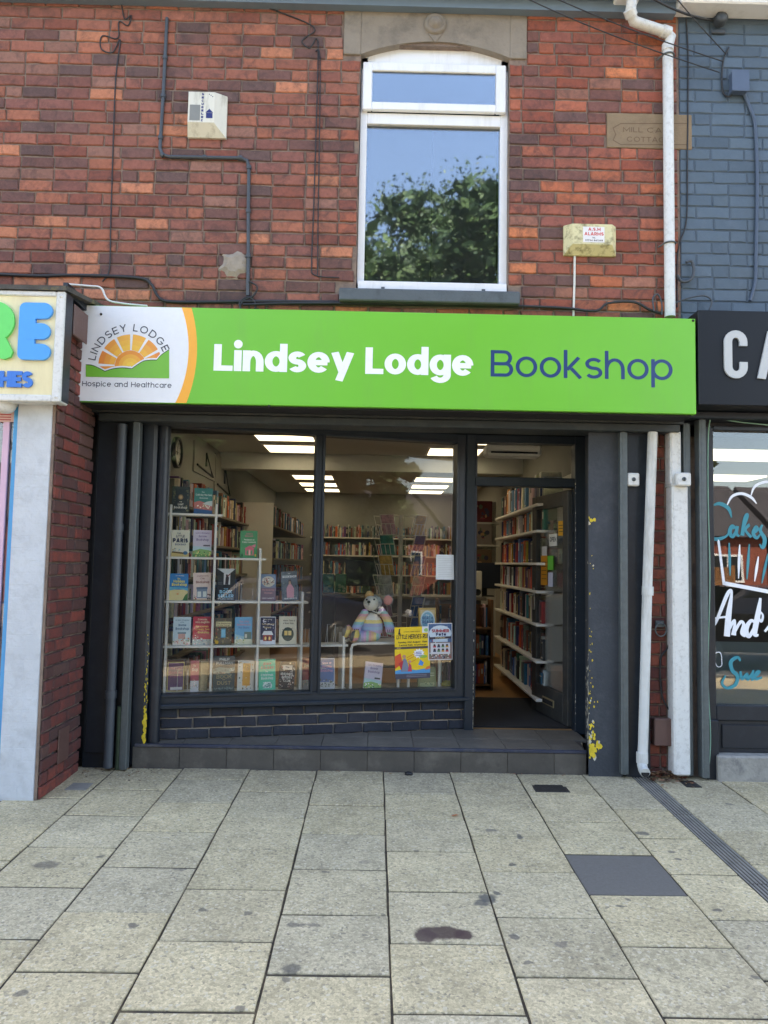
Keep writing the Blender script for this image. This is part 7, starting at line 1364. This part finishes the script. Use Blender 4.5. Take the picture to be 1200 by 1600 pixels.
# knitted toy
def knit(name, dirn, freq, off, cols):
    m = bpy.data.materials.new(name); m.use_nodes = True; nt = m.node_tree; nt.nodes.clear(); L = nt.links; out = nd(nt, 'ShaderNodeOutputMaterial'); b = nd(nt, 'ShaderNodeBsdfPrincipled'); L.new(b.outputs[0], out.inputs[0]); b.inputs['Roughness'].default_value = .95; b.inputs['Specular IOR Level'].default_value = .1
    P = nd(nt, 'ShaderNodeNewGeometry').outputs['Position']; d = nd(nt, 'ShaderNodeVectorMath', operation='DOT_PRODUCT'); d.inputs[1].default_value = dirn; L.new(P, d.inputs[0])
    nz = nd(nt, 'ShaderNodeTexNoise'); nz.inputs['Scale'].default_value = 160; L.new(P, nz.inputs['Vector'])
    ma = nd(nt, 'ShaderNodeMath', operation='MULTIPLY_ADD'); ma.inputs[1].default_value = freq; ma.inputs[2].default_value = off; L.new(d.outputs['Value'], ma.inputs[0])
    ad = nd(nt, 'ShaderNodeMath', operation='MULTIPLY_ADD'); ad.inputs[1].default_value = .05; L.new(nz.outputs[0], ad.inputs[0]); L.new(ma.outputs[0], ad.inputs[2]); fr = nd(nt, 'ShaderNodeMath', operation='FRACT'); L.new(ad.outputs[0], fr.inputs[0])
    rp = nd(nt, 'ShaderNodeValToRGB'); rp.color_ramp.interpolation = 'CONSTANT'; e = rp.color_ramp.elements
    while len(e) < len(cols): e.new(.5)
    for i, c in enumerate(cols): e[i].position = i/len(cols); e[i].color = (*lin(c), 1)
    L.new(fr.outputs[0], rp.inputs[0]); L.new(rp.outputs[0], b.inputs['Base Color'])
    bp = nd(nt, 'ShaderNodeBump'); bp.inputs['Strength'].default_value = .8; bp.inputs['Distance'].default_value = .004; L.new(nz.outputs[0], bp.inputs['Height']); L.new(bp.outputs[0], b.inputs['Normal']); return m
PAS = [(240, 220, 150), (236, 232, 220), (236, 234, 224), (240, 220, 146), (176, 184, 218), (168, 198, 224), (198, 178, 214), (240, 220, 156), (230, 184, 166)]
PA2 = [(236, 176, 176), (240, 196, 156), (238, 218, 150), (156, 206, 204), (166, 196, 226), (190, 174, 216), (220, 182, 218), (176, 214, 206)]
VT = VD+.12
def T_(px, py, v=VT): u, z = S(px, py, v); return Sw(u, v, z)
cB = T_(578, 980); toy = thing('knitted_toy', 'pastel striped knitted mouse toy sitting on the white table', 'soft toy', T_(578, 1003), WANG)
zt0_ = tbz+.002
zt1_ = T_(580, 953).z; hb_ = zt1_-zt0_
mb = MB(); mb.ell((cB.x, cB.y, zt0_+hb_*.5), (.105, .085, hb_*.54), 24, 16, fn=lambda p: 1-.22*max(0, p.z)); mb.build('body', knit('knit_body', (0, 0, -1), 1/hb_, (zt1_)/hb_, PAS), toy)
hc = T_(582, 942); WHT = mat('knit_white', (226, 222, 208), .95, var=.08, scale=120, bump=.6, bscale=160); GRYK = mat('knit_grey', (150, 152, 152), .95, var=.08, scale=120, bump=.6, bscale=160)
mb = MB(); mb.ell(hc+Vector((-.012, -.035, -.002)), (.058, .066, .058), 20, 14); mb.ell(hc+Vector((.016, .022, .002)), (.06, .06, .06), 20, 14, mi=1); hd = mb.build('head', [WHT, GRYK], toy)
nz_ = hc+Vector((-.028, -.098, .012)); mb = MB(); mb.ell(nz_, (.013, .011, .011), 12, 8); mb.tube([nz_+Vector((0, -.004, -.006)), nz_+Vector((.002, .002, -.026))], .003, 5); mb.build('nose', M_BLACK, hd)
for dx, dz in ((-.03, .034), (.026, .036)): mb = MB(); mb.ell(hc+Vector((-.014+dx, -.083, dz-.006)), (.008, .007, .008), 10, 7); mb.build('eye', M_BLACK, hd)
e1, e2 = T_(577, 931), T_(606.5, 938); PEA = mat('knit_peach', (206, 158, 100), .95, var=.15, scale=100, bump=.6, bscale=160); PNK = mat('knit_pink', (222, 150, 142), .95, var=.08, scale=100, bump=.6, bscale=160)
for e, rx, m1_, m2_ in ((e1, .036, PEA, PEA), (e2, .042, GRYK, PNK)): mb = MB(); mb.ell(e+Vector((0, .012, 0)), (rx, .018, rx*1.05), 16, 10); mb.ell(e+Vector((-.002, -.001, 0)), (rx*.86, .014, rx*.9), 16, 10, mi=1); mb.build('ear', [m1_, m2_], toy)
KA = knit('knit_arm', (0, 0, -1), 6.2, .3, PA2); KL = knit('knit_leg', (1, 0, 0), 6.5, .2, PA2)
def limb(pts, r): return [Vector(p) for p in spline([tuple(p) for p in pts], 4)], [q for q in [r[0]+(r[-1]-r[0])*i/((len(pts)-1)*4) for i in range((len(pts)-1)*4+1)]]
for P_, nm2 in (([T_(570, 957), T_(562, 970), T_(556, 983)], 'arm'), ([T_(597, 955), T_(605, 968), T_(610, 984)], 'arm')):
    P_ = [p+Vector((0, -.045-.02*i, 0)) for i, p in enumerate(P_)]; pts, rs = limb(P_, (.028, .038)); mb = MB(); mb.tube(pts, rs, 14); mb.ell(pts[-1], (.038, .038, .03), 14, 8); mb.ell(pts[0], (.03, .03, .03), 14, 8); ar = mb.build(nm2, KA, toy)
    mb = MB()
    for k in range(4): mb.tube([pts[-1]+Vector((-.024+k*.015, -.035, .012)), pts[-1]+Vector((-.02+k*.015, -.037, -.014))], .003, 5)
    mb.build('stitched_claws', M_BLACK, ar)
SOLE = mat('knit_sole', (112, 110, 106), .95, var=.1, scale=100, bump=.6, bscale=160); YK_ = knit('knit_foot', (0, 0, 1), 9, .1, [(232, 206, 116), (226, 178, 130), (222, 156, 160), (232, 206, 116)])
for P_ in ([T_(572, 993), T_(560, 990), T_(547, 986)], [T_(586, 994), T_(574, 994), T_(560, 993)]):
    k = 0 if P_[2].x < T_(554, 990).x else 1
    off_ = (0, -.05, -.1) if k == 0 else (-.03, -.09, -.13)
    P_ = [Vector((p.x, p.y+off_[i], max(p.z, zt0_+.04))) for i, p in enumerate(P_)]; pts, rs = limb(P_, (.044, .036)); mb = MB(); mb.tube(pts, rs, 14); mb.ell(pts[0], (.045, .045, .04), 12, 8); lg_ = mb.build('leg', KL, toy)
    f = pts[-1]+Vector((-.022, -.012, .008)); mb = MB(); rot = Matrix.Rotation(.35, 3, 'Y'); mb.ell(f, (.03, .044, .052), 16, 12, rot=rot); mb.ell(f+Vector((-.0115, -.008, .001)), (.024, .036, .044), 16, 12, mi=1, rot=rot); mb.build('foot', [YK_, SOLE], lg_)
nk = T_(592, 956)+Vector((0, -.08, 0)); mb = MB(); mb.tube([nk+Vector((-.05, .0, .012)), nk+Vector((-.02, -.016, .0)), nk+Vector((.012, -.014, .004)), nk+Vector((.03, .0, .014))], .004, 6); mb.ell(nk+Vector((0, -.018, -.002)), (.014, .006, .01), 10, 6); mb.build('neck_ribbon', M_SHELFW, toy)
# wire spinner of cards
spx, spy = onY(625.5, 890, 2.15).x, 2.15; ztp = onY(628, 805, 2.15).z
sn = thing('card_spinner', 'tall white wire card spinner with dusty pockets behind the toy', 'spinner rack', (spx, spy, TZ)); M_SPW = mat('dull_wire', (214, 212, 204), .4, var=.05, bump=0)
mb = MB(); mb.tube([(spx, spy, TZ), (spx, spy, ztp)], .022, 12); mb.build('pole', M_SPW, sn); mb = MB(); mb.lathe([(.24, 0), (.24, .03), (.03, .05), (0, .05)], (spx, spy, TZ+.001), 'Z', 20); mb.build('base', M_SPW, sn)
pk = MB(); w, h = .16, .19; tl = .055       # one pocket: the frame faces outwards (+x), leaning out at the top
fr_ = lambda y, z: Vector((.2+tl*z/h, y, z))
for a, b in (((-w/2, 0), (-w/2, h)), ((w/2, 0), (w/2, h)), ((-w/2, 0), (w/2, 0)), ((-w/2, h), (w/2, h)), ((-w/6, 0), (-w/6, h*.55)), ((w/6, 0), (w/6, h*.55)), ((-w/2, h*.55), (w/2, h*.55))): pk.tube([fr_(*a), fr_(*b)], .0034, 5)
for s in (-1, 1): pk.tube([fr_(s*w/2, 0), Vector((.022, s*.01, 0))], .003, 5); pk.tube([fr_(s*w/2, h), Vector((.022, s*.01, h))], .0022, 5)
pko = pk.build('wire_pocket', M_SPW, None); first = True
cdm = MB(); cdm.box(-.0015, .0015, -w*.46, w*.46, .004, h*1.02); cme = bpy.data.meshes.new('greeting_card'); cme.from_pydata(cdm.v, [], cdm.f); cme.materials.append(mat('card_stock', src='obj', rough=.5, var=.6, scale=22, bump=0))
R = random.Random(14); ntier = 6; CC = [((60, 66, 110), 'navy'), ((190, 150, 160), 'dusty pink'), ((40, 120, 112), 'teal'), ((170, 60, 66), 'red'), ((60, 100, 160), 'blue'), ((196, 160, 80), 'ochre'), ((184, 184, 180), 'grey'), ((222, 216, 196), 'cream')]
tn = ['lowest', 'second', 'third', 'fourth', 'fifth', 'topmost']
sides = [(228, 'clock'), (311, 'door'), (150, 'back'), (34, 'back'), (90, 'back')]
for tI in range(ntier):
    tl_ = 0
    z = .72+tI*(ztp-.2-.72)/(ntier-1)
    for si, (deg, sd) in enumerate(sides):
        a = math.radians(deg+tI*1.5)
        if si == 4 and tI % 2: continue
        q = pko if first else pko.copy()
        if not first: COL.objects.link(q)
        first = False; q.parent = sn; q.location = (0, 0, z-TZ); q.rotation_euler = (0, 0, a)
        if si in (0, 1) and R.random() < .95:
            o = bpy.data.objects.new('greeting_card', cme); COL.objects.link(o); M_ = Matrix.Translation((spx, spy, z)) @ Matrix.Rotation(a, 4, 'Z') @ Matrix.Translation((.195, 0, 0)) @ Matrix.Rotation(math.atan2(tl, h), 4, 'Y'); o.matrix_world = M_
            c = R.choice(CC); obj_col(o, c[0]); tag(o, '%s card in the %s tier of the wire spinner, facing the %s' % (c[1], tn[tI], {0: 'clock wall', 1: 'door'}[si]), 'card', 'cards in the wire spinner')
# papers stuck inside the glass
gv = .028
def gmp(d0): return lambda u, z, d: Sw(u, gv-d0-d, z)
def paper(name, label, c4, thick, base, art, m=M_MATT):
    c4 = [S(px, py, gv) for px, py in c4]       # bottom-left, bottom-right, top-right, top-left
    def mp(x, y, d): 
        u = (c4[0][0]*(1-x)+c4[1][0]*x)*(1-y)+(c4[3][0]*(1-x)+c4[2][0]*x)*y; z = (c4[0][1]*(1-x)+c4[1][1]*x)*(1-y)+(c4[3][1]*(1-x)+c4[2][1]*x)*y; return Sw(u, gv-thick-d, z)
    mb = MB(); mb.prism(rect(0, 0, 1, 1), mp, -.0008, 0, lin(base)); o = mb.build(name, m); tag(o, label, 'poster', 'papers taped to the shop window')
    mb = MB(); art(mb, mp); mb.build('print', m, o)
def art_white(mb, mp):
    rr = random.Random(4)
    for i in range(12):
        y = .88-i*.066; put_text(mb, ''.join(rr.choice(['mem', 'nan', 'oun', 'ses', 'lie', ' ', 'han', 'ete']) for _ in range(5)).strip(), .12, .12+rr.uniform(.5, .76), y, mp, lin((176, 178, 178)), .05, h=.022)
paper('notice', 'plain white sheet taped inside the glass beside the door frame', [(681, 905.5), (709.5, 906), (709, 867), (681.5, 866.5)], .0, (214, 220, 222), lambda mb, mp: [flat(mb, rect(.12, .9-i*.07, .12+(.76 if i % 4 else .5), .915-i*.07), mp, lin((186, 190, 192)), 0) for i in range(12)])
def art_run(mb, mp):
    K_ = lin((34, 32, 34)); Y_ = lin((236, 198, 40)); k = 0
    flat(mb, rect(0, .14, 1, .6), mp, Y_, 0); flat(mb, rect(0, 0, 1, .1), mp, lin((72, 70, 84)), 0); flat(mb, rect(0, .575, 1, .62), mp, lin((84, 70, 60)), 1)
    flat(mb, [(0, .1), (1, .1), (1, .2), (.6, .16), (.3, .2), (0, .16)], mp, lin((70, 150, 200)), 1)
    flat(mb, [(0, .2), (.22, .3), (.16, .5), (0, .44)], mp, lin((214, 84, 50)), 1)
    for a, b in ((.3, .44), (.34, .5), (.3, .36)): flat(mb, [(a, b-.1), (a+.3, b), (a+.3, b+.012), (a, b-.085)], mp, lin((220, 120, 40)), 2)
    st_ = [(.68+(.17 if i % 2 else .12)*math.cos(6.283*i/22), .48+(.1 if i % 2 else .07)*math.sin(6.283*i/22)) for i in range(22)]
    flat(mb, st_, mp, lin((240, 240, 240)), 2); 
    for i in range(3): flat(mb, rect(.6, .44+i*.03, .76, .452+i*.03), mp, lin((60, 80, 170)), 3)
    flat(mb, [(.16, .14), (.4, .14), (.36, .3), (.3, .4), (.22, .38)], mp, lin((120, 130, 150)), 3); flat(mb, oval(.26, .43, .05, .035), mp, lin((196, 140, 110)), 4); flat(mb, [(.18, .16), (.1, .3), (.24, .36)], mp, lin((190, 50, 60)), 4)
    flat(mb, [(.36, .14), (.48, .14), (.46, .26), (.4, .3)], mp, lin((200, 70, 90)), 5); flat(mb, oval(.42, .33, .04, .03), mp, lin((206, 150, 120)), 5)
    flat(mb, [(.66, .26), (.78, .24), (.82, .3), (.72, .36)], mp, lin((60, 140, 210)), 4); flat(mb, oval(.8, .42, .12, .03), mp, lin((150, 190, 70)), 2); flat(mb, [(.84, .16), (1, .18), (1, .24), (.9, .22)], mp, lin((230, 120, 60)), 4)
    flat(mb, [(.1, .86), (.13, .98), (.16, .96), (.15, .9), (.18, .86)], mp, K_, 1); flat(mb, rect(.78, .88, 1, 1), mp, lin((226, 226, 226)), 1); flat(mb, oval(.9, .93, .07, .035), mp, lin((150, 190, 110)), 2)
    put_text(mb, 'Lindsey Lodge Hospice', .26, .72, .9, mp, K_, .05, h=.02, k0=1); put_text(mb, 'LITTLE HEROES RUN', .05, .98, .77, mp, K_, .085, .06, .06, h=.085, k0=1, italic=.2)
    put_text(mb, 'Sunday 31st August, 11am', .1, .92, .69, mp, K_, .08, h=.034, k0=1); put_text(mb, 'Central Park, Scunthorpe', .12, .9, .635, mp, K_, .08, h=.03, k0=1)
    put_text(mb, 'EVENT', .06, .18, .588, mp, lin((236, 200, 120)), .07, h=.02, k0=2)
    for i in range(2): flat(mb, rect(.32, .035+i*.03, .9, .045+i*.03), mp, lin((130, 128, 140)), 1)
paper('event_poster', 'yellow Little Heroes Run poster taped low inside the window', [(617.5, 1061.5), (672, 1059), (671.5, 978.5), (616.3, 980.5)], .0, (236, 198, 40), art_run)
def art_fete(mb, mp):
    flat(mb, rect(.03, .02, .97, .98), mp, lin((70, 100, 140)), 0); flat(mb, rect(.03, .02, .97, .48), mp, lin((140, 112, 104)), 1); flat(mb, oval(.5, .72, .46, .22), mp, lin((196, 212, 222)), 1)
    rr = random.Random(5)
    for i in range(60): flat(mb, oval(rr.uniform(.07, .93), rr.choice([rr.uniform(.05, .2), rr.uniform(.05, .55)]), rr.uniform(.015, .04), rr.uniform(.01, .03), 7), mp, lin(rr.choice([(60, 56, 66), (190, 60, 60), (220, 210, 200), (90, 110, 80), (130, 150, 170)])), 2+i % 3)
    flat(mb, rect(.1, .16, .9, .46), mp, lin((206, 206, 210)), 6)
    for r in range(2):
        for i in range(4): x = .26+i*.17; y = .36-r*.12; flat(mb, oval(x, y+.04, .05, .032, 10), mp, lin((60, 44, 44)), 7); flat(mb, rect(x-.06, y-.02, x+.06, y+.02), mp, lin([(190, 60, 70), (50, 60, 90), (90, 130, 90), (200, 140, 60)][(i+r) % 4]), 8)
    flat(mb, [(.06, .56), (.94, .58), (.94, .64), (.06, .62)], mp, lin((60, 50, 60)), 6); flat(mb, rect(.2, .49, .8, .545), mp, lin((180, 200, 214)), 6)
    put_text(mb, 'SUMMER', .15, .86, .75, mp, lin((176, 44, 54)), .1, .075, .05, h=.085, k0=7); put_text(mb, 'Fete', .32, .74, .655, mp, lin((44, 50, 92)), .09, h=.085, k0=8); put_text(mb, 'LINDSEY LODGE', .22, .8, .88, mp, lin((236, 236, 236)), .06, h=.03, k0=4)
    put_text(mb, 'SATURDAY', .3, .7, .585, mp, lin((240, 220, 160)), .07, h=.028, k0=8)
paper('event_poster', 'blue and red Summer Fete poster with white border overlapping the yellow one', [(669, 1031.5), (707, 1030.5), (706.5, 973.3), (668.3, 973.8)], .0022, (224, 222, 222), art_fete)
u_, z_ = S(699, 1066, VD+.03); p = Sw(u_, VD+.03, zbed+.035); mb = MB(); mb.ell(p, (.05, .045, .034), 12, 8, fn=lambda q: 1+.12*math.sin(q.x*9)*math.cos(q.y*8)); tag(mb.build('soft_toy', mat('olive_plush', (150, 140, 50), .95, var=.3, scale=60, bump=.5)), 'small olive yellow plush ball in the corner of the window bed', 'soft toy')
# ------------------------------------------------------------------ across the street (seen mirrored in the glass)
mb = MB(); mb.add([(-400, -400, -.62), (400, -400, -.62), (400, 300, -.62), (-400, 300, -.62)], [(0, 1, 2, 3)]); struct('ground', mb, mat('far_ground', (110, 112, 96), .95, var=.3, scale=.3, bump=0))
mb = MB(); mb.box(-60, 60, -14.5, YK-.13, -.6, -.32); struct('road', mb, M_ASPH)
mb = MB(); mb.box(-60, 60, YK-.128, YK-.002, -.5, gz(YK)-.006, .01); mb.box(-60, 60, -14.64, -14.502, -.5, -.2, .01); struct('kerb', mb, M_CHAN)
mb = MB(); mb.box(-60, 60, -22, -14.642, -.6, -.21); struct('far_pavement', mb, mat('far_paving', (160, 154, 142), .9, var=.2, scale=2))
M_FB = mat('far_brick', (136, 76, 62), .9, var=.35, scale=9, bump=.3)
def house(x0, x1, y, h, rh, label):
    t = thing('brick_house', label, 'house', ((x0+x1)/2, y, -.2), 0, 'houses across the street'); d = 7
    mb = MB(); mb.box(x0, x1, y-d, y, -.3, h); mb.build('wall', M_FB, t)
    mb = MB(); mb.add([(x0-.2, y+.3, h), (x1+.2, y+.3, h), (x1+.2, y-d/2, h+rh), (x0-.2, y-d/2, h+rh), (x0-.2, y-d-.3, h), (x1+.2, y-d-.3, h)], [(0, 1, 2, 3), (3, 2, 5, 4), (0, 3, 4), (1, 5, 2), (0, 4, 5, 1)]); mb.build('roof', M_ROOF, t)
    mb = MB(); mb.box(x1-1.4, x1-.7, y-d/2-.3, y-d/2+.3, h+rh-.6, h+rh+.9); mb.build('chimney', M_FB, t)
    for xx in (x0+1.1, (x0+x1)/2+.4, x1-2.2):
        mb = MB()
        for a, b, c, e in ((xx, xx+1.2, .9, .98), (xx, xx+1.2, 1.92, 2.0), (xx, xx+.08, .98, 1.92), (xx+1.12, xx+1.2, .98, 1.92), (xx+.56, xx+.64, .98, 1.92)): mb.box(a, b, y+.002, y+.06, c, e)
        wf_ = mb.build('window', M_UPVC, t); mb = MB(); mb.box(xx+.08, xx+1.12, y+.004, y+.02, .98, 1.92); mb.build('pane', M_BLACK, wf_)
house(7.5, 15.5, -24, 2.7, 2.4, 'low brick house mirrored in the cafe window'); house(16.2, 24, -24, 2.7, 2.4, 'second low brick house farther along the opposite pavement')
house(-18, -9, -25, 2.9, 2.6, 'low brick house opposite the discount shop')
t = thing('garden_fence', 'brown boarded fence across the street before the low house', 'fence', (9, -22.5, -.2)); R = random.Random(9); mb0 = MB().box(0, .14, 0, .025, 0, 1.7, .004); fm = bpy.data.meshes.new('board'); fm.from_pydata([tuple(v) for v in mb0.v], [], mb0.f); fm.materials.append(M_WOOD)
for i in range(60): place('board', fm, t, (-4.5+i*.15, R.uniform(-.01, .01), 0), (1, 1, R.uniform(.97, 1.03)))
def tree(x, y, h, r, label, seed, n=15000, low=.42, ncl=70, ls=(.07, .13), nin=70):
    R = random.Random(seed); t = thing('street_tree', label, 'tree', (x, y, -.3), 0, 'trees across the street'); mb = MB(); tp = h*low
    mb.tube([(x, y, -.3), (x+.1, y, tp*.5), (x, y+.1, tp), (x+.15, y, h*.7)], [.34, .27, .22, .09], 10); cl = []
    for i in range(11):
        a = i*2.4+R.uniform(-.4, .4); z0_ = tp*R.uniform(.9, 1.6); e = Vector((x+math.cos(a)*r*R.uniform(.5, .8), y+math.sin(a)*r*R.uniform(.5, .8), z0_+R.uniform(1, h*.33))); m_ = Vector((x, y, z0_)).lerp(e, .5)+Vector((0, 0, .3)); mb.tube([(x, y, z0_), m_, e], [.11, .07, .03], 6)
    mb.build('trunk', mat('bark', (84, 72, 60), .95, var=.3, scale=6, bump=.6, bscale=20), t)
    for i in range(ncl):
        while True:
            p = Vector((R.uniform(-1, 1), R.uniform(-1, 1), R.uniform(-1, 1)))
            if .35 < p.length < 1: break
        cl.append((Vector((x+p.x*r*.86, y+p.y*r*.86, tp+(h-tp)*.5+p.z*(h-tp)*.46)), R.uniform(.5, .95)*r*.3))
    mb = MB(); LG_ = [lin(c) for c in ((52, 76, 38), (62, 86, 42), (42, 64, 34), (72, 94, 50), (48, 70, 44))]
    for i in range(n):
        c, s = R.choice(cl); d = Vector((R.gauss(0, 1), R.gauss(0, 1), R.gauss(0, 1))).normalized()*s*R.uniform(.55, 1.1); q = c+Vector((d.x, d.y, d.z*.8)); a = Vector((R.gauss(0, 1), R.gauss(0, 1), R.gauss(0, .6))).normalized(); b = a.cross(Vector((R.gauss(0, 1), R.gauss(0, 1), R.gauss(0, 1)))).normalized(); l = R.uniform(*ls)
        mb.add([q-a*l, q+b*l*.55, q+a*l, q-b*l*.55], [(0, 1, 2, 3)], R.choice(LG_))
    for c, s in cl:
        for _ in range(nin):
            d = Vector((R.gauss(0, 1), R.gauss(0, 1), R.gauss(0, 1))).normalized()*s*R.uniform(.1, .85); q = c+Vector((d.x, d.y, d.z*.8)); a = Vector((R.gauss(0, 1), R.gauss(0, 1), R.gauss(0, .6))).normalized(); b = a.cross(Vector((R.gauss(0, 1), R.gauss(0, 1), R.gauss(0, 1)))).normalized(); l = R.uniform(.16, .28)
            mb.add([q-a*l, q+b*l*.55, q+a*l, q-b*l*.55], [(0, 1, 2, 3)], R.choice(LG_))
    mb.build('crown', mat('leaf_green', src='attr', rough=.6, var=.2, scale=2, bump=0), t, recalc=False)
tree(2.9, -17.6, 12.35, 7.2, 'broad leafy street tree opposite, mirrored in the upstairs window', 3, 120000, .2, 150, (.04, .075), 220)
tree(7.6, -16.4, 7.6, 2.2, 'smaller leafy street tree opposite, mirrored in the shop window', 8, 12000, .2)
tree(-1.6, -18.6, 9.5, 3.9, 'round leafy tree added opposite to fill bright gaps in the reflections', 12, 16000, .2)  # added tree: covers the bright sky gaps mirrored in the shop window
tree(-7.5, -18.0, 9.0, 3.6, 'leafy street tree across from the discount shop', 15, 9000, .22)
R = random.Random(31); mb = MB(); LG_ = [lin(c) for c in ((40, 62, 34), (50, 72, 36), (34, 54, 32))]
for i in range(16000):
    q = Vector((R.uniform(-8, 9.3), -15.9+R.gauss(0, .35), -.2+3.6*R.random()**.8)); a = Vector((R.gauss(0, 1), R.gauss(0, 1), R.gauss(0, .6))).normalized(); b = a.cross(Vector((R.gauss(0, 1), R.gauss(0, 1), R.gauss(0, 1)))).normalized(); l = R.uniform(.09, .16)
    mb.add([q-a*l, q+b*l*.55, q+a*l, q-b*l*.55], [(0, 1, 2, 3)], R.choice(LG_))
hg = thing('screening_hedge', 'tall clipped hedge added across the street to darken the shop window reflections', 'hedge', (0, -15.9, -.2)); mb.build('foliage', MATS['leaf_green'], hg, recalc=False); mb = MB(); mb.box(-8, 9.3, -16.15, -15.65, -.2, 3.0); mb.build('stems', mat('hedge_inside', (34, 40, 26), .95, var=.3), hg)  # added hedge: screens bright sky and house from the mirrored view
# parked car opposite the cafe
cx, cyy = 6.9, -8.2; car = thing('parked_car', 'black parked hatchback mirrored low in the cafe window', 'car', (cx, cyy, -.32)); M_CARP = mat('black_car_paint', (18, 20, 24), .25, var=.05, bump=0, coat=.6)
prof = [(-2.05, .35), (-2.1, .75), (-1.9, .92), (-1.1, 1.0), (-.55, 1.42), (.75, 1.46), (1.5, 1.02), (2.0, .92), (2.08, .6), (2.05, .33)]
mb = MB(); n_ = len(prof); rows = [(-.86, .93), (-.8, 1.0), (.8, 1.0), (.86, .93)]; vs = []
for yy, kz in rows:
    for px_, pz_ in prof: inn_ = .16 if pz_ > 1.05 else 0; vs.append((cx+px_*(.99 if kz < 1 else 1), cyy+yy*(1-inn_), -.32+pz_*(kz if pz_ > 1 else 1)))
mb.add(vs, [(r*n_+i, r*n_+i+1, (r+1)*n_+i+1, (r+1)*n_+i) for r in range(3) for i in range(n_-1)]+[tuple(range(n_)), tuple(range(4*n_-1, 3*n_-1, -1))]); mb.build('body', M_CARP, car)
for sx_ in (-1.3, 1.3):
    for sy_ in (-.78, .78):
        mb = MB(); mb.lathe([(.0, -.1), (.2, -.1), (.3, -.09), (.32, 0), (.3, .09), (.2, .1), (0, .1)], (cx+sx_, cyy+sy_, 0), 'Y', 20); wl = mb.build('wheel', M_BLACK, car); mb = MB(); mb.lathe([(.2, 0), (.17, .012), (0, .014)], (cx+sx_, cyy+sy_+.1005*(1 if sy_ > 0 else -1)-(.0 if sy_ > 0 else .014), 0), 'Y', 20); mb.build('rim', M_GALV, wl)
mb = MB()
for sy_ in (-1, 1): 
    w_ = [(-.85, 1.06), (-.5, 1.34), (.68, 1.38), (1.2, 1.06)]; mb.prism(w_, lambda a, b, d: Vector((cx+a, cyy+sy_*(.745+d), -.32+b)), .0, .012)
mb.build('side_window', mat('car_glass', (30, 36, 40), .1, var=0, bump=0), car)
for nm3, xx, c in (('headlight', -2.08, (220, 224, 226)), ('tail_light', 2.06, (150, 30, 30))):
    for sy_ in (-.6, .6): mb = MB(); mb.ell((cx+xx, cyy+sy_, -.32+.72), (.05, .16, .08), 10, 8); mb.build(nm3, mat(nm3, c, .2, var=0, bump=0), car)

car2 = car.copy(); COL.objects.link(car2); car2.location = (1.9, cyy, -.32); car2['label'] = 'dark blue parked hatchback added to darken the low bookshop window reflections'; car['group'] = car2['group'] = 'cars parked across the street'  # second car added to darken the sunlit road mirrored in the glass
blue_ = mat('blue_car_paint', (24, 34, 56), .25, var=.05, bump=0, coat=.6)
for ch in list(car.children):
    c = ch.copy(); COL.objects.link(c); c.parent = car2
    if ch.name.startswith('body'): c.data = ch.data.copy(); c.data.materials[0] = blue_
    for g in ch.children: d = g.copy(); COL.objects.link(d); d.parent = c
